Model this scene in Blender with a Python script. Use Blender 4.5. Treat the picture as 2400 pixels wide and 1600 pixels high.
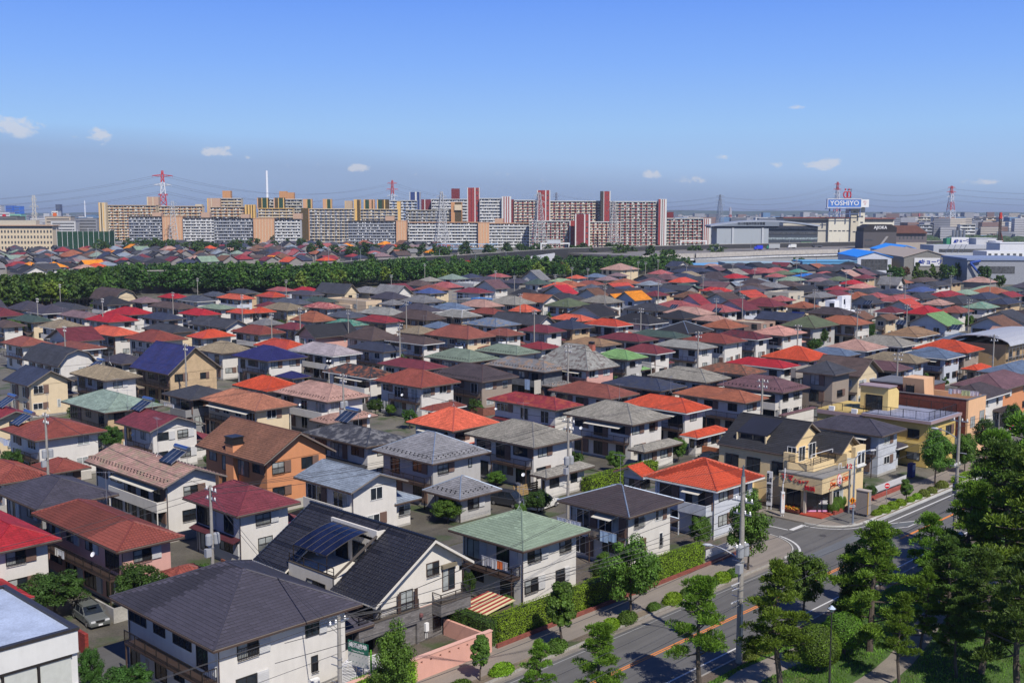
import bpy, math, random
import numpy as np
from mathutils import Vector, Matrix
R = math.radians
D = bpy.data
sc = bpy.context.scene
HAZE = 0.00008
EXPO = 0.0
for o in list(D.objects):
 D.objects.remove(o)
COL = sc.collection
random.seed(7)
# ---------------------------------------------------------------- camera
# World frame: +X runs along the main road, +Y across it, camera on a tenth floor.
F, HZ, CH = 2598.0,503.0,35.0
TILT = math.atan((800 - HZ) / F)
CT, ST = math.cos(TILT), math.sin(TILT)
A = R(44.3)
SA, CA = math.sin(A), math.cos(A)
def to_w(x, y):
 """right/forward of the camera -> world"""
 return x * SA + y * CA, -x * CA + y * SA
def P(px, py, z=0.0):
 """point of the place at height z seen at a photo pixel (2400x1600)"""
 a = (px - 1200) / F
 b = (800 - py) / F
 dy = CT + b * ST
 dz = -ST + b * CT
 k = (z - CH) / dz
 return to_w(a * k, dy * k)
def J(u, v, z=0.0):
 """world -> photo pixel"""
 x = u * SA - v * CA
 y = u * CA + v * SA
 z = z - CH
 d = y * CT - z * ST
 w = y * ST + z * CT
 return 1200 + F * x / d, 800 - F * w / d
def dist(u, v):
 return u * CA + v * SA
cam = D.objects.new('camera', D.cameras.new('camera'))
COL.objects.link(cam)
sc.camera = cam
cam.location = (0,0, CH)
fwd = Vector((CT * CA, CT * SA, -ST))
cam.rotation_euler = fwd.to_track_quat('-Z', 'Y').to_euler()
cam.data.sensor_width = 36
cam.data.lens = 36 * F / 2400
cam.data.clip_start = 1
cam.data.clip_end = 30000
# ---------------------------------------------------------------- light
EL = R(48)
sx, sy = to_w(math.sin(R(27)),-math.cos(R(27)))
SUN = Vector((sx * math.cos(EL), sy * math.cos(EL), math.sin(EL)))
sun = D.objects.new('sun', D.lights.new('sun', 'SUN'))
COL.objects.link(sun)
sun.data.energy = 5.0
sun.data.angle = R(0.53)
sun.data.color = (1.0,0.94,0.86)
sun.rotation_euler = SUN.to_track_quat('Z', 'Y').to_euler()
world = D.worlds.new('World')
sc.world = world
world.use_nodes = True
wt = world.node_tree
wt.nodes.clear()
def N(nt, typ, **kw):
 n = nt.nodes.new(typ)
 for k, v in kw.items():
  if k.startswith('i_'):
   key = k[2:]
   key = int(key) if key.isdigit() else key.replace('_', ' ')
   n.inputs[key].default_value = v
  else:
   setattr(n, k, v)
 return n
def M(nt, op, a, b=None, c=None, clamp=False):
 n = nt.nodes.new('ShaderNodeMath')
 n.operation = op
 n.use_clamp = clamp
 for i, s in enumerate((a, b, c)):
  if s is None:
   continue
  if isinstance(s, (int, float)):
   n.inputs[i].default_value = s
  else:
   nt.links.new(s, n.inputs[i])
 return n.outputs[0]
BGS = 0.08
def make_world():
 L = wt.links
 sky = N(wt, 'ShaderNodeTexSky')
 sky.sky_type = 'NISHITA'
 sky.sun_disc = False
 sky.sun_elevation = EL
 sky.sun_rotation = math.atan2(SUN.x, SUN.y)
 sky.altitude = 30
 sky.air_density = 1.15
 sky.dust_density = 0.35
 sky.ozone_density = 1.6
 tc = N(wt, 'ShaderNodeTexCoord')
 sep = N(wt, 'ShaderNodeSeparateXYZ')
 L.new(tc.outputs['Generated'], sep.inputs[0])
 x, y, z = sep.outputs
 # azimuth measured from the main view direction, elevation in radians
 az0 = math.atan2(SA, CA)
 az = M(wt, 'SUBTRACT', az0, M(wt, 'ARCTAN2', y, x))
 el = M(wt, 'ARCSINE', z)
 cmb = N(wt, 'ShaderNodeCombineXYZ')
 L.new(az, cmb.inputs[0])
 L.new(M(wt, 'MULTIPLY', el, 2.0), cmb.inputs[1])
 n1 = N(wt, 'ShaderNodeTexNoise', i_Scale=34.0, i_Detail=7.0, i_Roughness=0.6)
 L.new(cmb.outputs[0], n1.inputs['Vector'])
 nz = M(wt, 'SUBTRACT', n1.outputs[0], 0.5)
 # cumulus clouds low over the horizon: photo x, y, half width, half height, strength
 cl = [(45,318,62,26,1),(240,334,30,20,.9),(185,340,40,9,.45),(345,352,40,10,.45),
  (515,362,46,15,.9),(428,356,60,12,.4),(583,373,12,8,.7),(750,387,16,8,.6),
  (850,396,42,12,.8),(975,410,20,7,.55),(1183,410,40,9,.45),(1290,421,30,9,.5),(1240,386,50,12,.28),
  (1523,411,27,14,.95),(1617,425,40,12,.75),(1866,266,30,17,.55),(1680,372,38,11,.6),
  (1640,357,30,8,.35),(1925,390,50,18,.85),(1815,390,36,10,.45),(1970,360,36,8,.35),
  (2290,432,46,11,.8),(2150,443,22,7,.5),(2060,395,30,7,.3),(1370,440,60,9,.3),
  (1760,452,120,8,.3),(1100,432,90,9,.3),(680,392,60,9,.25)]
 tot = None
 for (px, py, hw, hh, s) in cl:
  a = math.atan((px - 1200) / (F / CT))
  e = math.atan((HZ - py) / F * CT)
  da = M(wt, 'DIVIDE', M(wt, 'SUBTRACT', az, a), hw * 1.25 / F)
  de = M(wt, 'DIVIDE', M(wt, 'SUBTRACT', el, e), hh * 1.25 / F)
  r = M(wt, 'ADD', M(wt, 'MULTIPLY', da, da), M(wt, 'MULTIPLY', de, de))
  f = M(wt, 'MULTIPLY', M(wt, 'SUBTRACT', 1.0, r, clamp=True), s)
  tot = f if tot is None else M(wt, 'MAXIMUM', tot, f)
 cmb2 = N(wt, 'ShaderNodeCombineXYZ')
 L.new(az, cmb2.inputs[0])
 L.new(M(wt, 'MULTIPLY', el, 1.7), cmb2.inputs[1])
 n3 = N(wt, 'ShaderNodeTexNoise', i_Scale=62.0, i_Detail=9.0, i_Roughness=0.62, i_Distortion=.4)
 L.new(cmb2.outputs[0], n3.inputs['Vector'])
 thr = M(wt, 'SUBTRACT', .72, M(wt, 'MULTIPLY', tot, .42))
 cloud = M(wt, 'MULTIPLY', M(wt, 'SUBTRACT', n3.outputs[0], thr),7.0, clamp=True)
 cloud = M(wt, 'MULTIPLY', cloud, M(wt, 'MULTIPLY', tot, 2.0, clamp=True))
 mixc = N(wt, 'ShaderNodeMix', data_type='RGBA')
 L.new(M(wt, 'MULTIPLY', cloud, 0.6), mixc.inputs[0])
 mixc.inputs[7].default_value = (.74 / BGS, .73 / BGS, .76 / BGS, 1)
 # grey haze bank low in the left half
 n2 = N(wt, 'ShaderNodeTexNoise', i_Scale=5.0, i_Detail=3.0)
 L.new(cmb.outputs[0], n2.inputs['Vector'])
 top = M(wt, 'SUBTRACT', 0.078, M(wt, 'MULTIPLY', M(wt, 'ADD', az, 0.42),0.062))
 hz = M(wt, 'MULTIPLY', M(wt, 'SUBTRACT', M(wt, 'ADD', top, M(wt, 'MULTIPLY', M(wt, 'SUBTRACT', n2.outputs[0], .5),.02)), el),40.0, clamp=True)
 hzf = M(wt, 'MULTIPLY', hz, 0.6)
 mixh = N(wt, 'ShaderNodeMix', data_type='RGBA')
 L.new(hzf, mixh.inputs[0])
 # clear-air gradient by elevation laid over the physical sky
 gr = N(wt, 'ShaderNodeValToRGB')
 e_ = gr.color_ramp.elements
 stops = [(0.0,(.31,.44,.68)),(.035,(.37,.55,.86)),(.075,(.335,.58,.97)),(.13,(.225,.455,1.02)),(.20,(.125,.315,.98)),(.30,(.08,.22,.76)),(.5,(.022,.08,.36)),(1.0,(.008,.035,.2))]
 stops = [(a_, tuple(q_ / 2 ** EXPO for q_ in b_)) for a_, b_ in stops]
 e_[0].position, e_[0].color = 0,(*stops[0][1], 1)
 e_[1].position, e_[1].color = 1,(*stops[-1][1], 1)
 for p_, c_ in stops[1:-1]:
  q_ = e_.new(p_)
  q_.color = (*c_, 1)
 L.new(z, gr.inputs[0])
 sc_ = N(wt, 'ShaderNodeVectorMath', operation='SCALE')
 L.new(gr.outputs[0], sc_.inputs[0])
 sc_.inputs['Scale'].default_value = 1 / BGS
 mg = N(wt, 'ShaderNodeMix', data_type='RGBA')
 mg.inputs[0].default_value = .9
 L.new(sky.outputs[0], mg.inputs[6])
 L.new(sc_.outputs[0], mg.inputs[7])
 L.new(mg.outputs[2], mixh.inputs[6])
 mixh.inputs[7].default_value = (.325 / BGS / 1.15,.43 / BGS / 1.15,.66 / BGS / 1.15,1)
 L.new(mixh.outputs[2], mixc.inputs[6])
 bg = N(wt, 'ShaderNodeBackground')
 bg.inputs[1].default_value = BGS
 L.new(mixc.outputs[2], bg.inputs[0])
 out = N(wt, 'ShaderNodeOutputWorld')
 L.new(bg.outputs[0], out.inputs[0])
make_world()
sc.view_settings.view_transform = 'Standard'
sc.view_settings.look = 'None'
sc.view_settings.gamma = 1
sc.view_settings.use_curve_mapping = False
sc.view_settings.exposure = EXPO
sc.cycles.max_bounces = 5
sc.cycles.diffuse_bounces = 1
sc.cycles.glossy_bounces = 2
sc.cycles.transmission_bounces = 3
sc.cycles.volume_bounces = 0
sc.cycles.transparent_max_bounces = 6
# ---------------------------------------------------------------- colours, materials
def lin(c, k=1.0):
 return tuple(min(0.95,((x / 255) / 12.92 if x <= 10 else ((x / 255 + .055) / 1.055) ** 2.4) * k) for x in c)
RC = dict(red=(190,42,52), orange=(226,94,58), salmon=(234,112,82), yorange=(255,158,34), terracotta=(152,78,66),
  rust=(172,104,76), crimson=(158,56,64), maroon=(128,56,66), plum=(120,88,94), pinkbrown=(196,156,142),
  rose=(182,100,100), pink=(220,162,146), mauve=(148,122,126), lavender=(184,174,178), brown=(130,94,74),
  darkbrown=(98,82,78), tan=(158,144,120), tanbrown=(164,132,100), brownblack=(80,70,73), charcoal=(72,74,82),
  black=(50,51,57), navy=(60,68,92), navygrey=(92,98,112), indigo=(80,77,90), slate=(144,144,148),
  steel=(148,160,174), bluegrey=(112,132,160), royal=(56,57,112), blue=(78,98,156), grey=(140,140,142),
  lightgrey=(160,160,154), greytile=(158,154,144), olive=(106,118,88), seagreen=(154,174,150), lime=(138,184,118),
  ltgreen=(160,184,144), teal=(84,148,130), sage=(144,168,146), darkgreen=(78,98,90), moss=(134,150,132),
  greengrey=(148,168,154), sky=(40,140,245), mottled=(186,124,98), redbrown=(154,90,76), cream=(225,205,175),
  browntile=(128,88,70), spotted=(76,70,68), bluetile=(40,54,118), rustred=(176,88,62))
CNAME = dict(red='bright red', orange='bright orange', salmon='salmon orange', yorange='yellow orange', terracotta='terracotta red',
   rust='rust brown', crimson='crimson', maroon='maroon', plum='plum brown', pinkbrown='pinkish brown', rose='dull rose',
   pink='pale pink', mauve='mauve', lavender='lavender grey', brown='brown', darkbrown='dark brown', tan='tan',
   tanbrown='light brown', brownblack='blackish brown', charcoal='charcoal', black='black', navy='navy blue',
   navygrey='blue grey', indigo='dark indigo', slate='slate grey', steel='pale steel blue', bluegrey='grey blue',
   royal='royal blue', blue='mid blue', grey='grey', lightgrey='light grey', greytile='grey kawara', olive='olive green',
   seagreen='sea green', lime='lime green', ltgreen='pale green', teal='teal', sage='sage green', darkgreen='dark green',
   moss='moss green', greengrey='greenish grey', sky='sky blue', mottled='mottled terracotta', redbrown='red brown',
   cream='cream', browntile='ribbed brown', spotted='black and rust speckled', bluetile='glossy blue', rustred='faded orange red')
KR = 0.80
MATS = {}
def newmat(name):
 m = D.materials.new(name)
 m.use_nodes = True
 nt = m.node_tree
 b = nt.nodes['Principled BSDF']
 return m, nt, b
def setc(b, col):
 b.inputs['Base Color'].default_value = (*col[:3], 1)
def mat(kind, col=None, **kw):
 """cached procedural materials; col is linear rgb"""
 key = (kind, col, tuple(sorted(kw.items())))
 if key in MATS:
  return MATS[key]
 m, nt, b = newmat(kind)
 L = nt.links
 col = col or (0.5,0.5,0.5)
 setc(b, col)
 b.inputs['Roughness'].default_value = kw.get('rough', 0.75)
 b.inputs['Metallic'].default_value = kw.get('metal', 0.0)
 tc = N(nt, 'ShaderNodeTexCoord')
 def ramp(src, lo, hi, a=.35, bb=.65):
  mr = N(nt, 'ShaderNodeMapRange')
  mr.inputs[1].default_value = a
  mr.inputs[2].default_value = bb
  mr.inputs[3].default_value = lo
  mr.inputs[4].default_value = hi
  L.new(src, mr.inputs[0])
  return mr.outputs[0]
 def noise(scale, detail=4, vec='Object', sxyz=None, rough=.55):
  n = N(nt, 'ShaderNodeTexNoise', i_Scale=scale, i_Detail=float(detail), i_Roughness=rough)
  src = tc.outputs[vec]
  if sxyz:
   mp = N(nt, 'ShaderNodeMapping')
   mp.inputs['Scale'].default_value = sxyz
   L.new(src, mp.inputs[0])
   src = mp.outputs[0]
  L.new(src, n.inputs['Vector'])
  return n.outputs[0]
 def shade(facs, tint=None, tfac=None, tcol=None):
  """base colour * product of facs, optional mix towards tcol"""
  f = facs[0]
  for g in facs[1:]:
   f = M(nt, 'MULTIPLY', f, g)
  v = N(nt, 'ShaderNodeVectorMath', operation='SCALE')
  if tint is None:
   v.inputs[0].default_value = col[:3]
  else:
   L.new(tint, v.inputs[0])
  L.new(f, v.inputs['Scale'])
  o = v.outputs[0]
  if tfac is not None:
   mx = N(nt, 'ShaderNodeMix', data_type='RGBA')
   L.new(tfac, mx.inputs[0])
   L.new(o, mx.inputs[6])
   mx.inputs[7].default_value = (*tcol[:3], 1)
   o = mx.outputs[2]
  L.new(o, b.inputs['Base Color'])
  return o
 def bump(h, strength, distance):
  bp = N(nt, 'ShaderNodeBump')
  bp.inputs['Strength'].default_value = strength
  bp.inputs['Distance'].default_value = distance
  L.new(h, bp.inputs['Height'])
  L.new(bp.outputs[0], b.inputs['Normal'])
 if kind in ('slate', 'kawara', 'metalroof'):
  rnd = N(nt, 'ShaderNodeObjectInfo').outputs['Random']
  big = ramp(noise(0.35,5),0.80,1.16,.3,.7)
  fine = ramp(noise(5.0,6),0.80,1.16,.3,.7)
  streak = ramp(noise(1.0,4, 'UV', (1.6,.22,1)),.86,1.1,.3,.7)
  br = N(nt, 'ShaderNodeTexBrick')
  br.offset = 0.5 if kind == 'slate' else 0.0
  w, h = (0.9,0.3) if kind == 'slate' else ((0.3,0.32) if kind == 'kawara' else (0.45,4.0))
  br.inputs['Brick Width'].default_value = w
  br.inputs['Row Height'].default_value = h
  br.inputs['Scale'].default_value = 1.0
  br.inputs['Mortar Size'].default_value = 0.014 if kind != 'metalroof' else 0.02
  br.inputs['Mortar Smooth'].default_value = .3
  br.inputs['Color1'].default_value = (.80,.80,.80,1)
  br.inputs['Color2'].default_value = (1.12,1.12,1.12,1)
  br.inputs['Mortar'].default_value = (.45,.45,.45,1)
  L.new(tc.outputs['UV'], br.inputs['Vector'])
  sp = N(nt, 'ShaderNodeSeparateColor')
  L.new(br.outputs[0], sp.inputs[0])
  rv = M(nt, 'ADD', M(nt, 'MULTIPLY', rnd, .22),.89)
  facs = [big, fine, streak, sp.outputs[0], rv]
  if kw.get('indiv'):
   facs = [big, fine, M(nt, 'MULTIPLY', rv, .88)]
  sec = kw.get('col2')
  if sec:
   tf = ramp(noise(kw.get('s2', 1.2),5),0.0, kw.get('a2', .8), kw.get('lo2', .48),.62)
   shade(facs, None, tf, sec)
  else:
   lich = ramp(noise(9.0,5),0.0,.35,.58,.74)
   shade(facs, None, lich, tuple(min(.6, c * 1.25 + .03) for c in col))
  bump(M(nt, 'ADD', M(nt, 'MULTIPLY', br.outputs['Fac'], -1.0), M(nt, 'MULTIPLY', noise(14,3),.3)),.5,.02)
 elif kind == 'stucco':
  a = ramp(noise(0.9,5),.94,1.03,.3,.7)
  s = ramp(noise(1.0,5, 'Object', (2.2,2.2,.3)),.955,1.01,.32,.6)
  g = ramp(noise(22,3),.94,1.04,.3,.7)
  shade([a, s, g])
  bump(noise(60,3),.25,.01)
 elif kind in ('brick', 'siding', 'stonetile'):
  w, h = {'brick': (.24,.08), 'siding': (3.6,.16), 'stonetile': (.6,.13)}[kind]
  geo = N(nt, 'ShaderNodeNewGeometry')
  sn = N(nt, 'ShaderNodeSeparateXYZ')
  L.new(geo.outputs['Normal'], sn.inputs[0])
  so = N(nt, 'ShaderNodeSeparateXYZ')
  L.new(tc.outputs['Object'], so.inputs[0])
  cb = N(nt, 'ShaderNodeCombineXYZ')
  L.new(M(nt, 'ADD', so.outputs[0], so.outputs[1]), cb.inputs[0])
  L.new(so.outputs[2], cb.inputs[1])
  br = N(nt, 'ShaderNodeTexBrick')
  br.inputs['Brick Width'].default_value = w
  br.inputs['Row Height'].default_value = h
  br.inputs['Scale'].default_value = 1.0
  br.inputs['Mortar Size'].default_value = .01
  br.inputs['Color1'].default_value = (.72,.72,.72,1)
  br.inputs['Color2'].default_value = (1.2,1.2,1.2,1)
  if kind == 'siding':
   br.inputs['Color1'].default_value = (.95,.95,.95,1)
   br.inputs['Color2'].default_value = (1.03,1.03,1.03,1)
  br.inputs['Mortar'].default_value = (.6,.6,.6,1)
  L.new(cb.outputs[0], br.inputs['Vector'])
  sp = N(nt, 'ShaderNodeSeparateColor')
  L.new(br.outputs[0], sp.inputs[0])
  shade([ramp(noise(1.5,4),.88,1.1,.3,.7), sp.outputs[0]])
  bump(br.outputs['Fac'], -.4,.01)
 elif kind == 'glass':
  b.inputs['Roughness'].default_value = .06
  b.inputs['IOR'].default_value = 1.5
  shade([ramp(noise(.8,2),.6,1.5,.3,.7)])
 elif kind == 'asphalt':
  a = ramp(noise(.16,6),.86,1.12,.3,.7)
  g = ramp(noise(35,4),.78,1.22,.3,.7)
  st = ramp(noise(1.0,5, 'Object', (.12,1.6,1)),.88,1.06,.35,.65)
  shade([a, g, st])
  bump(noise(60,2),.3,.01)
 elif kind == 'concrete':
  shade([ramp(noise(.5,6),.8,1.14,.3,.7), ramp(noise(8,5),.84,1.12,.3,.7)])
  bump(noise(30,3),.2,.01)
 elif kind == 'soil':
  shade([ramp(noise(.3,6),.7,1.2,.3,.7), ramp(noise(7,6),.7,1.25,.3,.7)], None,
   ramp(noise(.22,4),0,.8,.52,.62),(.045,.075,.02))
  bump(noise(6,4),.5,.05)
 elif kind == 'grass':
  shade([ramp(noise(.25,6),.7,1.25,.3,.7), ramp(noise(9,6),.55,1.35,.3,.7)], None,
   ramp(noise(.35,5),0,.5,.56,.68),(.16,.15,.05))
  bump(noise(14,5),.8,.08)
 elif kind in ('leaf', 'needle'):
  oi = N(nt, 'ShaderNodeObjectInfo').outputs['Random']
  n1 = ramp(noise(kw.get('sc', .9),3, 'Object'),.62,1.42,.32,.68)
  geo = N(nt, 'ShaderNodeNewGeometry')
  ri = M(nt, 'ADD', M(nt, 'MULTIPLY', geo.outputs['Random Per Island'], .7),.62)
  o = M(nt, 'ADD', M(nt, 'MULTIPLY', oi, .4),.8)
  hs = N(nt, 'ShaderNodeHueSaturation')
  L.new(M(nt, 'ADD', M(nt, 'MULTIPLY', oi, .03),.485), hs.inputs['Hue'])
  hs.inputs['Color'].default_value = (*col, 1)
  c = shade([n1, ri, o], hs.outputs[0])
  tr = N(nt, 'ShaderNodeBsdfTranslucent')
  L.new(c, tr.inputs[0])
  mx = N(nt, 'ShaderNodeMixShader')
  mx.inputs[0].default_value = .32
  L.new(b.outputs[0], mx.inputs[1])
  L.new(tr.outputs[0], mx.inputs[2])
  L.new(mx.outputs[0], nt.nodes['Material Output'].inputs[0])
  b.inputs['Roughness'].default_value = .55
  b.inputs['Specular IOR Level'].default_value = .3
 elif kind == 'bark':
  shade([ramp(noise(3,6),.6,1.3,.3,.7)])
  bump(noise(12,5),.7,.05)
 elif kind == 'paint':
  shade([ramp(noise(2.5,4),.93,1.04,.3,.7)])
 elif kind == 'metal':
  b.inputs['Metallic'].default_value = kw.get('metal', .8)
  b.inputs['Roughness'].default_value = kw.get('rough', .4)
  shade([ramp(noise(3,4),.85,1.1,.3,.7)])
 elif kind == 'noisybldg':
  oi = N(nt, 'ShaderNodeObjectInfo').outputs['Random']
  shade([ramp(noise(.05,3),.85,1.1,.3,.7)])
 MATS[key] = m
 return m
def srgb(r, g, b, k=0.8):
 return lin((r, g, b), k)
PAINT = lambda r, g, b, k=.8, **kw: mat('paint', srgb(r, g, b, k), **kw)
M_GLASS = mat('glass', (.018,.024,.032))
M_GLASSC = mat('glass', (.30,.32,.31))
M_FRAME_D = mat('paint', (.020,.017,.016), rough=.45)
M_FRAME_W = mat('paint', (.72,.72,.70), rough=.5)
M_FRAME_B = mat('paint', (.07,.045,.035), rough=.5)
M_SHUT = mat('paint', (.17,.105,.08), rough=.6)
M_SHUTW = mat('paint', (.55,.55,.54), rough=.6)
M_RAIL = mat('metal', (.05,.042,.04), rough=.4, metal=.5)
M_WHITEM = mat('metal', (.7,.7,.7), rough=.35, metal=.2)
M_STEEL = mat('metal', (.45,.46,.48), rough=.4, metal=.7)
M_CONC = mat('concrete', (.40,.385,.35))
M_CONCD = mat('concrete', (.24,.235,.22))
M_POLE = mat('concrete', (.30,.28,.25))
M_BLACK = mat('paint', (.015,.015,.016), rough=.4)
M_WIRE = mat('paint', (.035,.035,.04), rough=.6)
M_INS = mat('paint', (.75,.74,.72), rough=.2)
M_SOFFIT = mat('paint', (.20,.17,.145), rough=.8)
M_WHITE = mat('paint', (.78,.78,.77))
M_DISH = mat('paint', (.74,.75,.76), rough=.4)
# ---------------------------------------------------------------- meshes
class MB:
 def __init__(s):
  s.v = []
  s.f = []
  s.uv = []
  s.has = False
 def quad(s, a, b, c, d, uv=None):
  n = len(s.v)
  s.v += [a, b, c, d]
  s.f.append((n, n + 1, n + 2, n + 3))
  s.uv.append(uv)
  return s
 def poly(s, pts, uv=None):
  n = len(s.v)
  s.v += list(pts)
  s.f.append(tuple(range(n, n + len(pts))))
  s.uv.append(uv)
  return s
 def box(s, x0, y0, z0, x1, y1, z1):
  n = len(s.v)
  s.v += [(x0, y0, z0),(x1, y0, z0),(x1, y1, z0),(x0, y1, z0),(x0, y0, z1),(x1, y0, z1),(x1, y1, z1),(x0, y1, z1)]
  for f in ((0,3,2,1),(4,5,6,7),(0,1,5,4),(1,2,6,5),(2,3,7,6),(3,0,4,7)):
   s.f.append(tuple(n + i for i in f))
   s.uv.append(None)
  return s
 def prism(s, pts, off):
  """closed prism: polygon pts shifted by off"""
  n = len(pts)
  top = [tuple(p) for p in pts]
  bot = [(p[0] + off[0], p[1] + off[1], p[2] + off[2]) for p in pts]
  k = len(s.v)
  s.v += top + bot
  s.f.append(tuple(range(k, k + n)))
  s.f.append(tuple(range(k + 2 * n - 1, k + n - 1,-1)))
  for i in range(n):
   j = (i + 1) % n
   s.f.append((k + j, k + i, k + n + i, k + n + j))
  s.uv += [None] * (n + 2)
  return s
 def tube(s, a, b, r0, r1=None, n=6, cap=True):
  r1 = r0 if r1 is None else r1
  a, b = Vector(a), Vector(b)
  d = (b - a)
  if d.length < 1e-6:
   return s
  q = d.to_track_quat('Z', 'Y')
  k = len(s.v)
  for (p, r) in ((a, r0),(b, r1)):
   for i in range(n):
    t = 2 * math.pi * i / n
    s.v.append(tuple(p + q @ Vector((r * math.cos(t), r * math.sin(t),0))))
  for i in range(n):
   j = (i + 1) % n
   s.f.append((k + i, k + j, k + n + j, k + n + i))
   s.uv.append(None)
  if cap and n > 2:
   s.f.append(tuple(k + n + i for i in range(n)))
   s.f.append(tuple(k + i for i in reversed(range(n))))
   s.uv += [None, None]
  return s
 def path(s, pts, r, n=5):
  for i in range(len(pts) - 1):
   s.tube(pts[i], pts[i + 1], r, r, n, cap=(i in (0, len(pts) - 2)))
  return s
 def lathe(s, prof, c=(0,0,0), n=14, sc=(1,1)):
  k = len(s.v)
  for (r, z) in prof:
   for i in range(n):
    t = 2 * math.pi * i / n
    s.v.append((c[0] + r * sc[0] * math.cos(t), c[1] + r * sc[1] * math.sin(t), c[2] + z))
  for j in range(len(prof) - 1):
   for i in range(n):
    i2 = (i + 1) % n
    s.f.append((k + j * n + i, k + j * n + i2, k + (j + 1) * n + i2, k + (j + 1) * n + i))
    s.uv.append(None)
  s.f.append(tuple(k + (len(prof) - 1) * n + i for i in range(n)))
  s.f.append(tuple(k + i for i in reversed(range(n))))
  s.uv += [None, None]
  return s
 def mesh(s, name, m=None, smooth=False):
  me = D.meshes.new(name)
  me.from_pydata([tuple(p) for p in s.v], [], s.f)
  if any(u is not None for u in s.uv):
   ul = me.uv_layers.new(name='uv')
   dat = []
   for f, u in zip(s.f, s.uv):
    if u is None:
     dat += [0.0,0.0] * len(f)
    else:
     for p in u:
      dat += [p[0], p[1]]
   ul.data.foreach_set('uv', dat)
  if m:
   me.materials.append(m)
  if smooth:
   me.polygons.foreach_set('use_smooth', [True] * len(me.polygons))
  me.update()
  return me
LABELS = {}
def tag(o, label=None, cat=None, group=None, kind=None):
 if label:
  o['label'] = label
  LABELS.setdefault(label, []).append(o)
 if cat:
  o['category'] = cat
 if group:
  o['group'] = group
 if kind:
  o['kind'] = kind
 return o
def put(name, data, parent=None, loc=None, rot=None, mtx=None):
 o = D.objects.new(name, data)
 COL.objects.link(o)
 if parent is not None:
  o.parent = parent
 if mtx is not None:
  o.matrix_local = mtx
 else:
  if loc is not None:
   o.location = loc
  if rot:
   o.rotation_euler = (0,0, rot) if isinstance(rot, (int, float)) else rot
 return o
def obj(name, mb, m, parent=None, smooth=False, **kw):
 return put(name, mb.mesh(name, m, smooth), parent, **kw)
def root(name, label, cat, loc, rot=0, group=None, scale=None):
 o = put(name, None, None, loc, rot)
 o.empty_display_size = 1
 if scale:
  o.scale = (scale,) * 3 if isinstance(scale, (int, float)) else scale
 return tag(o, label, cat, group)
def np_quads(name, V4, m, smooth=False):
 """V4: (N,4,3) array -> mesh of loose quads"""
 n = len(V4)
 me = D.meshes.new(name)
 me.vertices.add(n * 4)
 me.vertices.foreach_set('co', V4.reshape(-1).astype(np.float32))
 me.loops.add(n * 4)
 me.loops.foreach_set('vertex_index', np.arange(n * 4, dtype=np.int32))
 me.polygons.add(n)
 me.polygons.foreach_set('loop_start', np.arange(0, n * 4,4, dtype=np.int32))
 me.polygons.foreach_set('loop_total', np.full(n, 4, dtype=np.int32))
 me.update(calc_edges=True)
 me.validate()
 if m:
  me.materials.append(m)
 return me
def copy_tree(src, label=None, loc=None, rot=None, scale=None):
 c = src.copy()
 COL.objects.link(c)
 if loc is not None:
  c.location = loc
 if rot is not None:
  c.rotation_euler = (0,0, rot)
 if scale is not None:
  c.scale = (scale,) * 3 if isinstance(scale, (int, float)) else scale
 if label:
  c['label'] = label
  LABELS.setdefault(label, []).append(c)
 for ch in src.children:
  d = ch.copy()
  COL.objects.link(d)
  d.parent = c
  for g in ch.children:
   e = g.copy()
   COL.objects.link(e)
   e.parent = d
 return c
def text_mesh(s, size, m, depth=.02, sx=1.0, bold=0.0):
 cu = D.curves.new('t', 'FONT')
 cu.body = s
 cu.size = size
 cu.extrude = depth
 cu.offset = bold
 cu.align_x = 'CENTER'
 cu.align_y = 'CENTER'
 cu.resolution_u = 2
 o = D.objects.new('t', cu)
 COL.objects.link(o)
 dg = bpy.context.evaluated_depsgraph_get()
 me = D.meshes.new_from_object(o.evaluated_get(dg))
 D.objects.remove(o)
 me.materials.clear()
 me.materials.append(m)
 if sx != 1:
  me.transform(Matrix.Diagonal((sx, 1,1,1)))
 me.transform(Matrix.Rotation(R(90),4, 'X'))
 return me
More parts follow.
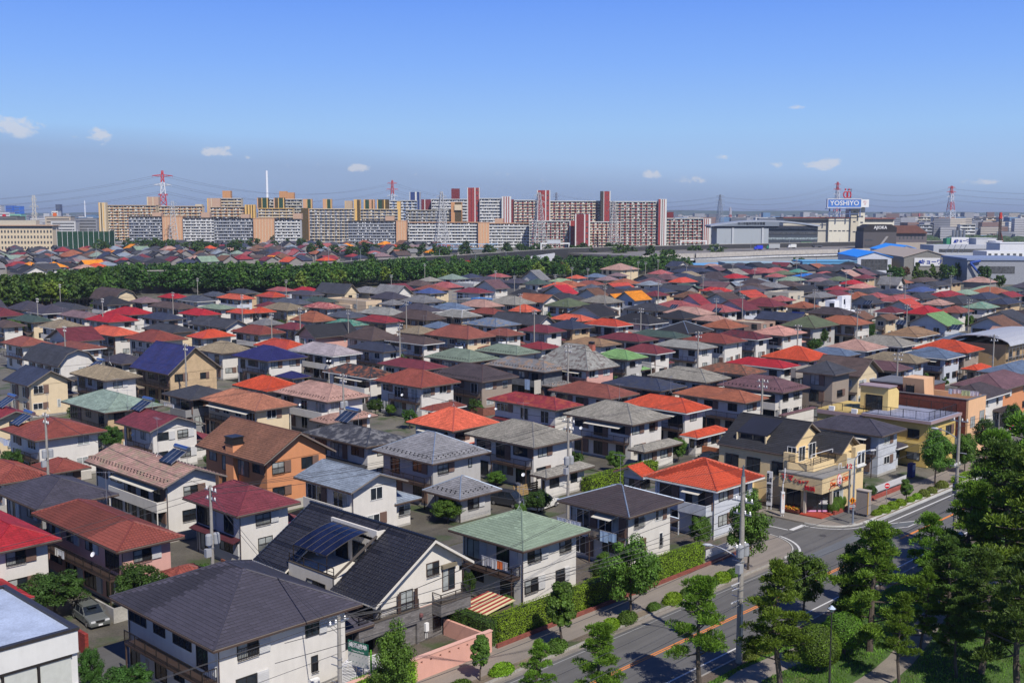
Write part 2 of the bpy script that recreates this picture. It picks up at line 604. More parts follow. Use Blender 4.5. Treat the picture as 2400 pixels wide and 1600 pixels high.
# ---------------------------------------------------------------- roofs
def roof_faces(kind, x0, y0, W, Dp, he, pitch):
 """list of slopes: origin, along-eave dir, up-slope dir, eave length, slope length, insets left/right"""
 out = []
 X, Y = Vector((1,0,0)), Vector((0,1,0))
 x1, y1 = x0 + W, y0 + Dp
 def face(o, ud, inw, run, pt, Lb, Li, Ri, z=he):
  sl = math.hypot(run, run * pt)
  sd = (inw * run + Vector((0,0, run * pt))) / sl
  out.append(dict(o=Vector((o[0], o[1], z)), u=ud, s=sd, n=ud.cross(sd), L=Lb, S=sl, Li=Li, Ri=Ri))
 if kind == 'H':
  m = min(W, Dp) / 2
  face((x0, y0), X, Y, m, pitch, W, m, m)
  face((x1, y0), Y, -X, m, pitch, Dp, m, m)
  face((x1, y1),-X, -Y, m, pitch, W, m, m)
  face((x0, y1),-Y, X, m, pitch, Dp, m, m)
 elif kind == 'V':
  m = W / 2
  face((x1, y0), Y, -X, m, pitch, Dp, 0,0)
  face((x0, y1),-Y, X, m, pitch, Dp, 0,0)
 elif kind == 'U':
  m = Dp / 2
  face((x0, y0), X, Y, m, pitch, W, 0,0)
  face((x1, y1),-X, -Y, m, pitch, W, 0,0)
 elif kind == 'M':   # gambrel, ridge along y
  a = W * .24
  p1, p2 = pitch * 2.1, pitch * .62
  face((x1, y0), Y, -X, a, p1, Dp, 0,0)
  face((x0, y1),-Y, X, a, p1, Dp, 0,0)
  face((x1 - a, y0), Y, -X, W / 2 - a, p2, Dp, 0,0, he + a * p1)
  face((x0 + a, y1),-Y, X, W / 2 - a, p2, Dp, 0,0, he + a * p1)
 return out
def ridge_lines(kind, x0, y0, W, Dp, he, pitch):
 x1, y1 = x0 + W, y0 + Dp
 if kind == 'H':
  m = min(W, Dp) / 2
  z = he + m * pitch
  if W >= Dp:
   a, b = (x0 + m, y0 + m, z),(x1 - m, y0 + m, z)
   cs = [((x0, y0, he), a),((x0, y1, he), a),((x1, y0, he), b),((x1, y1, he), b)]
  else:
   a, b = (x0 + m, y0 + m, z),(x0 + m, y1 - m, z)
   cs = [((x0, y0, he), a),((x1, y0, he), a),((x0, y1, he), b),((x1, y1, he), b)]
  return cs + ([(a, b)] if Vector(a) != Vector(b) else [])
 if kind == 'V':
  z = he + W / 2 * pitch
  return [((x0 + W / 2, y0, z),(x0 + W / 2, y1, z))]
 if kind == 'U':
  z = he + Dp / 2 * pitch
  return [((x0, y0 + Dp / 2, z),(x1, y0 + Dp / 2, z))]
 if kind == 'M':
  z = he + W * .24 * pitch * 2.1 + W * .26 * pitch * .62
  return [((x0 + W / 2, y0, z),(x0 + W / 2, y1, z))]
 return []
def slab_mesh(faces, th, bargeboard=True):
 mb = MB()
 for f in faces:
  o, u, s = f['o'], f['u'], f['s']
  pts = [o, o + u * f['L'], o + u * (f['L'] - f['Ri']) + s * f['S'], o + u * f['Li'] + s * f['S']]
  uvs = [(0,0),(f['L'], 0),(f['L'] - f['Ri'], f['S']),(f['Li'], f['S'])]
  if abs(f['L'] - f['Ri'] - f['Li']) < .01:
   pts, uvs = pts[:3], uvs[:3]
  mb.poly(pts, uvs)
  dn = Vector((0,0,-th))
  low = [p + dn for p in pts]
  mb.poly(list(reversed(low)))
  for i in range(len(pts)):
   j = (i + 1) % len(pts)
   if i == 0 or (f['Li'] == 0 and i in (1,3)):
    mb.quad(low[i], low[j], pts[j], pts[i])
 return mb
def wave_z(t, h):
 return h * math.sin(math.pi * t) ** 1.6
def courses(f, e, tw, style, lift, seg, collect=None, camn=None):
 """tile rows on a slope. style wave: S tiles; slate: flat slates. Appends quads to MB; collect gets whole tiles"""
 mb = MB()
 o, u, s, n = f['o'], f['u'], f['s'], f['n']
 L_, S_, Li, Ri = f['L'], f['S'], f['Li'], f['Ri']
 rows = max(1, int(S_ / e))
 e = S_ / rows
 full = []
 for r in range(rows):
  v0, v1 = r * e, (r + 1) * e
  a0, b0 = Li * v0 / S_, L_ - Ri * v0 / S_
  a1, b1 = Li * v1 / S_, L_ - Ri * v1 / S_
  if b0 - a0 < .05:
   continue
  off = (tw / 2 if (r % 2 and style == 'slate') else 0)
  k0 = int(math.floor((a0 - off) / tw))
  k1 = int(math.ceil((b0 - off) / tw))
  if style == 'strip':
   ks = [(a0, b0)]
  else:
   ks = [(off + k * tw, off + (k + 1) * tw) for k in range(k0, k1)]
  for (ta, tb) in ks:
   if style != 'strip' and ta >= a0 and tb <= b0 and ta >= a1 and tb <= b1:
    if collect is not None and n.dot(camn) > 0:
     full.append((ta, v0))
     continue
   for q in range(seg):
    p, w = ta + (tb - ta) * q / seg, ta + (tb - ta) * (q + 1) / seg
    gap = .012 if style == 'slate' else 0
    if q == 0:
     p += gap
    p0, w0 = max(p, a0), min(w, b0)
    if w0 - p0 < .005:
     continue
    p1, w1 = min(max(p, a1), b1), max(min(w, b1), a1)
    if p1 > w1:
     p1 = w1 = (p1 + w1) / 2
    if style == 'wave':
     h0, h1 = wave_z(q / seg, .055), wave_z((q + 1) / seg, .055)
    else:
     h0 = h1 = 0
    A0 = o + u * p0 + s * v0 + n * (lift + h0)
    B0 = o + u * w0 + s * v0 + n * (lift + h1)
    B1 = o + u * w1 + s * v1 + n * (.006 + h1 * .8)
    A1 = o + u * p1 + s * v1 + n * (.006 + h0 * .8)
    mb.quad(A0, B0, B1, A1, [(p0, v0),(w0, v0),(w1, v1),(p1, v1)])
    C0 = o + u * p0 + s * v0
    D0 = o + u * w0 + s * v0
    mb.quad(C0, D0, B0, A0, [(p0, v0)] * 4)
 if collect is not None:
  for (ta, v0) in full:
   collect.append((f, ta, v0, e))
 return mb
def tile_unit(style, tw, e, lift):
 mb = MB()
 seg = 4 if style == 'wave' else 1
 for q in range(seg):
  p, w = tw * q / seg, tw * (q + 1) / seg
  if style == 'slate':
   p += .012
  h0, h1 = (wave_z(q / seg, .055), wave_z((q + 1) / seg, .055)) if style == 'wave' else (0,0)
  mb.quad((p, 0, lift + h0),(w, 0, lift + h1),(w, e, .006 + h1 * .8),(p, e, .006 + h0 * .8),
    [(p, 0),(w, 0),(w, e),(p, e)])
  mb.quad((p, 0,0),(w, 0,0),(w, 0, lift + h1),(p, 0, lift + h0), [(0,0)] * 4)
 if style == 'slate':
  mb.quad((.012,0,0),(.012,0, lift),(.012, e, .006),(.012, e, 0), [(0,0)] * 4)
  mb.quad((tw, 0,0),(tw, e, 0),(tw, e, .006),(tw, 0, lift), [(0,0)] * 4)
 return mb
def add_roof(rt, base, x0, y0, W, Dp, he, kind, pitch, col, style, lod, th=.16, cap=None, col2=None, indiv=False, guards=False, gut=None):
 """rt: house root at world (base). adds roof part with tiles, caps and gutters"""
 c = lin(RC[col], KR)
 mk = {'slate': 'slate', 'wave': 'kawara', 'metal': 'metalroof'}[style]
 kw = {}
 if col2:
  kw = dict(col2=lin(RC[col2], KR))
 if style == 'wave' and col in ('spotted', 'royal', 'orange', 'bluetile'):
  kw['rough'] = .38
 if style == 'metal':
  kw['rough'] = .5
 m = mat(mk, c, **kw)
 fs = roof_faces(kind, x0, y0, W, Dp, he, pitch)
 roof = obj('roof', slab_mesh(fs, th), m, rt)
 roof.data.materials.append(M_SOFFIT)
 for i, p in enumerate(roof.data.polygons):
  if p.normal.z < .2:
   p.material_index = 1
 camv = Vector((-base[0], -base[1], CH - he)).normalized()
 if style in ('slate', 'wave') and lod <= 2:
  tw, e, lift = (.9,.3,.03) if style == 'slate' else (.3,.32,.035)
  coll = [] if indiv else None
  mbs = MB()
  st = style
  seg = 4 if style == 'wave' else 1
  if style == 'slate' and lod >= 1:
   st = 'strip'
  if style == 'wave' and lod == 2:
   st = 'strip'
   seg = 1
  for f in fs:
   if lod >= 1 and f['n'].dot(camv) < -.15:
    continue
   q = courses(f, e, tw, st, lift, seg, coll, camv)
   k = len(mbs.v)
   mbs.v += q.v
   mbs.f += [tuple(i + k for i in t) for t in q.f]
   mbs.uv += q.uv
  if coll:
   def dkey(c_):
    p = c_[0]['o'] + c_[0]['u'] * c_[1] + c_[0]['s'] * c_[2]
    return (Vector((base[0] + p.x, base[1] + p.y, p.z - CH))).length
   coll.sort(key=dkey)
   mi = mat(mk, c, indiv=1, **kw)
   um = tile_unit(style, tw, coll[0][3], lift).mesh('roof_tile', mi)
   nm = 'roof_slate' if style == 'slate' else 'roof_tile'
   rng = random.Random(int(W * 100))
   for (f, ta, v0, e_) in coll[:295]:
    p = f['o'] + f['u'] * ta + f['s'] * v0 + f['n'] * rng.uniform(0,.006)
    mx = Matrix(((f['u'].x, f['s'].x, f['n'].x, p.x),(f['u'].y, f['s'].y, f['n'].y, p.y),
       (f['u'].z, f['s'].z, f['n'].z, p.z),(0,0,0,1)))
    put(nm, um, rt, mtx=mx)
   for (f, ta, v0, e_) in coll[295:]:
    for (a, b, d, g) in [(um_v) for um_v in um_quads(style, tw, e_, lift)]:
     pts = [f['o'] + f['u'] * (ta + p[0]) + f['s'] * (v0 + p[1]) + f['n'] * p[2] for p in (a, b, d, g)]
     mbs.quad(*pts, [(ta, v0)] * 4)
  if mbs.f:
   t = obj('roof_tiles', mbs, m, rt)
   t['kind'] = 'stuff'
 if lod <= 2:
  cm = cap or mat('paint', tuple(x * .72 for x in c), rough=.6)
  r = .07 if style != 'wave' else .11
  if lod == 2:
   r *= 1.2
  ln = ridge_lines(kind, x0, y0, W, Dp, he, pitch)
  if lod == 0:
   for a, b in ln:
    mb = MB()
    a2, b2 = Vector(a), Vector(b)
    nseg = max(1, int((b2 - a2).length / .6)) if style == 'wave' else 1
    for i in range(nseg):
     p, q = a2.lerp(b2, i / nseg), a2.lerp(b2,(i + .97) / nseg)
     mb.tube(p + Vector((0,0,.03)), q + Vector((0,0,.03)), r * 1.15, r, 6)
    obj('ridge_cap', mb, cm, rt)
  else:
   mb = MB()
   for a, b in ln:
    mb.tube(Vector(a) + Vector((0,0,.02)), Vector(b) + Vector((0,0,.02)), r, r, 4)
   obj('ridge_cap', mb, cm, rt)
  # gutters / fascia along visible eaves
  mb = MB()
  g = .07
  z0, z1 = he - th - .03, he - th + .10
  if kind in ('H', 'V', 'M'):
   mb.box(x0 - g, y0, z0, x0 - .004, y0 + Dp, z1)
  if kind in ('H', 'U'):
   mb.box(x0, y0 - g, z0, x0 + W, y0 - .004, z1)
  if mb.f:
   obj('gutter', mb, gut or M_FRAME_B, rt)
 if guards and lod <= 1:
  mb = MB()
  for f in fs:
   if f['n'].dot(camv) < 0:
    continue
   for k, v in enumerate((.7,1.0)):
    a, b = f['Li'] * v / f['S'] + .5, f['L'] - f['Ri'] * v / f['S'] - .5
    x = a + k * .35
    while x < b:
     p = f['o'] + f['u'] * x + f['s'] * v + f['n'] * .03
     mb.prism([p, p + f['u'] * .14, p + f['u'] * .14 + f['n'] * .1, p + f['n'] * .1], f['s'] * .1)
     x += .75
  if mb.f:
   t = obj('snow_guards', mb, M_BLACK, rt)
   t['kind'] = 'stuff'
 return fs
def um_quads(style, tw, e, lift):
 mb = tile_unit(style, tw, e, lift)
 return [[mb.v[i] for i in f] for f in mb.f]
# ---------------------------------------------------------------- windows
WC = {}
def win_meshes(w, h, frame, lod, kind):
 key = (round(w, 1), round(h, 1), frame.name if frame else '', lod, kind)
 if key in WC:
  return WC[key]
 w, h = round(w, 1), round(h, 1)
 t = .06
 mb = MB()
 d = .07
 mb.box(0,-d, 0, w, -.002, t)
 mb.box(0,-d, h - t, w, -.002, h)
 mb.box(0,-d, t, t, -.002, h - t)
 mb.box(w - t, -d, t, w, -.002, h - t)
 n = 2 if w < 2.2 else (4 if w > 3 else 3)
 if w < .8:
  n = 1
 if lod <= 2:
  for i in range(1, n):
   x = w * i / n
   mb.box(x - .03,-d + .01, t, x + .03,-.003, h - t)
 fr = mb.mesh('window', frame)
 panes = []
 for i in range(n):
  q = MB()
  y = -.035 if i % 2 else -.025
  a, b = w * i / n + .03, w * (i + 1) / n - .03
  q.quad((a, y, t),(b, y, t),(b, y, h - t),(a, y, h - t))
  panes.append(q)
 if lod >= 1:
  q = MB()
  q.quad((t, -.03, t),(w - t, -.03, t),(w - t, -.03, h - t),(t, -.03, h - t))
  panes = [q]
 pm = [[p.mesh('pane', M_GLASS), p.mesh('pane', M_GLASSC)] for p in panes]
 grille = None
 if kind == 'grille' and lod <= 1:
  g = MB()
  for i in range(int(w / .13) + 1):
   g.box(i * .13,-.16,-.1, i * .13 + .025,-.135, h * .55)
  g.box(-.02,-.17, h * .55, w + .02,-.13, h * .55 + .04)
  g.box(-.02,-.17,-.1, w + .02,-.13,-.06)
  grille = g.mesh('window_rail', M_RAIL)
 box = MB()
 bw = min(.95, w * .55)
 box.box(w + .02,-.13,-.02, w + .02 + bw, -.002, h + .02)
 if lod == 0:
  for k in range(int(h / .12)):
   box.box(w + .05,-.15,.03 + k * .12, w + bw - .02,-.131,.03 + k * .12 + .07)
 bx = box.mesh('shutter_box', None)
 WC[key] = (fr, pm, grille, bx)
 return WC[key]
BX = {}
def add_window(rt, side, pos, z, w, h, frame, lod, kind='plain', shut=None, rng=random, wall=0.0, cur=.35):
 """side 'R': wall plane y=wall facing -y, pos = x. side 'L': plane x=wall facing -x, pos = y of its far(left) end"""
 fr, pm, gr, bx = win_meshes(w, h, frame, lod, kind)
 if side == 'R':
  loc, rot = (pos, wall, z),0
 else:
  loc, rot = (wall, pos, z), R(-90)
 o = put('window', fr, rt, loc, rot)
 for q in pm:
  put('pane', q[1 if rng.random() < cur else 0], o)
 if gr:
  put('window_rail', gr, o)
 if shut:
  k = (bx.name, shut.name)
  if k not in BX:
   b2 = bx.copy()
   b2.materials.clear()
   b2.materials.append(shut)
   BX[k] = b2
  put('shutter_box', BX[k], o)
 return o
def railing(x0, x1, y, z, h=1.0, axis='x', step=.13, bars=True, t=.03):
 mb = MB()
 def bx(a0, a1, b0, b1, z0, z1):
  if axis == 'x':
   mb.box(a0, b0, z0, a1, b1, z1)
  else:
   mb.box(b0, a0, z0, b1, a1, z1)
 bx(x0, x1, y - .03, y + .03, z + h - .06, z + h)
 bx(x0, x1, y - .02, y + .02, z + .08, z + .12)
 n = max(1, int((x1 - x0) / 1.6))
 for i in range(n + 1):
  a = x0 + (x1 - x0) * i / n
  bx(a - .03, a + .03, y - .03, y + .03, z, z + h)
 if bars:
  k = int((x1 - x0) / step)
  for i in range(1, k):
   a = x0 + (x1 - x0) * i / k
   bx(a - .01, a + .01, y - .01, y + .01, z + .1, z + h - .04)
 return mb
WALLC = dict(white=(226,222,214), cream=(228,208,172), beige=(205,178,140), grey=(150,150,152), peach=(222,168,128),
   pink=(222,172,160), tilegrey=(120,122,126), taupe=(164,150,136), lgrey=(190,188,184), yellow=(222,196,120),
   bluewhite=(205,210,218), brick=(140,72,54), orange=(220,150,104))
NH = {'n': 0}
HOUSES = []      # dicts for labels
FOOT = []        # occupied footprints (u0,v0,u1,v1)
SPOTS = []       # roof points usable by antennas
def house(u, v, W, Dp, col='charcoal', kind='H', he=5.8, pitch=.42, style=None, wall=None, ov=.95, lod=None, wings=(), opts=()):
 """u,v: near corner of the eaves in the world; W along x, Dp along y"""
 d = dist(u, v)
 if lod is None:
  lod = 0 if d < 128 else (1 if d < 235 else (2 if d < 400 else 3))
 rng = random.Random(int(u * 31 + v * 17))
 rt = root('house', None, 'house', (u, v, 0))
 if style is None:
  style = 'wave' if col in ('orange', 'salmon', 'greytile', 'royal', 'spotted', 'tan', 'mottled', 'terracotta', 'lime') else 'slate'
 wallc = wall or rng.choice(['white'] * 6 + ['cream', 'lgrey', 'beige', 'bluewhite'])
 wk = 'brick' if wallc == 'brick' else ('siding' if 'siding' in opts else ('stonetile' if 'tile' in opts else 'stucco'))
 wm = mat(wk, srgb(*WALLC[wallc], .86))
 base = (u, v)
 parts = [(0,0, W, Dp, he, kind, pitch, True)] + [(*w_, False) for w_ in wings]
 for (x0, y0, w_, d_, h_, k_, p_, main) in parts:
  add_roof(rt, base, x0, y0, w_, d_, h_, k_, p_, col, style, lod, cap=OPTCAP.get(next((o for o in opts if o in OPTCAP), None)),
    col2=next((o[2:] for o in opts if o.startswith('c2')), None), indiv=('indiv' in opts and main),
    guards='guards' in opts, gut=M_FRAME_W if ('wg' in opts or (lod < 3 and rng.random() < .1 and 'ng' not in opts)) else None)
  a0, b0, a1, b1 = x0 + ov, y0 + ov, x0 + w_ - ov, y0 + d_ - ov
  zt = h_ - .17
  mb = MB()
  mb.box(a0, b0,0, a1, b1, zt + .05)
  if k_ == 'V':
   zz = zt + (w_ / 2) * p_ - .02
   mb.prism([(a0, b0, zt + ov * p_ - .06),(a1, b0, zt + ov * p_ - .06),((a0 + a1) / 2, b0, zz)], (0, b1 - b0,0))
   mb.box(a0, b0, zt, a1, b1, zt + ov * p_ - .06)
  if k_ == 'U':
   zz = zt + (d_ / 2) * p_ - .02
   mb.prism([(a0, b1, zt + ov * p_ - .06),(a0, b0, zt + ov * p_ - .06),(a0,(b0 + b1) / 2, zz)], (a1 - a0,0,0))
   mb.box(a0, b0, zt, a1, b1, zt + ov * p_ - .06)
  if k_ == 'M':
   q = w_ * .24
   p1, p2 = p_ * 2.1, p_ * .62
   zb = zt + ov * p1 - .05
   mb.prism([(a0, b0, zt),(a1, b0, zt),(a1, b0, zb),(x0 + w_ - q, b0, zt + q * p1 - .05),((a0 + a1) / 2, b0, zt + q * p1 + (w_ / 2 - q) * p2 - .05),
     (x0 + q, b0, zt + q * p1 - .05),(a0, b0, zb)], (0, b1 - b0,0))
  obj('wall', mb, wm, rt)
  if lod <= 1:
   f2 = MB()
   f2.box(a0 - .02, b0 - .02,0, a1 + .02, b1 + .02,.35)
   obj('foundation', f2, M_CONC, rt)
  if lod == 0 and main:
   for (px, py) in ((a0 - .06, b0 - .06),(a0 - .06, b1 - .3)):
    p2 = MB()
    p2.tube((px, py, .1),(px, py, zt - .3),.04,.04,6)
    p2.tube((px, py, zt - .3),(x0 + .02, y0 + .02 if py < b1 - 1 else py, h_ - .22),.035,.035,6)
    obj('downpipe', p2, M_FRAME_B if 'wg' not in opts else M_FRAME_W, rt)
  frame = M_FRAME_D if rng.random() < .75 else M_FRAME_W
  if 'wf' in opts:
   frame = M_FRAME_W
  shut = rng.choice([M_SHUT, M_SHUT, M_SHUTW])
  if 'nowin' in opts:
   continue
  floors = [0] if h_ < 4.2 else ([0,1] if h_ < 7.5 else [0,1,2])
  if lod == 3:
   floors = floors[-1:]
  for fl in floors:
   fz = .55 + fl * 2.75
   # left (shaded) long side: large sliding windows
   wl = b1 - b0
   n = max(1, int(wl / 3.3))
   for i in range(n):
    if lod == 3 and i >= 2:
     continue
    ww = rng.choice([1.7,1.7,2.6])
    hh = 1.9 if rng.random() < .7 else 1.2
    c_ = b1 - (i + .5) * wl / n
    ww = min(ww, wl / n - .5)
    sh = shut if (rng.random() < .65 and ww + .95 < wl / n) else None
    tot = ww + (.95 if sh else 0)
    add_window(rt, 'L', c_ + tot / 2, fz + (0 if hh > 1.5 else .8), ww, hh, frame, lod, 'plain', sh if lod < 3 else None, rng, wall=a0, cur=.2)
   # right (sunlit) side: smaller windows with shutter boxes
   wr = a1 - a0
   n = 1 if wr < 6 else 2
   for i in range(n):
    if rng.random() < .12 and fl > 0:
     continue
    ww = rng.choice([1.6,1.7,.6,1.2]) if i else 1.7
    hh = rng.choice([1.1,1.2,1.4])
    c_ = a0 + (i + .5) * wr / n + rng.uniform(-.3,.3)
    sh = shut if (ww > 1.1 and rng.random() < .8 and ww + .95 < wr / n) else None
    tot = ww + (.95 if sh else 0)
    add_window(rt, 'R', c_ - tot / 2, fz + .85, ww, hh, frame, lod, 'grille' if rng.random() < .4 else 'plain', sh, rng, wall=b0, cur=.55)
  # pent roof between floors and balcony on the shaded side
  if main and he > 5 and lod <= 2 and 'nobal' not in opts:
   wl = b1 - b0
   L0, L1 = (b0 + .3, b0 + wl * rng.uniform(.5,.95))
   bk = rng.choice(['rail', 'rail', 'solid'])
   if rng.random() < .85:
    mb = MB()
    mb.box(a0 - 1.15, L0,2.78, a0 - .003, L1,2.95)
    if lod <= 1:
     for q in (L0 + .08, L1 - .08):
      mb.box(a0 - 1.12, q - .05,0, a0 - 1.02, q + .05,2.78)
    b_ = obj('balcony', mb, M_FRAME_B if bk == 'rail' else wm, rt)
    if bk == 'rail':
     ra = railing(L0, L1, a0 - 1.12,2.95,1.0, 'y', .14, lod <= 1)
     obj('railing', ra, M_RAIL, b_)
     ra = railing(a0 - 1.12, a0 - .02, L0 + .03,2.95,1.0, 'x', .14, lod <= 1)
     obj('railing', ra, M_RAIL, b_)
    else:
     ra = MB()
     ra.box(a0 - 1.15, L0,2.95, a0 - 1.03, L1,3.95)
     ra.box(a0 - 1.03, L0,2.95, a0 - .003, L0 + .1,3.95)
     obj('parapet', ra, wm, b_)
    if lod <= 1 and rng.random() < .35:
     aw = MB()
     aw.prism([(a0 - 1.25, L0 + 1,5.0),(a0 - .01, L0 + 1,5.28),(a0 - .01, L1 - .4,5.28),(a0 - 1.25, L1 - .4,5.0)], (0,0,.05))
     obj('awning', aw, mat('paint', srgb(225,220,205)), rt)
   elif lod <= 1:
    mb = MB()
    mb.prism([(a0 - .9, b0,2.75),(a0 - .01, b0,3.05),(a0 - .01, b1,3.05),(a0 - .9, b1,2.75)], (0,0,.08))
    obj('pent_roof', mb, mat('slate', lin(RC[col], .7)), rt)
  if main and lod <= 1 and rng.random() < .5:
   ac = MB()
   xx = a0 + (a1 - a0) * rng.uniform(.2,.7)
   ac.box(xx, b0 - .42,.35, xx + .8, b0 - .08,.95)
   obj('air_conditioner', ac, M_WHITE, rt)
 NH['n'] += 1
 FOOT.append((u, v, u + W, v + Dp))
 px, py = J(u + W / 2, v + Dp / 2, he + 1)
 HOUSES.append(dict(o=rt, col=col, kind=kind, px=px, py=py, d=d, W=W, D=Dp, u=u, v=v, he=he, pitch=pitch, wall=wallc, style=style, lod=lod))
 return rt
OPTCAP = {}
OPTCAP['capblue'] = mat('metal', srgb(150,165,185), rough=.5, metal=.3)
OPTCAP['capwhite'] = mat('paint', srgb(215,215,215))
OPTCAP['caprust'] = mat('paint', srgb(150,92,80))
OPTCAP['capbrown'] = mat('paint', srgb(84,62,60))
ZR = dict(G1=(0,1100,3.1367), G2=(500,1100,3.1367), G3=(1000,1100,3.1367), G4=(1500,1000,3.92), G5=(1900,900,3.92),
  M1=(0,760,3.734), M2=(400,760,3.734), M3=(850,760,3.734), M4=(1300,760,3.734), M5=(1750,760,3.618),
  F1=(0,380,3.92), F2=(600,380,3.92), R1=(0,600,3.92), R2=(600,600,3.92), R3=(1200,600,3.92), R4=(1800,600,3.92),
  S=(0,0,1))
def zr(reg, x, y):
 ox, oy, s = ZR[reg]
 return ox + x / s, oy + y / s
def ext(u0, v0, z, tx, axis):
 """distance along +x or +y from (u0,v0,z) until photo x == tx"""
 lo, hi = 0.0,40.0
 for _ in range(40):
  m = (lo + hi) / 2
  x = J(u0 + m, v0, z)[0] if axis == 'x' else J(u0, v0 + m, z)[0]
  if (x < tx) == (axis == 'x'):
   lo = m
  else:
   hi = m
 return lo
def from_px(reg, lx, bx, by, rx, he=5.8):
 b = zr(reg, bx, by)
 u, v = P(b[0], b[1], he)
 Dp = ext(u, v, he, zr(reg, lx, 0)[0], 'y')
 W = ext(u, v, he, zr(reg, rx, 0)[0], 'x')
 return u, v, W, Dp
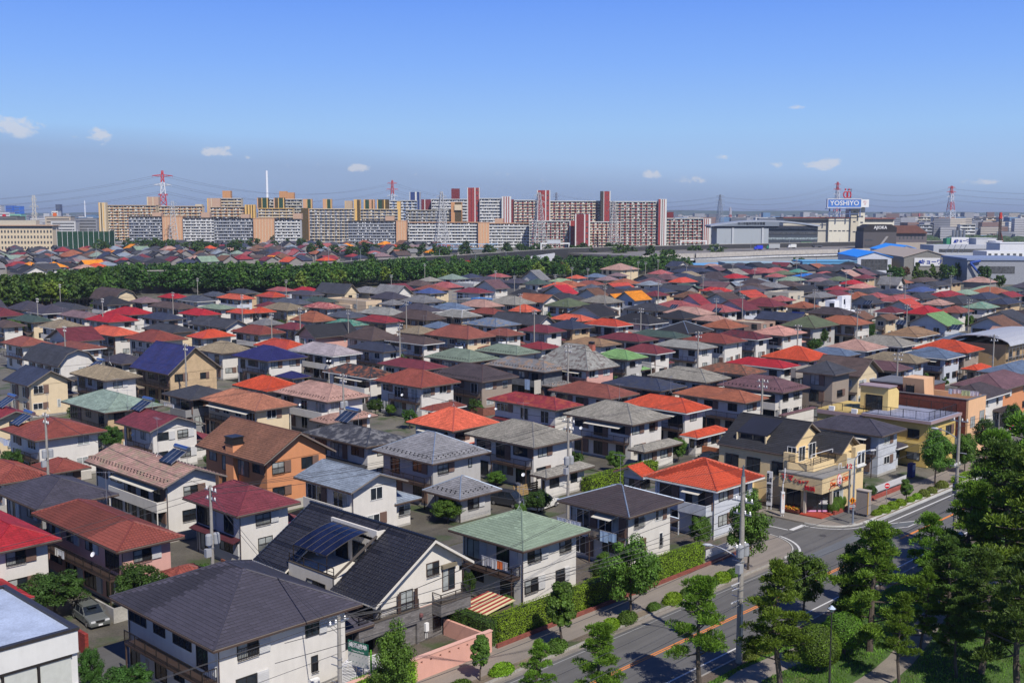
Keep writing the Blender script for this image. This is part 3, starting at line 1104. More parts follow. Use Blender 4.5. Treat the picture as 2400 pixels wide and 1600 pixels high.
# ---------------------------------------------------------------- houses read off the photograph
# zoom region, left corner x, near corner x y, right corner x (eaves), colour, roof kind, options
LIST = '''
G1 805 1570 1330 2664 indigo H st=slate pi=.44 wall=white indiv ng
G3 160 710 600 1205 seagreen H st=slate pi=.41 wall=white indiv ng
G3 957 1490 352 1888 brownblack H st=slate pi=.37 wall=white indiv capblue ng
S 1508 1681 1151 1792 orange H st=wave pi=.44 wall=bluewhite indiv wg
+ G3 1370 1590 60 1700 U 3.2
G1 235 860 605 1350 terracotta H st=wave pi=.43 wall=pink indiv
+ G1 1180 1275 800 1520 H 3.1
S 428 555 1210 705 maroon H st=slate pi=.50 wall=white
G1 -50 265 295 875 indigo H st=slate pi=.40 wall=grey
G1 -620 -90 625 180 red H wall=white
+ G1 -620 -40 1010 255 H 3.1
M1 665 1430 1430 1990 pinkbrown V st=slate pi=.40 wall=white guards c2tan
M2 1075 1580 1475 2080 steel V st=slate pi=.36 wall=white
M3 85 610 1222 1125 slate H st=slate pi=.50 wall=lgrey guards capblue
M3 570 850 1535 1220 slate H st=slate pi=.52 he=3.1 wall=lgrey guards capblue
M3 890 1500 1080 1920 greytile H st=wave pi=.43 wall=white
+ M3 1465 1610 1345 2030 H 3.1
M4 75 680 883 1015 greytile H st=wave pi=.45 wall=white
+ M4 640 785 1120 1120 H 3.1
M4 580 1155 778 1370 orange H st=wave pi=.45 wall=white wg
+ M4 1095 1250 995 1535 H 3.1
M3 380 790 937 1200 salmon H st=wave pi=.48 wall=white
M3 95 510 557 860 terracotta H st=wave pi=.46 wall=white
+ M3 500 610 760 910 H 3.1
M2 165 740 760 1110 mottled H st=wave pi=.45 wall=cream wf
M2 895 1370 682 1750 pinkbrown H st=slate pi=.45 wall=white guards
+ M2 1215 1370 870 1815 H 3.1
M2 215 820 1225 1450 browntile V st=wave pi=.58 wall=orange o=nobal
M2 540 840 590 1170 orange H st=wave pi=.45
M2 1150 1710 1075 2110 charcoal H st=slate pi=.36 wall=white c2grey
M3 1085 1690 752 1895 crimson H st=slate pi=.36 wall=white c2rustred
M3 580 1045 505 1370 brownblack H st=slate pi=.46 wall=taupe guards capbrown
M3 1060 1590 420 1850 grey H st=slate pi=.46 wall=tilegrey tile guards c2tanbrown
M3 125 530 402 720 maroon H pi=.36
M3 1620 2170 655 2425 redbrown H pi=.40 wall=white
M4 1030 1670 690 1876 rust H pi=.38 wall=white
M4 405 930 585 1160 navy H pi=.36 wall=white c2charcoal
M4 810 1325 512 1545 greytile H st=wave pi=.43 wall=white
M4 1220 1680 445 1860 brown H pi=.36 c2rust
S 1680 1835 921 1899 plum H pi=.42 wall=white guards
+ M5 270 310 775 590 H 3.1
S 1700 1836 864 1858 red H pi=.34 wall=white wg
M5 480 1150 950 1360 indigo H st=slate pi=.38 wall=bluewhite siding
M5 440 750 432 935 charcoal H he=8.2 pi=.46 wall=taupe nobal
M5 540 965 445 1165 darkbrown V pi=.60 wall=cream he=6.2 wf
M5 860 1280 400 1410 plum H pi=.40
M5 975 1435 335 1545 tan H st=wave pi=.44
M5 120 530 315 740 orange H st=wave pi=.44 wall=white
M5 1280 1700 295 1855 bluegrey H pi=.36 wall=bluewhite wg
M5 1400 1870 245 2020 orange H st=wave pi=.42 wall=taupe
+ M5 1815 1960 392 2085 H 3.1
M5 480 845 275 970 bluegrey H pi=.38
M5 650 1020 228 1200 pinkbrown H pi=.36
M5 885 1320 190 1455 greytile H st=wave pi=.42
M5 1150 1450 112 1640 tanbrown H pi=.42
M5 1590 1940 160 2060 bluegrey H pi=.40
M5 2120 2300 432 2560 bluegrey H pi=.36
M5 1725 2180 560 2480 plum H pi=.42 wall=orange
M5 1720 2010 640 2330 brownblack H pi=.44 wall=white
M5 10 320 100 515 pink H pi=.36 wall=white
M1 610 910 495 1250 tan H st=wave pi=.45 wall=white
M1 1000 1310 940 1800 maroon V st=slate pi=.36 wall=white
M1 535 915 775 1430 greengrey H pi=.40 wall=beige
M1 0 305 1020 940 terracotta H st=slate pi=.34 wall=white
+ M1 270 460 1305 800 H 3.1
M1 -560 -60 850 330 crimson V pi=.34 wall=cream
M1 20 240 540 655 navy V st=slate pi=.55 wall=cream wf nobal
M1 190 505 372 868 charcoal M st=slate pi=.55 wall=white wf nobal
M1 1130 1470 440 1955 royal V st=slate pi=.80 wall=beige siding c2bluetile
M1 860 1060 350 1220 indigo H pi=.42
M1 1415 1665 660 2060 charcoal H pi=.34 wall=grey
M1 -300 -10 1402 150 terracotta H he=3.2
M2 530 850 325 1200 royal H st=wave pi=.46 wall=white
+ M2 915 1060 478 1230 H 3.1
M2 1020 1420 280 1680 lavender H st=slate pi=.46 wall=white
M2 205 440 258 740 tan H st=wave pi=.46
M2 725 1010 222 1190 orange H st=wave pi=.46
M2 1330 1740 475 1980 spotted H st=wave pi=.44 wall=white c2rust
M2 1540 1860 245 2060 navy H st=wave pi=.40 wall=white
R2 345 540 755 960 black U pi=.62 wall=pink
R2 790 1060 775 1320 darkbrown H pi=.60
R2 1180 1540 815 1720 darkbrown H pi=.40 wall=white guards
R2 1290 1490 720 1700 tan H st=wave pi=.40
R2 1545 1945 765 2205 redbrown H st=wave pi=.52 wall=cream wf
M3 1040 1265 105 1400 redbrown H
M3 1360 1620 77 1785 maroon H wall=white
M3 1415 1570 222 1690 crimson H pi=.36
M3 980 1350 272 1560 moss H pi=.40 guards
M3 535 930 335 1210 moss H pi=.40 guards
M4 -200 290 405 570 lightgrey H st=slate pi=.85 wall=pink c2darkbrown
M4 330 640 315 820 lime H st=wave pi=.44 wall=lgrey
M4 580 895 262 1055 maroon H st=wave pi=.44 wall=white
M4 70 410 195 590 tanbrown H pi=.34
M4 360 740 155 915 maroon H pi=.34
M4 645 1060 125 1180 darkgreen H pi=.36
M4 870 1170 80 1395 black H pi=.44 capblue
M4 850 1270 222 1430 lightgrey H pi=.36 wall=white
M4 1110 1500 172 1690 terracotta H st=slate pi=.36 wall=white
M4 1385 1775 135 1900 maroon H st=wave pi=.42 wall=white c2black
R1 -120 20 655 150 darkbrown H
R1 90 290 612 490 darkgreen H wall=cream
R1 345 500 668 790 tan H wall=white st=wave
R1 380 640 497 850 charcoal H
R1 530 760 572 935 mauve H
R1 970 1185 545 1430 red H wall=white
R1 775 990 612 1280 red H wall=white
R1 760 1040 738 1305 salmon H st=wave wall=white
R1 1140 1390 792 1730 terracotta H st=wave
R1 0 190 832 490 redbrown H
R1 470 720 865 910 redbrown H pi=.30
R1 760 1050 412 1280 darkbrown M pi=.62 wall=cream nobal
R1 1180 1300 432 1500 mauve H
R1 1445 1600 392 1740 red H
R1 1630 1810 420 2000 navygrey H
R1 1320 1630 487 1820 darkbrown H
R1 1635 1835 550 2040 red H
R1 1840 1975 372 2110 navygrey H
R1 2080 2250 345 2352 charcoal H
R1 1990 2200 402 2350 salmon H
R1 1820 2020 492 2180 seagreen H pi=.32
R1 2075 2230 532 2400 orange H
R1 1720 2070 665 2310 charcoal V pi=.5 wall=white
R1 1300 1590 705 1810 charcoal H
R1 1720 1860 760 2170 orange H wall=white
R1 2120 2382 725 2627 terracotta H st=wave
R1 1280 1500 590 1720 navy H wall=white
R2 -10 150 382 310 orange H
R2 90 240 325 370 rose H
R2 320 480 325 590 red H
R2 530 810 352 960 charcoal V pi=.95 wall=cream nobal
R2 1055 1280 362 1455 grey V pi=.75 wall=white
R2 295 500 362 630 indigo H
R2 415 620 428 700 darkgreen H
R2 130 380 445 520 navygrey H
R2 40 280 503 490 tan H
R2 430 650 487 820 rose H c2pink
R2 310 520 608 745 rust H pi=.6
R2 155 350 680 450 maroon H
R2 630 860 572 1045 navygrey H
R2 630 860 648 1040 teal H c2sage
R2 910 1190 617 1370 crimson H wall=white
R2 930 1220 548 1400 lightgrey H pi=.5
R2 1240 1560 590 1750 darkbrown H pi=.55
R2 1310 1540 432 1745 grey H
R2 1140 1250 452 1400 grey H
R2 1440 1600 347 1760 blue H
R2 1440 1650 320 1800 redbrown H
R2 1470 1590 234 1725 greytile H st=slate
R2 1650 1800 217 1960 greengrey H
R2 1590 1830 498 2010 bluegrey H
R2 1615 1890 568 2080 lightgrey H capwhite
R2 1950 2180 537 2310 terracotta H
R2 1990 2200 303 2340 plum U pi=.5 wall=white
R2 2110 2250 195 2352 rose H
R2 1840 1960 205 2110 navy H
R2 1890 2200 652 2450 bluegrey H pi=.34 c2tan
R2 1600 1690 668 1810 bluegrey H
R2 -10 100 470 120 maroon H
R2 -30 60 640 270 grey H
R2 -60 20 525 130 orange H
R3 290 520 470 740 olive H
R3 905 1130 412 1290 yorange U pi=.62 wall=bluewhite
R3 868 970 410 1045 yorange U pi=.6 he=5.2 wall=bluewhite
R3 265 500 356 625 red U pi=.5 wall=white
R3 560 800 386 920 brown U pi=.5 wall=white
R3 1480 1750 463 1855 crimson U pi=.6 wall=bluewhite
R3 1820 2150 503 2290 maroon U pi=.45 wall=bluewhite
R3 95 240 262 370 darkgreen H pi=.5
R3 60 270 222 350 grey U pi=.6
R3 500 600 209 700 salmon H
R3 650 800 198 900 bluegrey H
R3 330 500 242 590 ltgreen H
R3 270 470 298 600 salmon H pi=.5
R3 830 950 298 1130 orange U pi=.5
R3 580 740 318 880 navygrey H pi=.5
R3 750 870 225 1000 mauve H
R3 870 1000 186 1080 mauve H
R3 1235 1370 168 1490 rose H
R3 1130 1330 252 1450 plum H
R3 1420 1560 246 1715 orange H pi=.5
R3 1425 1640 302 1760 darkgreen H
R3 1450 1650 387 1810 brown H
R3 1210 1330 370 1455 maroon H
R3 1710 1960 330 2050 red H c2orange
R3 1700 1850 252 1965 indigo H
R3 1900 2050 207 2190 red H
R3 1975 2190 387 2350 orange U pi=.45
R3 1980 2180 337 2350 indigo H pi=.5
R3 -250 240 640 420 charcoal V pi=.62 wall=white
R3 -30 180 362 265 black H pi=.6
R3 340 640 602 740 salmon H
R3 290 560 674 760 navy H wall=beige
R3 660 965 650 1115 orange H wall=white
R3 550 760 522 980 brownblack H pi=.5
R3 890 1260 628 1440 black H pi=.5 wall=white
R3 1320 1580 578 1750 black H
R3 1650 1920 606 2030 pinkbrown H
R3 1720 2000 670 2180 rust H
R3 0 130 517 265 salmon H pi=.6
R3 1540 1600 190 1750 tan H pi=.6
R3 1330 1420 195 1510 grey H
R3 1400 1520 98 1640 navy V pi=.45
R3 1770 1900 360 1990 plum U
R3 1780 1990 402 2110 indigo U
R3 2130 2330 430 2480 rust H
R3 1130 1260 270 1390 steel H
R3 1960 2050 275 2160 steel H
R3 2230 2300 240 2380 steel H
R3 870 1000 325 1150 navy U
R3 860 1030 262 1200 rust H
R3 560 760 268 870 redbrown H
R3 800 1000 130 1240 pinkbrown H
R4 0 130 172 260 olive H
R4 200 280 152 380 teal H
R4 20 90 194 180 rose H
R4 60 210 232 360 sage H
R4 225 340 190 490 sky H pi=.3 c2black
R4 415 520 177 640 rose H
R4 370 480 237 600 mauve H
R4 640 800 262 910 red H
R4 725 860 298 1000 pink H c2rose
R4 505 680 318 770 crimson H
R4 770 900 210 1005 maroon H
R4 1000 1200 268 1270 grey V pi=.9 wall=white
R4 1190 1260 252 1345 rust H
R4 1280 1420 237 1610 darkbrown H
R4 1420 1560 277 1700 charcoal H
R4 1280 1420 332 1560 blue H
R4 1440 1630 378 1815 crimson H c2red
R4 1740 1850 356 1960 sage H
R4 1900 2010 320 2140 sage H
R4 2060 2240 382 2350 crimson U
R4 1560 1790 442 1950 charcoal H pi=.55
R4 620 880 402 1060 rust H
R4 930 1040 386 1140 rose H
R4 1040 1190 425 1420 rose H pi=.5
R4 1060 1340 487 1460 orange U pi=.5 wall=white
R4 1240 1500 542 1670 red H pi=.5 wall=cream
R4 1010 1180 525 1290 maroon H
R4 740 960 440 1070 charcoal U pi=.55
R4 1530 1770 525 1895 redbrown H
R4 1770 2010 487 2135 sage H wall=white c2teal
R4 1400 1600 455 1780 pinkbrown H
R4 1260 1650 646 1805 lime U pi=.50 wall=bluewhite
R4 1820 2200 670 2345 brown U pi=.5 wall=bluewhite
R4 725 900 585 945 brown U pi=.5
R4 870 1100 590 1215 brown U pi=.5 wall=cream
R4 100 430 662 660 olive H pi=.5 wall=lgrey capbrown
R4 10 150 417 260 rose H
R4 140 350 482 490 rust H
R4 320 480 386 640 grey H
R4 520 640 364 780 maroon H
R4 190 330 337 490 black U pi=.6
R4 565 650 228 770 olive H
R4 1580 1700 250 1800 charcoal H
R4 1270 1380 300 1520 navy H
R4 2100 2230 330 2352 darkgreen H
R4 1880 2010 400 2190 navy H pi=.5
R4 2050 2200 445 2350 navy H
R4 820 960 340 1120 charcoal H
R4 1040 1150 350 1290 navy H
R4 1240 1420 400 1570 charcoal H pi=.5
R4 430 560 270 680 charcoal H pi=.5
R4 640 660 60 800 lightgrey H
'''
def parse_list():
 specs = []
 for ln in LIST.strip().splitlines():
  t = ln.split()
  if t[0] == '+':
   reg, lx, bx, by, rx, kind, he = t[1], *map(float, t[2:6]), t[6], float(t[7])
   u, v, W, Dp = from_px(reg, lx, bx, by, rx, he)
   s = specs[-1]
   s['wings'].append((u - s['u'], v - s['v'], W, Dp, he, kind, .42))
   continue
  reg, lx, bx, by, rx = t[0], *map(float, t[1:5])
  s = dict(col=t[5], kind=t[6], opts=[], he=5.8, pitch=.42, style=None, wall=None, wings=[])
  for q in t[7:]:
   if q.startswith('pi='):
    s['pitch'] = float(q[3:])
   elif q.startswith('he='):
    s['he'] = float(q[3:])
   elif q.startswith('st='):
    s['style'] = q[3:]
   elif q.startswith('wall='):
    s['wall'] = q[5:]
   elif q.startswith('o='):
    s['opts'].append(q[2:])
   else:
    s['opts'].append(q)
  s['u'], s['v'], s['W'], s['Dp'] = from_px(reg, lx, bx, by, rx, s['he'])
  specs.append(s)
 return specs
SPECS = parse_list()
def resolve(specs):
 """push overlapping eaves rectangles apart by trimming the one farther away"""
 for i, a in enumerate(specs):
  for b in specs[i + 1:]:
   for _ in range(1):
    ox = min(a['u'] + a['W'], b['u'] + b['W']) - max(a['u'], b['u'])
    oy = min(a['v'] + a['Dp'], b['v'] + b['Dp']) - max(a['v'], b['v'])
    if ox > -.3 and oy > -.3:
     # trim far one on the side nearest the camera or the near one at its far side
     n, f = (a, b) if dist(a['u'], a['v']) < dist(b['u'], b['v']) else (b, a)
     if ox < oy:
      if f['u'] > n['u']:
       n['W'] = max(5.0, n['W'] - ox - .4)
      else:
       f['W'] = max(5.0, f['W'] - ox - .4)
     else:
      if f['v'] > n['v']:
       n['Dp'] = max(5.0, n['Dp'] - oy - .4)
      else:
       f['Dp'] = max(5.0, f['Dp'] - oy - .4)
for s_ in SPECS:
 s_['W'] = max(s_['W'], 6.5)
 s_['Dp'] = max(s_['Dp'], 7.5)
resolve(SPECS)
# single-storey wings in the gaps, as most of these houses have
rw = random.Random(12)
for s in SPECS:
 if s['wings'] or s['he'] < 5 or dist(s['u'], s['v']) > 290 or rw.random() < .2:
  continue
 for side in ('x', 'y'):
  w_, d_ = (rw.uniform(2.6,4.2), rw.uniform(4,6.5)) if side == 'x' else (rw.uniform(4,6.5), rw.uniform(2.4,3.6))
  ou, ovv = (s['W'] - 1.2, rw.uniform(.6, max(.7, s['Dp'] - d_ - 1))) if side == 'x' else (rw.uniform(.6, max(.7, s['W'] - w_ - .5)),-d_ + 1.2)
  a, b = s['u'] + ou, s['v'] + ovv
  if any(t is not s and a < t['u'] + t['W'] + .3 and a + w_ > t['u'] - .3 and b < t['v'] + t['Dp'] + .3 and b + d_ > t['v'] - .3 for t in SPECS):
   continue
  if 104 < a + w_ / 2 < 112.5 or b < 64.8 or any(v0 - .2 < b < v0 + 6.2 or v0 < b + d_ < v0 + 6.2 for v0 in (78.6,127.3,174.3,221.5,269)):
   continue
  s['wings'].append((ou, ovv, w_, d_, 3.15, 'H', .4))
  break
for s in SPECS:
 s['o'] = house(s['u'], s['v'], min(s['W'], 17), min(s['Dp'], 19), s['col'], s['kind'], s['he'], s['pitch'], s['style'], s['wall'],
    wings=s['wings'], opts=tuple(s['opts']))
def hpx(bx_, by_, ty_):
 """height of something standing at base pixel whose top is at photo y ty"""
 u, v = P(bx_, by_, 0)
 lo, hi = 0.0,34.0
 for _ in range(40):
  m = (lo + hi) / 2
  if J(u, v, m)[1] > ty_:
   lo = m
  else:
   hi = m
 return u, v, lo
def blocked(u, v, r=1.0):
 for (a, b, c_, d_) in FOOT:
  if a - r < u < c_ + r and b - r < v < d_ + r:
   return True
 return False
def interp(pts, x):
 for (x0, y0),(x1, y1) in zip(pts[:-1], pts[1:]):
  if x <= x1:
   return y0 + (y1 - y0) * (x - x0) / (x1 - x0)
 return pts[-1][1]
# ---------------------------------------------------------------- ground, road, pavements
M_ASPH = mat('asphalt', (.125,.122,.115))
M_ASPH2 = mat('asphalt', (.105,.102,.096))
M_WALK = mat('asphalt', (.255,.222,.185))
M_KERB = mat('concrete', (.36,.34,.30))
M_SOIL = mat('soil', (.13,.10,.07))
M_GRASS = mat('grass', (.065,.125,.022))
M_LINE = mat('paint', (.62,.62,.60))
M_ORLINE = mat('paint', (.72,.24,.05))
def sheet(name, pts, z, m, kind='structure'):
 mb = MB()
 mb.poly([(p[0], p[1], z) for p in pts])
 return tag(obj(name, mb, m), kind=kind)
def slab(name, pts, z0, z1, m, kind='structure', parent=None):
 mb = MB()
 mb.prism([(p[0], p[1], z1) for p in pts], (0,0, z0 - z1))
 o = obj(name, mb, m, parent)
 return tag(o, kind=kind) if kind else o
def ring(c, r, a0, a1, n=14):
 return [(c[0] + r * math.cos(R(a0 + (a1 - a0) * i / n)), c[1] + r * math.sin(R(a0 + (a1 - a0) * i / n))) for i in range(n + 1)]
sheet('ground', [(-9000,-9000),(16000,-9000),(16000,16000),(-9000,16000)], -.06, mat('soil', (.15,.14,.115)))
sheet('road', [(-60,46.3),(420,46.3),(420,57.0),(-60,57.0)], 0, M_ASPH)
sheet('road', [(97.0,57.0),(105.0,57.0),(105.0,65),(97.0,65)], -.002, M_ASPH)
sheet('road', [(111.4,57.0),(120,57.0),(120,63),(111.4,63)], -.002, M_ASPH)
sheet('side_street', [(105.0,57.0),(111.4,57.0),(111.4,400),(105.0,400)], 0, M_ASPH)
for v0 in (78.6,127.3,174.3,221.5,269,316):
 sheet('back_street', [(-60, v0),(105.0, v0),(105.0, v0 + 6.2),(-60, v0 + 6.2)], 0, M_ASPH2)
 sheet('back_street', [(111.4, v0),(420, v0),(420, v0 + 6.2),(111.4, v0 + 6.2)], 0, M_ASPH2)
for u0 in (222,333):
 sheet('cross_street', [(u0,57),(u0 + 5,57),(u0 + 5,420),(u0,420)], .004, M_ASPH2)
CL, CR = (98.5,63.4),(116.2,62.2)
arcL = ring(CL, 6.35,-90,0)
arcR = ring(CR, 4.75,180,270)
slab('pavement', [(-60,58.1),(90.5,58.1),(90.5,57.2)] + [(CL[0] + (p[0] - CL[0]) * .97, CL[1] + (p[1] - CL[1]) * .97) for p in arcL] + [(104.7,64.4),(-60,64.4)], -.05,.12, M_WALK)
slab('pavement', [(420,58.1),(119,58.1),(119,57.2)] + [(CR[0] + (p[0] - CR[0]) * .96, CR[1] + (p[1] - CR[1]) * .96) for p in reversed(arcR)] + [(111.65,77),(112.6,77),(114.0,66),(114.2,61.6),(420,61.6)], -.05,.12, M_WALK)
slab('pavement', [(113.9,58.3),(124.5,58.3),(124.5,61.5),(114.6,61.5)], .1,.124, M_ASPH)
slab('verge', [(-60,57.2),(90.5,57.2),(90.5,58.1),(-60,58.1)], -.05,.13, mat('soil', (.20,.16,.11)))
slab('verge', [(119,57.2),(420,57.2),(420,58.1),(119,58.1)], -.05,.13, mat('soil', (.20,.16,.11)))
# kerbs, one stone after another near the camera
kerbm = MB()
kerbm.box(0,0,0,.97,.16,.15)
kme = kerbm.mesh('kerb_stone', M_KERB)
kb = root('kerb', None, None, (0,0,0))
kb['kind'] = 'structure'
for i in range(50,98):
 put('kerb_stone', kme, kb, (i, 57.0,0))
for i in range(64,112):
 put('kerb_stone', kme, kb, (i, 46.15,0))
mb = MB()
mb.box(-60,57.0,0,50,57.16,.15)
mb.box(-60,46.15,0,64,46.31,.15)
mb.box(112,46.15,0,420,46.31,.15)
for arc, c, r2 in ((arcL, CL, 6.2),(arcR, CR, 4.6)):
 for i in range(len(arc) - 1):
  a, b = arc[i], arc[i + 1]
  ia = (c[0] + (a[0] - c[0]) * r2 / math.dist(a, c), c[1] + (a[1] - c[1]) * r2 / math.dist(a, c))
  ib = (c[0] + (b[0] - c[0]) * r2 / math.dist(b, c), c[1] + (b[1] - c[1]) * r2 / math.dist(b, c))
  mb.prism([(*a, .15),(*b, .15),(*ib, .15),(*ia, .15)], (0,0,-.15))
mb.box(116.4,57.25,0,420,57.62,.15)
o = obj('kerb_line', mb, mat('concrete', (.5,.49,.45)), kb)
o['kind'] = 'stuff'
# gutter strips in lighter concrete
sheet('gutter_strip', [(-60,56.35),(98,56.35),(98,57.0),(-60,57.0)], .004, mat('concrete', (.27,.24,.2)))
sheet('gutter_strip', [(118,56.55),(420,56.55),(420,57.25),(118,57.25)], .004, mat('concrete', (.5,.5,.47)))
def line(name, pts, w, m, z=.008):
 mb = MB()
 for i in range(len(pts) - 1):
  a, b = Vector((*pts[i], 0)), Vector((*pts[i + 1], 0))
  d = (b - a).normalized()
  n = Vector((-d.y, d.x, 0)) * w / 2
  e = d * .01
  mb.poly([(a - n - e + Vector((0,0, z))),(b - n + e + Vector((0,0, z))),(b + n + e + Vector((0,0, z))),(a + n - e + Vector((0,0, z)))])
 return tag(obj(name, mb, m), kind='structure')
line('centre_line', [(-60,51.42),(101.5,51.42)], .13, M_ORLINE)
line('centre_line', [(-60,51.66),(101.5,51.66)], .13, M_ORLINE)
line('centre_line', [(113.5,51.75),(420,51.75)], .30, M_ORLINE)
line('edge_line', [(-60,47.5),(420,47.6)], .16, M_LINE)
line('edge_line', [(113.6,55.6),(420,55.6)], .20, M_LINE)
line('edge_line', [(-60,55.95),(97.5,55.95)], .10, mat('paint', (.3,.3,.29)))
line('corner_line', ring(CL, 7.0,-75,-14,10),.24, M_LINE)
line('corner_line', ring((116.2,62.2),5.5,182,262,10),.16, M_LINE)
line('stop_line', [(108.2,62.0),(111.0,62.0)], .55, M_LINE)
line('lane_line', [(108.0,62.3),(108.0,63.6),(108.0,66.5)], .2, M_LINE)
sheet('manhole_cover', ring((108.7,58.4),.42,0,360,18)[:-1], .008, mat('metal', (.10,.10,.10), rough=.6, metal=.4))
sheet('road_patch', [(100.5,54.6),(112.4,54.9),(112.4,56.0),(100.5,56.0)], .006, mat('asphalt', (.13,.14,.15)))
line('bus_bay_line', [(113.8,55.5),(118.6,53.2),(122.4,53.2),(117.9,55.5)], .16, M_LINE, .010)
sheet('road_patch', [(114.6,55.35),(118.9,53.4),(121.8,53.4),(117.7,55.35)], .0065, mat('asphalt', (.12,.13,.135)))
# near side of the road: park
slab('park_verge', [(40,45.2),(420,45.2),(420,46.15),(40,46.15)], -.05,.13, M_SOIL)
slab('park_ground', [(-80,-60),(420,-60),(420,45.2),(-80,45.2)], -.05,.11, M_GRASS)
def ribbon(name, px, w, z, m, kind='structure'):
 pts = [P(*p, 0) for p in px]
 mb = MB()
 prev = None
 L_, R_ = [], []
 for i, p in enumerate(pts):
  a = pts[max(0, i - 1)]
  b = pts[min(len(pts) - 1, i + 1)]
  d = Vector((b[0] - a[0], b[1] - a[1], 0)).normalized()
  L_.append((p[0] - d.y * w / 2, p[1] + d.x * w / 2, z))
  R_.append((p[0] + d.y * w / 2, p[1] - d.x * w / 2, z))
 for i in range(len(pts) - 1):
  mb.quad(R_[i], R_[i + 1], L_[i + 1], L_[i])
 return tag(obj(name, mb, m), kind=kind)
ribbon('park_path', [(1690,1640),(1760,1585),(1850,1545),(1905,1525),(1960,1490)], 2.3,.125, M_WALK)
ribbon('park_path', [(2000,1630),(2070,1585),(2110,1550),(2150,1500),(2185,1450),(2210,1420),(2300,1390),(2420,1330)], 2.0,.125, mat('concrete', (.24,.21,.17)))
# trodden earth of the plots behind the pavement
slab('plot_ground', [(-60,64.4),(104.9,64.4),(104.9,78.5),(-60,78.5)], -.05,.10, mat('soil', (.12,.10,.08)))
slab('plot_ground', [(-60,84.9),(104.9,84.9),(104.9,127.2),(-60,127.2)], -.05,.10, mat('soil', (.105,.095,.075)))
slab('plot_ground', [(115,84.9),(221,84.9),(221,127.2),(115,127.2)], -.05,.10, mat('soil', (.105,.095,.075)))
def bx(mb, *a):
 return mb.box(*a)
def simple(name, label, cat, mb, m, **kw):
 o = obj(name, mb, m)
 return tag(o, label, cat, kw.get('group'))
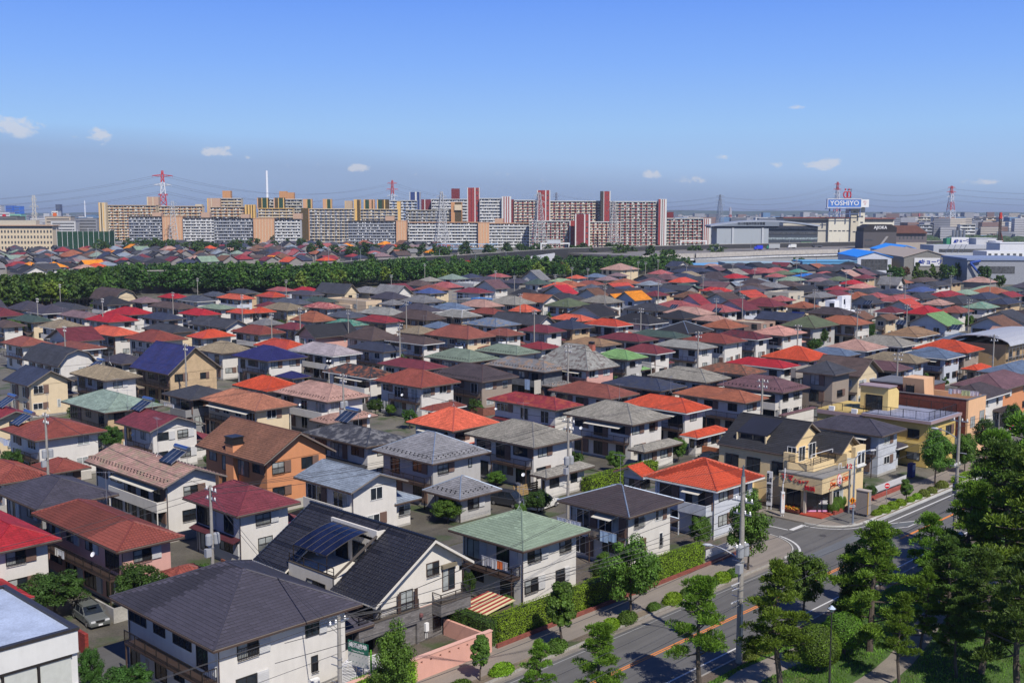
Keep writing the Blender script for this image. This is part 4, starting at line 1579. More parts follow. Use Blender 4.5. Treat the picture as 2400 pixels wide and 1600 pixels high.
# ---------------------------------------------------------------- black tiled house with roof terrace
def tile_house():
 u, v = 52.4,66.0
 rt = root('house', 'white house with glossy black tiles, a roof terrace and a curved dark canopy', 'house', (u, v, 0))
 wm = mat('stucco', srgb(232,226,214,.86))
 gm = mat('stonetile', srgb(128,124,122,.8))
 tm = mat('kawara', lin((52,52,58),.8), rough=.3)
 tmi = mat('kawara', lin((52,52,58),.8), rough=.3, indiv=1)
 he, pL = 4.6,.635
 xr, xe, yd = 6.3,10.6,17.3      # ridge x, right eave x, depth
 ze = he + xr * pL
 zr_ = ze - (xe - xr) * pL
 def slope(o, ud, inw, run, pt, L_):
  sl = math.hypot(run, run * pt)
  sd = (inw * run + Vector((0,0, run * pt))) / sl
  return dict(o=Vector(o), u=ud, s=sd, n=ud.cross(sd), L=L_, S=sl, Li=0, Ri=0)
 X, Y = Vector((1,0,0)), Vector((0,1,0))
 tcut = 4.9                       # terrace opens to this x
 faces = [slope((0,5.9, he),-Y, X, xr, pL, 5.9), slope((0, yd, he),-Y, X, xr, pL, 5.0),
   slope((xe, 0, zr_), Y, -X, xe - xr, pL, yd),
   slope((tcut, 12.3, he + tcut * pL),-Y, X, xr - tcut, pL, 6.4)]
 rf = obj('roof', slab_mesh(faces, .2), tm, rt)
 rf.data.materials.append(wm)
 for p in rf.data.polygons:
  if p.normal.z < .2:
   p.material_index = 1
 tw, e = .34,.36
 coll = []
 mbs = MB()
 cv = Vector((-u, -v, CH)).normalized()
 for f in faces:
  q = courses(f, e, tw, 'wave', .035,3, coll, cv)
  k = len(mbs.v)
  mbs.v += q.v
  mbs.f += [tuple(i + k for i in t) for t in q.f]
  mbs.uv += q.uv
 coll.sort(key=lambda c: (Vector((u, v, -CH)) + c[0]['o'] + c[0]['u'] * c[1] + c[0]['s'] * c[2]).length)
 um = tile_unit('wave', tw, coll[0][3], .035).mesh('roof_tile', tmi)
 for (f, ta, v0, e_) in coll[:295]:
  p = f['o'] + f['u'] * ta + f['s'] * v0
  put('roof_tile', um, rt, mtx=Matrix(((f['u'].x, f['s'].x, f['n'].x, p.x),(f['u'].y, f['s'].y, f['n'].y, p.y),(f['u'].z, f['s'].z, f['n'].z, p.z),(0,0,0,1))))
 for (f, ta, v0, e_) in coll[295:]:
  for qd in um_quads('wave', tw, e_, .035):
   mbs.quad(*[f['o'] + f['u'] * (ta + p[0]) + f['s'] * (v0 + p[1]) + f['n'] * p[2] for p in qd], [(ta, v0)] * 4)
 obj('roof_tiles', mbs, tm, rt)['kind'] = 'stuff'
 mb = MB()
 for i in range(58):
  mb.tube((xr, i * .3, ze + .05),(xr, i * .3 + .28, ze + .05),.14,.12,7)
 obj('ridge_cap', mb, tm, rt)['kind'] = 'stuff'
 # verge boards on the street gable
 mb = MB()
 mb.prism([(0,-.06, he - .2),(xr, -.06, ze - .2),(xr, -.06, ze + .02),(0,-.06, he + .02)], (0,.055,0))
 mb.prism([(xr, -.06, ze - .2),(xe, -.06, zr_ - .2),(xe, -.06, zr_ + .02),(xr, -.06, ze + .02)], (0,.055,0))
 obj('bargeboard', mb, mat('paint', srgb(232,226,214)), rt)
 # walls
 x0, x1, y0, y1 = 1.15,9.9,.75,16.6
 zl = lambda x: he + x * pL - .22
 mb = MB()
 mb.box(x0, y0,3.0, x1, y1, zl(x0))
 mb.prism([(x0, y0, zl(x0)),(x1, y0, zl(x0)),(x1, y0, ze - (x1 - xr) * pL - .22),(xr, y0, ze - .22)], (0,.9,0))
 mb.prism([(x0, y1 - .3, zl(x0)),(x1, y1 - .3, zl(x0)),(x1, y1 - .3, ze - (x1 - xr) * pL - .22),(xr, y1 - .3, ze - .22)], (0,.3,0))
 mb.box(x1 - .3, y0, zl(x0), x1, y1, zl(x0) + .4)
 obj('wall', mb, wm, rt)
 mb = MB()
 mb.box(x0, y0,0, x1, y1,2.99)
 obj('wall', mb, gm, rt)['label'] = 'grey tiled ground floor wall'
 mb = MB()
 mb.box(x0 + 1.5, y0 - .03,2.98, x1 + .02, y0 + .01,3.06)
 obj('string_course', mb, mat('paint', srgb(205,170,155)), rt)
 # terrace box in the left slope
 ya, yb, zf = 5.9,12.3,5.0
 mb = MB()
 mb.box(.45, ya, 4.1, tcut, yb, zf)
 mb.box(.35, ya, 3.0,1.6, yb, 4.1)
 mb.box(.35, ya, 4.1,.55, yb, zf + .45)
 mb.box(.35, ya - .1,3.0, tcut, ya + .12, zf + .35)
 mb.box(tcut, ya, zf, tcut + .2, yb, zl(tcut) + .95)
 mb.prism([(tcut + .2, ya, zf),(xr, ya, zf),(xr, ya, ze - .25),(tcut + .2, ya, zl(tcut) + .9)], (0,.15,0))
 t = obj('terrace', mb, wm, rt)
 mb = MB()
 mb.box(.32, ya - .12, zf + .45,.6, yb, zf + .52)
 mb.prism([(.35, ya - .13, zf + .4),(tcut, ya - .13, zl(tcut) + .5),(tcut, ya + .14, zl(tcut) + .5),(.35, ya + .14, zf + .4)], (0,0,.07))
 obj('coping', mb, mat('paint', srgb(92,84,76)), t)
 mb = MB()
 mb.box(.56, ya + .14, zf, tcut, yb, zf + .03)
 obj('deck', mb, mat('concrete', srgb(120,84,70)), t)
 obj('railing', railing(ya + .1, yb, .45, zf + .5,.75, 'y', .3, False), M_RAIL, t)
 mb = MB()
 mb.box(.42, ya + .1, zf + .85,.48, yb, zf + .88)
 obj('rail_bar', mb, M_RAIL, t)
 add_window(rt, 'L', 11.6, zf + .1,1.7,1.9, M_FRAME_D, 0, wall=tcut - .005, cur=0)
 add_window(rt, 'L', 9.2, zf + .1,1.7,1.9, M_FRAME_D, 0, wall=tcut - .005, cur=0)
 add_window(rt, 'L', 7.2, zf + 1.7,1.2,.5, M_FRAME_D, 0, wall=tcut - .005, cur=0)
 add_window(rt, 'R', 5.15, zf + 1.9,.9,.5, M_FRAME_D, 0, wall=ya, cur=0)
 # curved canopy of dark panels on a frame, each panel its own piece
 cm = mat('glass', (.008,.010,.028), rough=.16)
 fm = mat('metal', srgb(122,116,110), rough=.4, metal=.6)
 cano = root('canopy', None, None, (0,0,0))
 cano.parent = rt
 prof = [(.5 + 4.3 * t, zf + 2.05 + 1.15 * math.sin(t * 1.45)) for t in [i / 6 for i in range(7)]]
 ys = [7.0 + i * .95 for i in range(6)]
 for j in range(5):
  mb = MB()
  for i in range(6):
   (xa, za),(xb, zb) = prof[i], prof[i + 1]
   mb.prism([(xa, ys[j] + .03, za),(xb, ys[j] + .03, zb),(xb, ys[j + 1] - .03, zb),(xa, ys[j + 1] - .03, za)], (0,0,.02))
  obj('canopy_panel', mb, cm, cano)
 for y in ys:
  mb = MB()
  mb.path([(a, y, b + .02) for a, b in prof], .035,5)
  obj('canopy_rib', mb, fm, cano)
 mb = MB()
 for y in (ys[0], ys[-1]):
  mb.tube((.5, y, zf + .4),(.5, y, zf + 2.05),.05,.05,6)
 mb.tube((.5, ys[0], zf + 2.0),(.5, ys[-1], zf + 2.0),.05,.05,6)
 obj('canopy_frame', mb, M_RAIL, cano)
 # windows of the sunlit gable
 add_window(rt, 'R', 5.9,5.45,1.35,1.15, M_FRAME_B, 0, 'grille', wall=y0, cur=.1)
 add_window(rt, 'R', 3.0,3.25,1.35,1.6, M_FRAME_D, 0, wall=y0, cur=1)
 for xs in (2.62,4.4):
  mb = MB()
  mb.box(xs, y0 - .3,3.25, xs + .33, y0 - .25,4.85)
  for k in range(10):
   mb.box(xs + .03, y0 - .31,3.3 + k * .15, xs + .3, y0 - .299,3.38 + k * .15)
  obj('shutter', mb, M_FRAME_B, rt)
 add_window(rt, 'R', 7.65,3.75,1.35,2.0, M_FRAME_B, 0, wall=y0, cur=.6)
 mb = MB()
 mb.box(7.5, y0 - .32,5.75,9.1, y0 - .01,6.05)
 obj('shutter_case', mb, mat('paint', srgb(135,125,105)), rt)
 for (a, b, c, d) in ((6.55,.7,.9,1.5),(8.35,.7,.9,1.3)):
  add_window(rt, 'R', a, b + .1, c, d, M_FRAME_D, 0, 'grille', wall=y0, cur=0)
 # front balcony
 mb = MB()
 mb.box(6.5, y0 - 1.15,2.15,9.85, y0 - .01,3.15)
 b_ = obj('balcony', mb, gm, rt)
 mb = MB()
 mb.box(6.45, y0 - 1.2,3.15,9.9, y0 - .01,3.25)
 obj('coping', mb, mat('paint', srgb(92,84,76)), b_)
 for ax in (('x', 6.5,9.85, y0 - 1.1),('y', y0 - 1.1, y0,6.55),('y', y0 - 1.1, y0,9.8)):
  mb = railing(ax[1], ax[2], ax[3], 3.25,.75, ax[0], .2, False)
  for k in (.2,.38,.56):
   if ax[0] == 'x':
    mb.box(ax[1], ax[3] - .012,3.25 + k, ax[2], ax[3] + .012,3.275 + k)
   else:
    mb.box(ax[3] - .012, ax[1], 3.25 + k, ax[3] + .012, ax[2], 3.275 + k)
  obj('railing', mb, M_RAIL, b_)
 # side balcony along the shaded front, over the carport
 mb = MB()
 mb.box(-1.3,.5,1.9,-1.1,11.5,3.1)
 mb.box(-1.1,.5,1.9,4.9,.7,3.1)
 mb.box(-1.1,.7,2.55, x0 - .002,11.5,2.75)
 b_ = obj('balcony', mb, gm, rt)
 mb = MB()
 mb.box(-1.36,.44,3.1,-1.04,11.5,3.19)
 mb.box(-1.04,.44,3.1,4.95,.72,3.19)
 obj('coping', mb, mat('paint', srgb(92,84,76)), b_)
 for ax in (('x', -1.2,4.9,.6),('y', .6,11.4,-1.2)):
  mb = railing(ax[1], ax[2], ax[3], 3.19,.7, ax[0], .2, False)
  for k in (.2,.38,.54):
   if ax[0] == 'x':
    mb.box(ax[1], ax[3] - .012,3.19 + k, ax[2], ax[3] + .012,3.215 + k)
   else:
    mb.box(ax[3] - .012, ax[1], 3.19 + k, ax[3] + .012, ax[2], 3.215 + k)
  obj('railing', mb, M_RAIL, b_)
 mb = MB()
 for (a, b) in ((-1.2,.6),(-1.2,6.0),(-1.2,11.3),(4.8,.6)):
  mb.box(a - .12, b - .08,0, a + .12, b + .12,1.9)
 obj('carport_post', mb, gm, rt)
 for yy, ww in ((4.4,2.6),(9.6,2.6),(15.2,1.8)):
  add_window(rt, 'L', yy, 2.95 if yy < 14 else 3.0, ww, 1.7, M_FRAME_D, 0, wall=x0 if not (6 < yy < 12.4) else .33, cur=.1)
 add_window(rt, 'L', 4.0,.3,2.2,1.9, M_FRAME_D, 0, wall=x0, cur=0)
 mb = MB()
 mb.tube((9.97,.8,.1),(9.97,.8,5.2),.045,.045,6)
 obj('downpipe', mb, M_FRAME_D, rt)
 mb = MB()
 mb.box(5.6, y0 - .25,.9,5.95, y0 - .01,1.6)
 mb.tube((5.7, y0 - .1,.3),(5.7, y0 - .1,.9),.03,.03,5)
 mb.tube((5.85, y0 - .1,.3),(5.85, y0 - .1,.9),.03,.03,5)
 o = obj('water_heater', mb, M_WHITE, rt)
 mb = MB()
 mb.lathe([(.12,0),(.17,.08),(.17,.3),(.1,.36)], (5.2, y0 - .15,2.2),10)
 obj('vent_cap', mb, mat('paint', srgb(125,80,80)), rt)
 FOOT.append((u - 1.5, v, u + xe, v + yd))
 HOUSES.append(dict(o=rt, col='black', kind='V', px=930, py=1290, d=95, W=xe, D=yd, u=u, v=v, he=he, pitch=pL, wall='white', style='wave', lod=0, fixed=True))
tile_house()
# ---------------------------------------------------------------- flat-roofed building cut by the lower left corner
def corner_block():
 rt = root('flat_roof_building', 'white flat-roofed building with dark coping in the bottom left corner', 'building', (9,72.4,0))
 wm = mat('stucco', srgb(222,222,218,.88))
 W, Dp = 22.6,12.5
 mb = MB()
 mb.box(0,.25,0, W, Dp, 5.2)
 mb.box(0,0,5.2, W, Dp, 6.75)
 mb.box(0,.02,2.2, W, .25,2.9)
 obj('wall', mb, wm, rt)
 mb = MB()
 mb.box(.3,.3,6.75, W - .3, Dp - .3,6.80)
 obj('roof', mb, mat('concrete', srgb(176,190,214,.9)), rt)
 mb = MB()
 for a in ((-.05,-.08, W + .1,.28),(-.05, Dp - .3, W + .1, Dp + .08),(W - .28,.28, W + .1, Dp - .3)):
  mb.box(a[0], a[1], 6.76, a[2], a[3], 6.98)
 obj('coping', mb, mat('metal', srgb(70,66,66), rough=.45, metal=.4), rt)
 bl = mat('paint', srgb(205,208,200))
 for i in range(9):
  xx = W - .35 - (i + 1) * 2.35
  mb = MB()
  mb.box(xx, .10,2.9, xx + 2.35,.16,5.2)
  w = obj('window', MB().box(xx + .05,.12,2.95, xx + 2.2,.17,5.1), bl, rt)
  mb = MB()
  mb.box(xx - .1,.02,2.9, xx + .05,.18,5.2)
  mb.box(xx + .05,.02,5.0, xx + 2.25,.18,5.2)
  mb.box(xx + .05,.02,2.9, xx + 2.25,.18,3.0)
  obj('frame', mb, M_FRAME_D, w)
 mb = MB()
 mb.box(-.1,-.18,2.1, W + .1,.02,2.3)
 obj('ledge', mb, M_FRAME_D, rt)
 FOOT.append((9,72,32,85))
corner_block()
# ---------------------------------------------------------------- corner shop
def shop():
 u, v = 114.4,61.8
 rt = root('shop_building', 'cream corner shop with red Japanese lettering under a black-roofed flat', 'shop', (u, v, 0))
 wm = mat('stucco', srgb(238,212,162,.86))
 sd = mat('siding', srgb(226,202,156,.84))
 rm = mat('slate', lin((44,46,54),.8))
 X, Y = Vector((1,0,0)), Vector((0,1,0))
 # ground floor
 mb = MB()
 mb.prism([(1.7,5.4,0),(8.2,5.4,0),(8.2,.5,0),(2.9,.5,0),(.9,2.5,0),(.9,5.4,0)][::-1], (0,0,3.0))
 obj('wall', mb, sd, rt)
 mb = MB()
 mb.box(2.4,5.4,0,12.0,15.6,6.4)
 mb.box(7.6,.9,4.6,12.0,5.4,6.4)
 mb.box(8.2,.9,0,12.0,5.4,4.6)
 mb.prism([(2.4,6.0,6.4),(12.0,6.0,6.4),(7.2,6.0,9.3)], (0,9.5,0))
 mb.prism([(7.6,1.9,6.4),(12.0,1.9,6.4),(9.8,1.9,8.0)], (0,4.0,0))
 mb.box(2.0,4.6,4.6,7.6,6.2,6.7)
 obj('wall', mb, wm, rt)
 # fascia box
 mb = MB()
 mb.box(.05,-.05,2.95,8.2,5.6,4.75)
 fb = obj('fascia', mb, sd, rt)
 mb = MB()
 mb.box(0,-.1,4.75,8.25,.12,4.86)
 mb.box(0,.12,4.75,.22,5.65,4.86)
 mb.box(.22,.12,4.75,8.2,5.6,4.80)
 obj('coping', mb, M_CONCD, fb)
 # lettering on the shaded side and on the sunlit side
 rd = mat('paint', srgb(215,20,40))
 put('lettering', text_mesh('ママ', .85, rd, .04,1.0,.012), fb, (.0,4.45,4.2), R(-90))
 put('lettering', text_mesh('ショップ', .52, rd, .04,.9,.01), fb, (.0,2.6,4.0), R(-90))
 put('lettering', text_mesh('美浜', .60, rd, .04,1.15,.012), fb, (.0,1.5,3.35), R(-90))
 og = mat('paint', srgb(232,98,40))
 put('lettering', text_mesh('Day', .78, og, .03,1.0,.01), fb, (2.55,-.09,3.75),(0,0,0))
 put('lettering', text_mesh('Clair', .72, og, .03,1.0,.01), fb, (5.55,-.09,3.95),(0,0,0))
 put('emblem', MB().lathe([(.72,0),(.72,.05)], (0,0,0),24,(.72,1)).mesh('emblem', mat('paint', srgb(245,225,225))), fb, (4.05,-.08,3.95),(R(90),0,0))
 mb = MB()
 mb.lathe([(.76,-.02),(.76,.04)], (0,0,0),24,(.72,1))
 put('emblem', mb.mesh('emblem', rd), fb, (4.05,-.06,3.95),(R(90),0,0))
 mb = MB()
 mb.box(-.07,-.05,.05,.07,-.01,.4)
 mb.box(-.3,-.05,-.4,.3,-.01,-.32)
 mb.box(-.2,-.05,-.22,.2,-.01,-.12)
 put('emblem', mb.mesh('emblem', rd), fb, (4.05,-.13,3.95))
 for (a, b, c) in ((1.6,3.25,1.9),(4.75,3.5,1.9),(1.9,4.2,1.2),(5.0,4.42,1.7)):
  mb = MB()
  mb.prism([(a, -.09, b),(a + c, -.09, b + .12),(a + c, -.09, b + .16),(a, -.09, b + .05)], (0,.03,0))
  obj('lettering', mb, og, fb)
 # shop windows and corner door
 add_window(rt, 'L', 5.0,.7,1.9,2.1, M_FRAME_D, 0, wall=.9, cur=0)
 add_window(rt, 'R', 3.5,.95,2.6,1.5, M_FRAME_W, 0, wall=.5, cur=.3)
 dr = root('entrance', None, None, (.9,2.5,0))
 dr.parent = rt
 dr.rotation_euler = (0,0, R(-45))
 mb = MB()
 mb.box(.1,-.06,.1,2.72,-.005,2.8)
 obj('door', mb, M_GLASS, dr)
 mb = MB()
 mb.box(1.36,-.09,.1,1.43,-.01,2.8)
 mb.box(.08,-.09,2.7,2.75,-.01,2.82)
 obj('door_frame', mb, M_FRAME_D, dr)
 mb = MB()
 mb.box(.15,-.1,.3,1.3,-.065,.48)
 mb.box(1.5,-.1,.3,2.65,-.065,.48)
 obj('door_strip', mb, mat('paint', srgb(235,170,215)), dr)
 mb = MB()
 for i, (a, w) in enumerate(((1.7,.9),(1.75,.8),(1.6,1.05))):
  mb.box(a, -.07,1.55 - i * .16, a + w, -.062,1.64 - i * .16)
 mb.lathe([(.13,0),(.13,.01)], (2.1,-.07,1.9),12)
 obj('door_print', mb, M_WHITE, dr)
 for p in ((.55,2.35),(2.75,.15)):
  mb = MB()
  mb.box(p[0] - .14, p[1] - .14,.1, p[0] + .14, p[1] + .14,2.95)
  obj('post', mb, mat('paint', srgb(200,192,175)), rt)
 mb = MB()
 mb.prism([(-.1,-.2,.1),(3.2,-.3,.1),(3.2,.8,.1),(1.0,2.8,.1),(-.2,2.6,.1)], (0,0,.14))
 obj('entrance_step', mb, mat('concrete', srgb(180,72,52,.85)), rt)
 # balcony above the shop with rails
 mb = MB()
 mb.prism([(1.5,5.2,4.86),(2.2,2.3,4.86),(7.6,2.3,4.86),(7.6,5.4,4.86),(1.5,5.4,4.86)], (0,0,.78))
 b_ = obj('balcony', mb, wm, rt)
 for ax in (('x', 2.2,7.5,2.35),('y', 2.4,5.3,1.75)):
  mb = railing(ax[1], ax[2], ax[3], 5.64,.85, ax[0], .2, False, .05)
  for k in (.25,.45,.62):
   if ax[0] == 'x':
    mb.box(ax[1], ax[3] - .015,5.64 + k, ax[2], ax[3] + .015,5.67 + k)
   else:
    mb.box(ax[3] - .015, ax[1], 5.64 + k, ax[3] + .015, ax[2], 5.67 + k)
  obj('railing', mb, M_BLACK, b_)
 mb = MB()
 mb.path([(1.9,2.5,6.5),(1.9,2.5,6.9),(6.9,2.4,6.9),(6.9,2.4,6.4)], .05,5)
 mb.path([(5.5,.8,4.8),(5.5,.8,5.5),(6.1,.8,5.5),(6.1,.8,4.95),(8.3,.6,4.95)], .06,5)
 obj('pipework', mb, M_WHITEM, rt)
 add_window(rt, 'L', 5.9,5.7,1.2,1.7, M_FRAME_W, 0, wall=2.39, cur=0)
 add_window(rt, 'R', 2.7,5.6,1.5,1.75, M_FRAME_W, 0, wall=4.6, cur=0)
 add_window(rt, 'R', 5.0,5.6,1.7,1.85, M_FRAME_W, 0, wall=4.6, cur=.1)
 # bay window on the sunlit gable
 mb = MB()
 mb.box(8.7,.35,4.3,11.3,.9,7.1)
 by = obj('bay_window', mb, wm, rt)
 mb = MB()
 mb.box(9.1,.3,4.75,11.1,.36,6.5)
 obj('bay_frame', mb, M_FRAME_W, by)
 mb = MB()
 mb.box(9.3,.28,4.95,9.95,.31,6.35)
 mb.box(10.25,.28,4.95,10.9,.31,6.35)
 obj('pane', mb, M_GLASS, by)
 mb = MB()
 mb.box(8.95,.15,4.55,11.2,.36,4.72)
 obj('sill', mb, M_FRAME_W, by)
 for yy in (8.0,11.5,14.6):
  add_window(rt, 'L', yy, 3.6,1.9,1.7, M_FRAME_D, 0, wall=2.39, cur=0)
 # roofs: steep black gables, dormer
 for (x0, y0, W, Dp, he, pt) in ((3.0 - .9,5.5,9.9 + .6,10.2,6.4,.62),(7.0,1.2,5.4,6.0,6.5,.66)):
  add_roof(rt, (u, v), x0, y0, W, Dp, he, 'V', pt, 'black', 'slate', 0, th=.2)
 mb = MB()
 mb.prism([(3.2,9.3,7.9),(3.2,13.6,7.9),(7.2,13.6,9.4),(7.2,9.3,9.4)][::-1], (0,0,.15))
 dm = obj('dormer_roof', mb, mat('slate', lin((48,54,78),.8)), rt)
 mb = MB()
 mb.box(3.5,9.5,6.9,5.5,13.4,7.9)
 obj('dormer', mb, wm, rt)
 for yy in (13.2,11.3):
  add_window(rt, 'L', yy, 7.15,1.7,.65, M_FRAME_D, 0, wall=3.49, cur=0)
 for yy in (9.4,13.5):
  mb = MB()
  mb.box(3.1, yy - .08,6.7,3.3, yy + .08,7.95)
  obj('dormer_post', mb, mat('paint', srgb(230,210,170)), rt)
 # porch gable at the back street side
 add_roof(rt, (u, v),-.3,10.2,2.9,3.2,2.9, 'U', .6, 'black', 'slate', 0, th=.15)
 mb = MB()
 mb.box(0,10.4,0,2.4,13.2,2.8)
 obj('porch', mb, wm, rt)
 FOOT.append((u - .3, v, u + 13, v + 16))
 # planter of orange flowers under the shop window
 pl = root('flower_bed', 'brick bed of orange and yellow flowers under the shop window', 'flower bed', (u + .1, v + 3.0,.1))
 mb = MB()
 mb.box(0,0,0,.75,2.4,.3)
 obj('bed', mb, mat('brick', srgb(120,62,50)), pl)
 return rt
shop()
# ---------------------------------------------------------------- yellow and brick flat-roofed houses
def yellow_block():
 u, v = 148.0,63.8
 rt = root('flat_roof_house', 'yellow flat-roofed house with black roof railing and two air conditioners', 'house', (u, v, 0))
 wm = mat('stucco', srgb(216,188,112,.86))
 W, Dp, H = 10.3,17.5,6.4
 mb = MB()
 mb.box(.6,.6,0, W - .5, Dp, H)
 obj('wall', mb, wm, rt)
 rm = mat('concrete', srgb(150,155,178,.9))
 mb = MB()
 mb.box(0,0, H, W, 10.2, H + .25)
 mb.box(.5,10.2, H - .4, W, Dp, H - .15)
 obj('roof', mb, rm, rt)
 mb = MB()
 mb.box(-.08,-.08, H - .15, W + .08,0, H + .27)
 mb.box(-.08,0, H - .15,0,10.2, H + .27)
 mb.box(.35,10.25, H - .7,.5, Dp, H - .12)
 obj('cornice', mb, mat('paint', srgb(175,150,150)), rt)
 for ax in (('x', .5, W - .6,.5, H + .25),('y', .5,9.8,.5, H + .25),('y', .5,9.8, W - .6, H + .25),('x', .5, W - .6,9.8, H + .25),('y', 10.4, Dp - .4,1.0, H - .15)):
  obj('railing', railing(ax[1], ax[2], ax[3], ax[4], 1.25, ax[0], .2), M_BLACK, rt)
 mb = MB()
 mb.box(4.0,8.2, H + .25,7.5,12.5,9.2)
 mb.prism([(4.0,8.2,9.2),(7.5,8.2,9.2),(6.3,8.2,10.0),(4.0,8.2,10.0)], (0,4.3,0))
 th = obj('roof_house', mb, mat('stucco', srgb(236,208,138,.86)), rt)
 mb = MB()
 mb.box(3.7,8.0,10.0,6.5,12.7,10.15)
 obj('cap', mb, mat('paint', srgb(170,150,155)), th)
 add_window(rt, 'L', 11.6, H + .3,2.6,2.1, M_FRAME_D, 0, wall=3.99, cur=.1)
 for yy in (3.5,8.0,12.2,16.0):
  add_window(rt, 'L', yy, 3.9,1.7,1.3, M_FRAME_D, 1, wall=.6, cur=.2)
  add_window(rt, 'L', yy, .9,1.9,1.9, M_FRAME_D, 1, wall=.6, cur=.2)
 for (xx, z) in ((2.2,3.8),(6.5,3.8),(6.5,.9)):
  add_window(rt, 'R', xx, z, 1.7,1.3, M_FRAME_D, 1, 'plain', M_SHUT, wall=.6, cur=.3)
 mb = MB()
 mb.box(-1.0,1.0,2.3,.6,9.0,3.5)
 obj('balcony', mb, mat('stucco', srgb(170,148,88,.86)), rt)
 for i, y in enumerate((11.2,14.8)):
  o = MB()
  o.box(.45, y, H - .1,.8, y + .85, H + .55)
  obj('air_conditioner', o, M_WHITE, rt)
 FOOT.append((u, v, u + W, v + Dp))
yellow_block()
def brick_block():
 u, v = 159.2,63.2
 rt = root('flat_roof_house', 'flat-roofed house of dark brick with a peach end wall and washing on the roof', 'house', (u, v, 0))
 bm = mat('brick', srgb(128,66,52,.9))
 pm = mat('stucco', srgb(238,190,146,.88))
 W, Dp, H = 6.4,16.5,8.4
 mb = MB()
 mb.box(0,.05,0,.3, Dp, H)
 mb.box(.3, Dp - .3,0, W, Dp, H)
 mb.box(.3,.3,0, W - .3, Dp - .3,7.4)
 obj('wall', mb, bm, rt)
 mb = MB()
 mb.box(-.02,0,0, W, .3, H)
 mb.box(W - .3,.3,0, W, Dp, H)
 obj('wall', mb, pm, rt)['label'] = 'peach end wall'
 mb = MB()
 mb.box(-.08,-.05, H, .38, Dp + .05, H + .1)
 mb.box(.38,-.05, H, W + .05,.36, H + .1)
 obj('coping', mb, mat('paint', srgb(120,116,120)), rt)
 mb = MB()
 mb.prism([(1.6,7.2,7.4),(1.6,10.5,7.4),(1.0,10.5,10.6),(1.0,7.2,10.6)], (3.2,0,0))
 mb.prism([(4.8,7.2,7.4),(4.8,10.5,7.4),(4.8,10.5,10.6),(4.8,7.2,10.6)], (.01,0,0))
 obj('roof_house', mb, pm, rt)
 add_window(rt, 'L', 10.0,7.8,1.3,2.0, M_FRAME_D, 1, wall=1.25, cur=0)
 add_window(rt, 'R', .9,4.2,1.6,1.6, mat('paint', srgb(150,150,150)),0, wall=0, cur=1)
 add_window(rt, 'R', 4.2,4.5,1.7,1.8, mat('paint', srgb(150,150,150)),0, wall=0, cur=1)
 add_window(rt, 'L', 4.2,4.4,1.6,1.7, M_FRAME_D, 1, wall=0, cur=.2)
 add_window(rt, 'L', 2.4,.8,1.3,2.0, M_FRAME_D, 1, wall=0, cur=.2)
 FOOT.append((u, v, u + W, v + Dp))
 u2, v2 = P(*zr('M5', 1090,465),9.0)
 r2 = root('flat_roof_house', 'red brick flat-roofed house with grey coping behind the yellow roof house', 'house', (164.6, v2 - 9,0))
 mb = MB()
 mb.box(-1,.0,0,6,9,8.9)
 obj('wall', mb, bm, r2)
 mb = MB()
 mb.box(-1.1,-.1,8.9,6.1,9.1,9.1)
 obj('roof', mb, mat('concrete', srgb(120,122,128)), r2)
 FOOT.append((163, v2 - 9,171, v2))
brick_block()
def white_cube():
 u, v = P(*zr('R4', 640,650),0)
 u, v = P(*zr('R4', 640,490),6.2)
 rt = root('flat_roof_house', 'white cubic modern house with stepped flat roofs and a corner balcony', 'house', (u, v, 0))
 wm = mat('stucco', srgb(236,238,242,.9))
 Wd = ext(u, v, 6.2, zr('R4', 800,0)[0], 'x')
 Dd = ext(u, v, 6.2, zr('R4', 500,0)[0], 'y')
 mb = MB()
 mb.box(0,0,0, Wd, Dd, 5.4)
 mb.box(Wd * .15,2.0,5.4, Wd, Dd, 8.6)
 mb.box(Wd * .4,1.0,5.4, Wd * .95, Dd * .5,9.9)
 obj('wall', mb, wm, rt)
 mb = MB()
 mb.box(-.6,0.5,4.6,.1, Dd * .8,6.3)
 mb.box(-.6,-.6,4.6, Wd * .5,.5,6.3)
 obj('balcony', mb, wm, rt)
 add_window(rt, 'L', Dd * .7,5.9,1.6,2.0, M_FRAME_D, 1, wall=Wd * .15, cur=0)
 add_window(rt, 'R', Wd * .5,7.4,.7,1.5, M_FRAME_D, 1, wall=1.0, cur=0)
 add_window(rt, 'R', Wd * .3,1.8,.7,2.4, M_FRAME_D, 1, wall=0, cur=0)
 add_window(rt, 'R', Wd * .55,1.8,.7,2.4, M_FRAME_D, 1, wall=0, cur=0)
 add_window(rt, 'L', Dd * .6,1.6,1.6,2.0, M_FRAME_D, 1, wall=0, cur=0)
 FOOT.append((u, v, u + Wd, v + Dd))
white_cube()
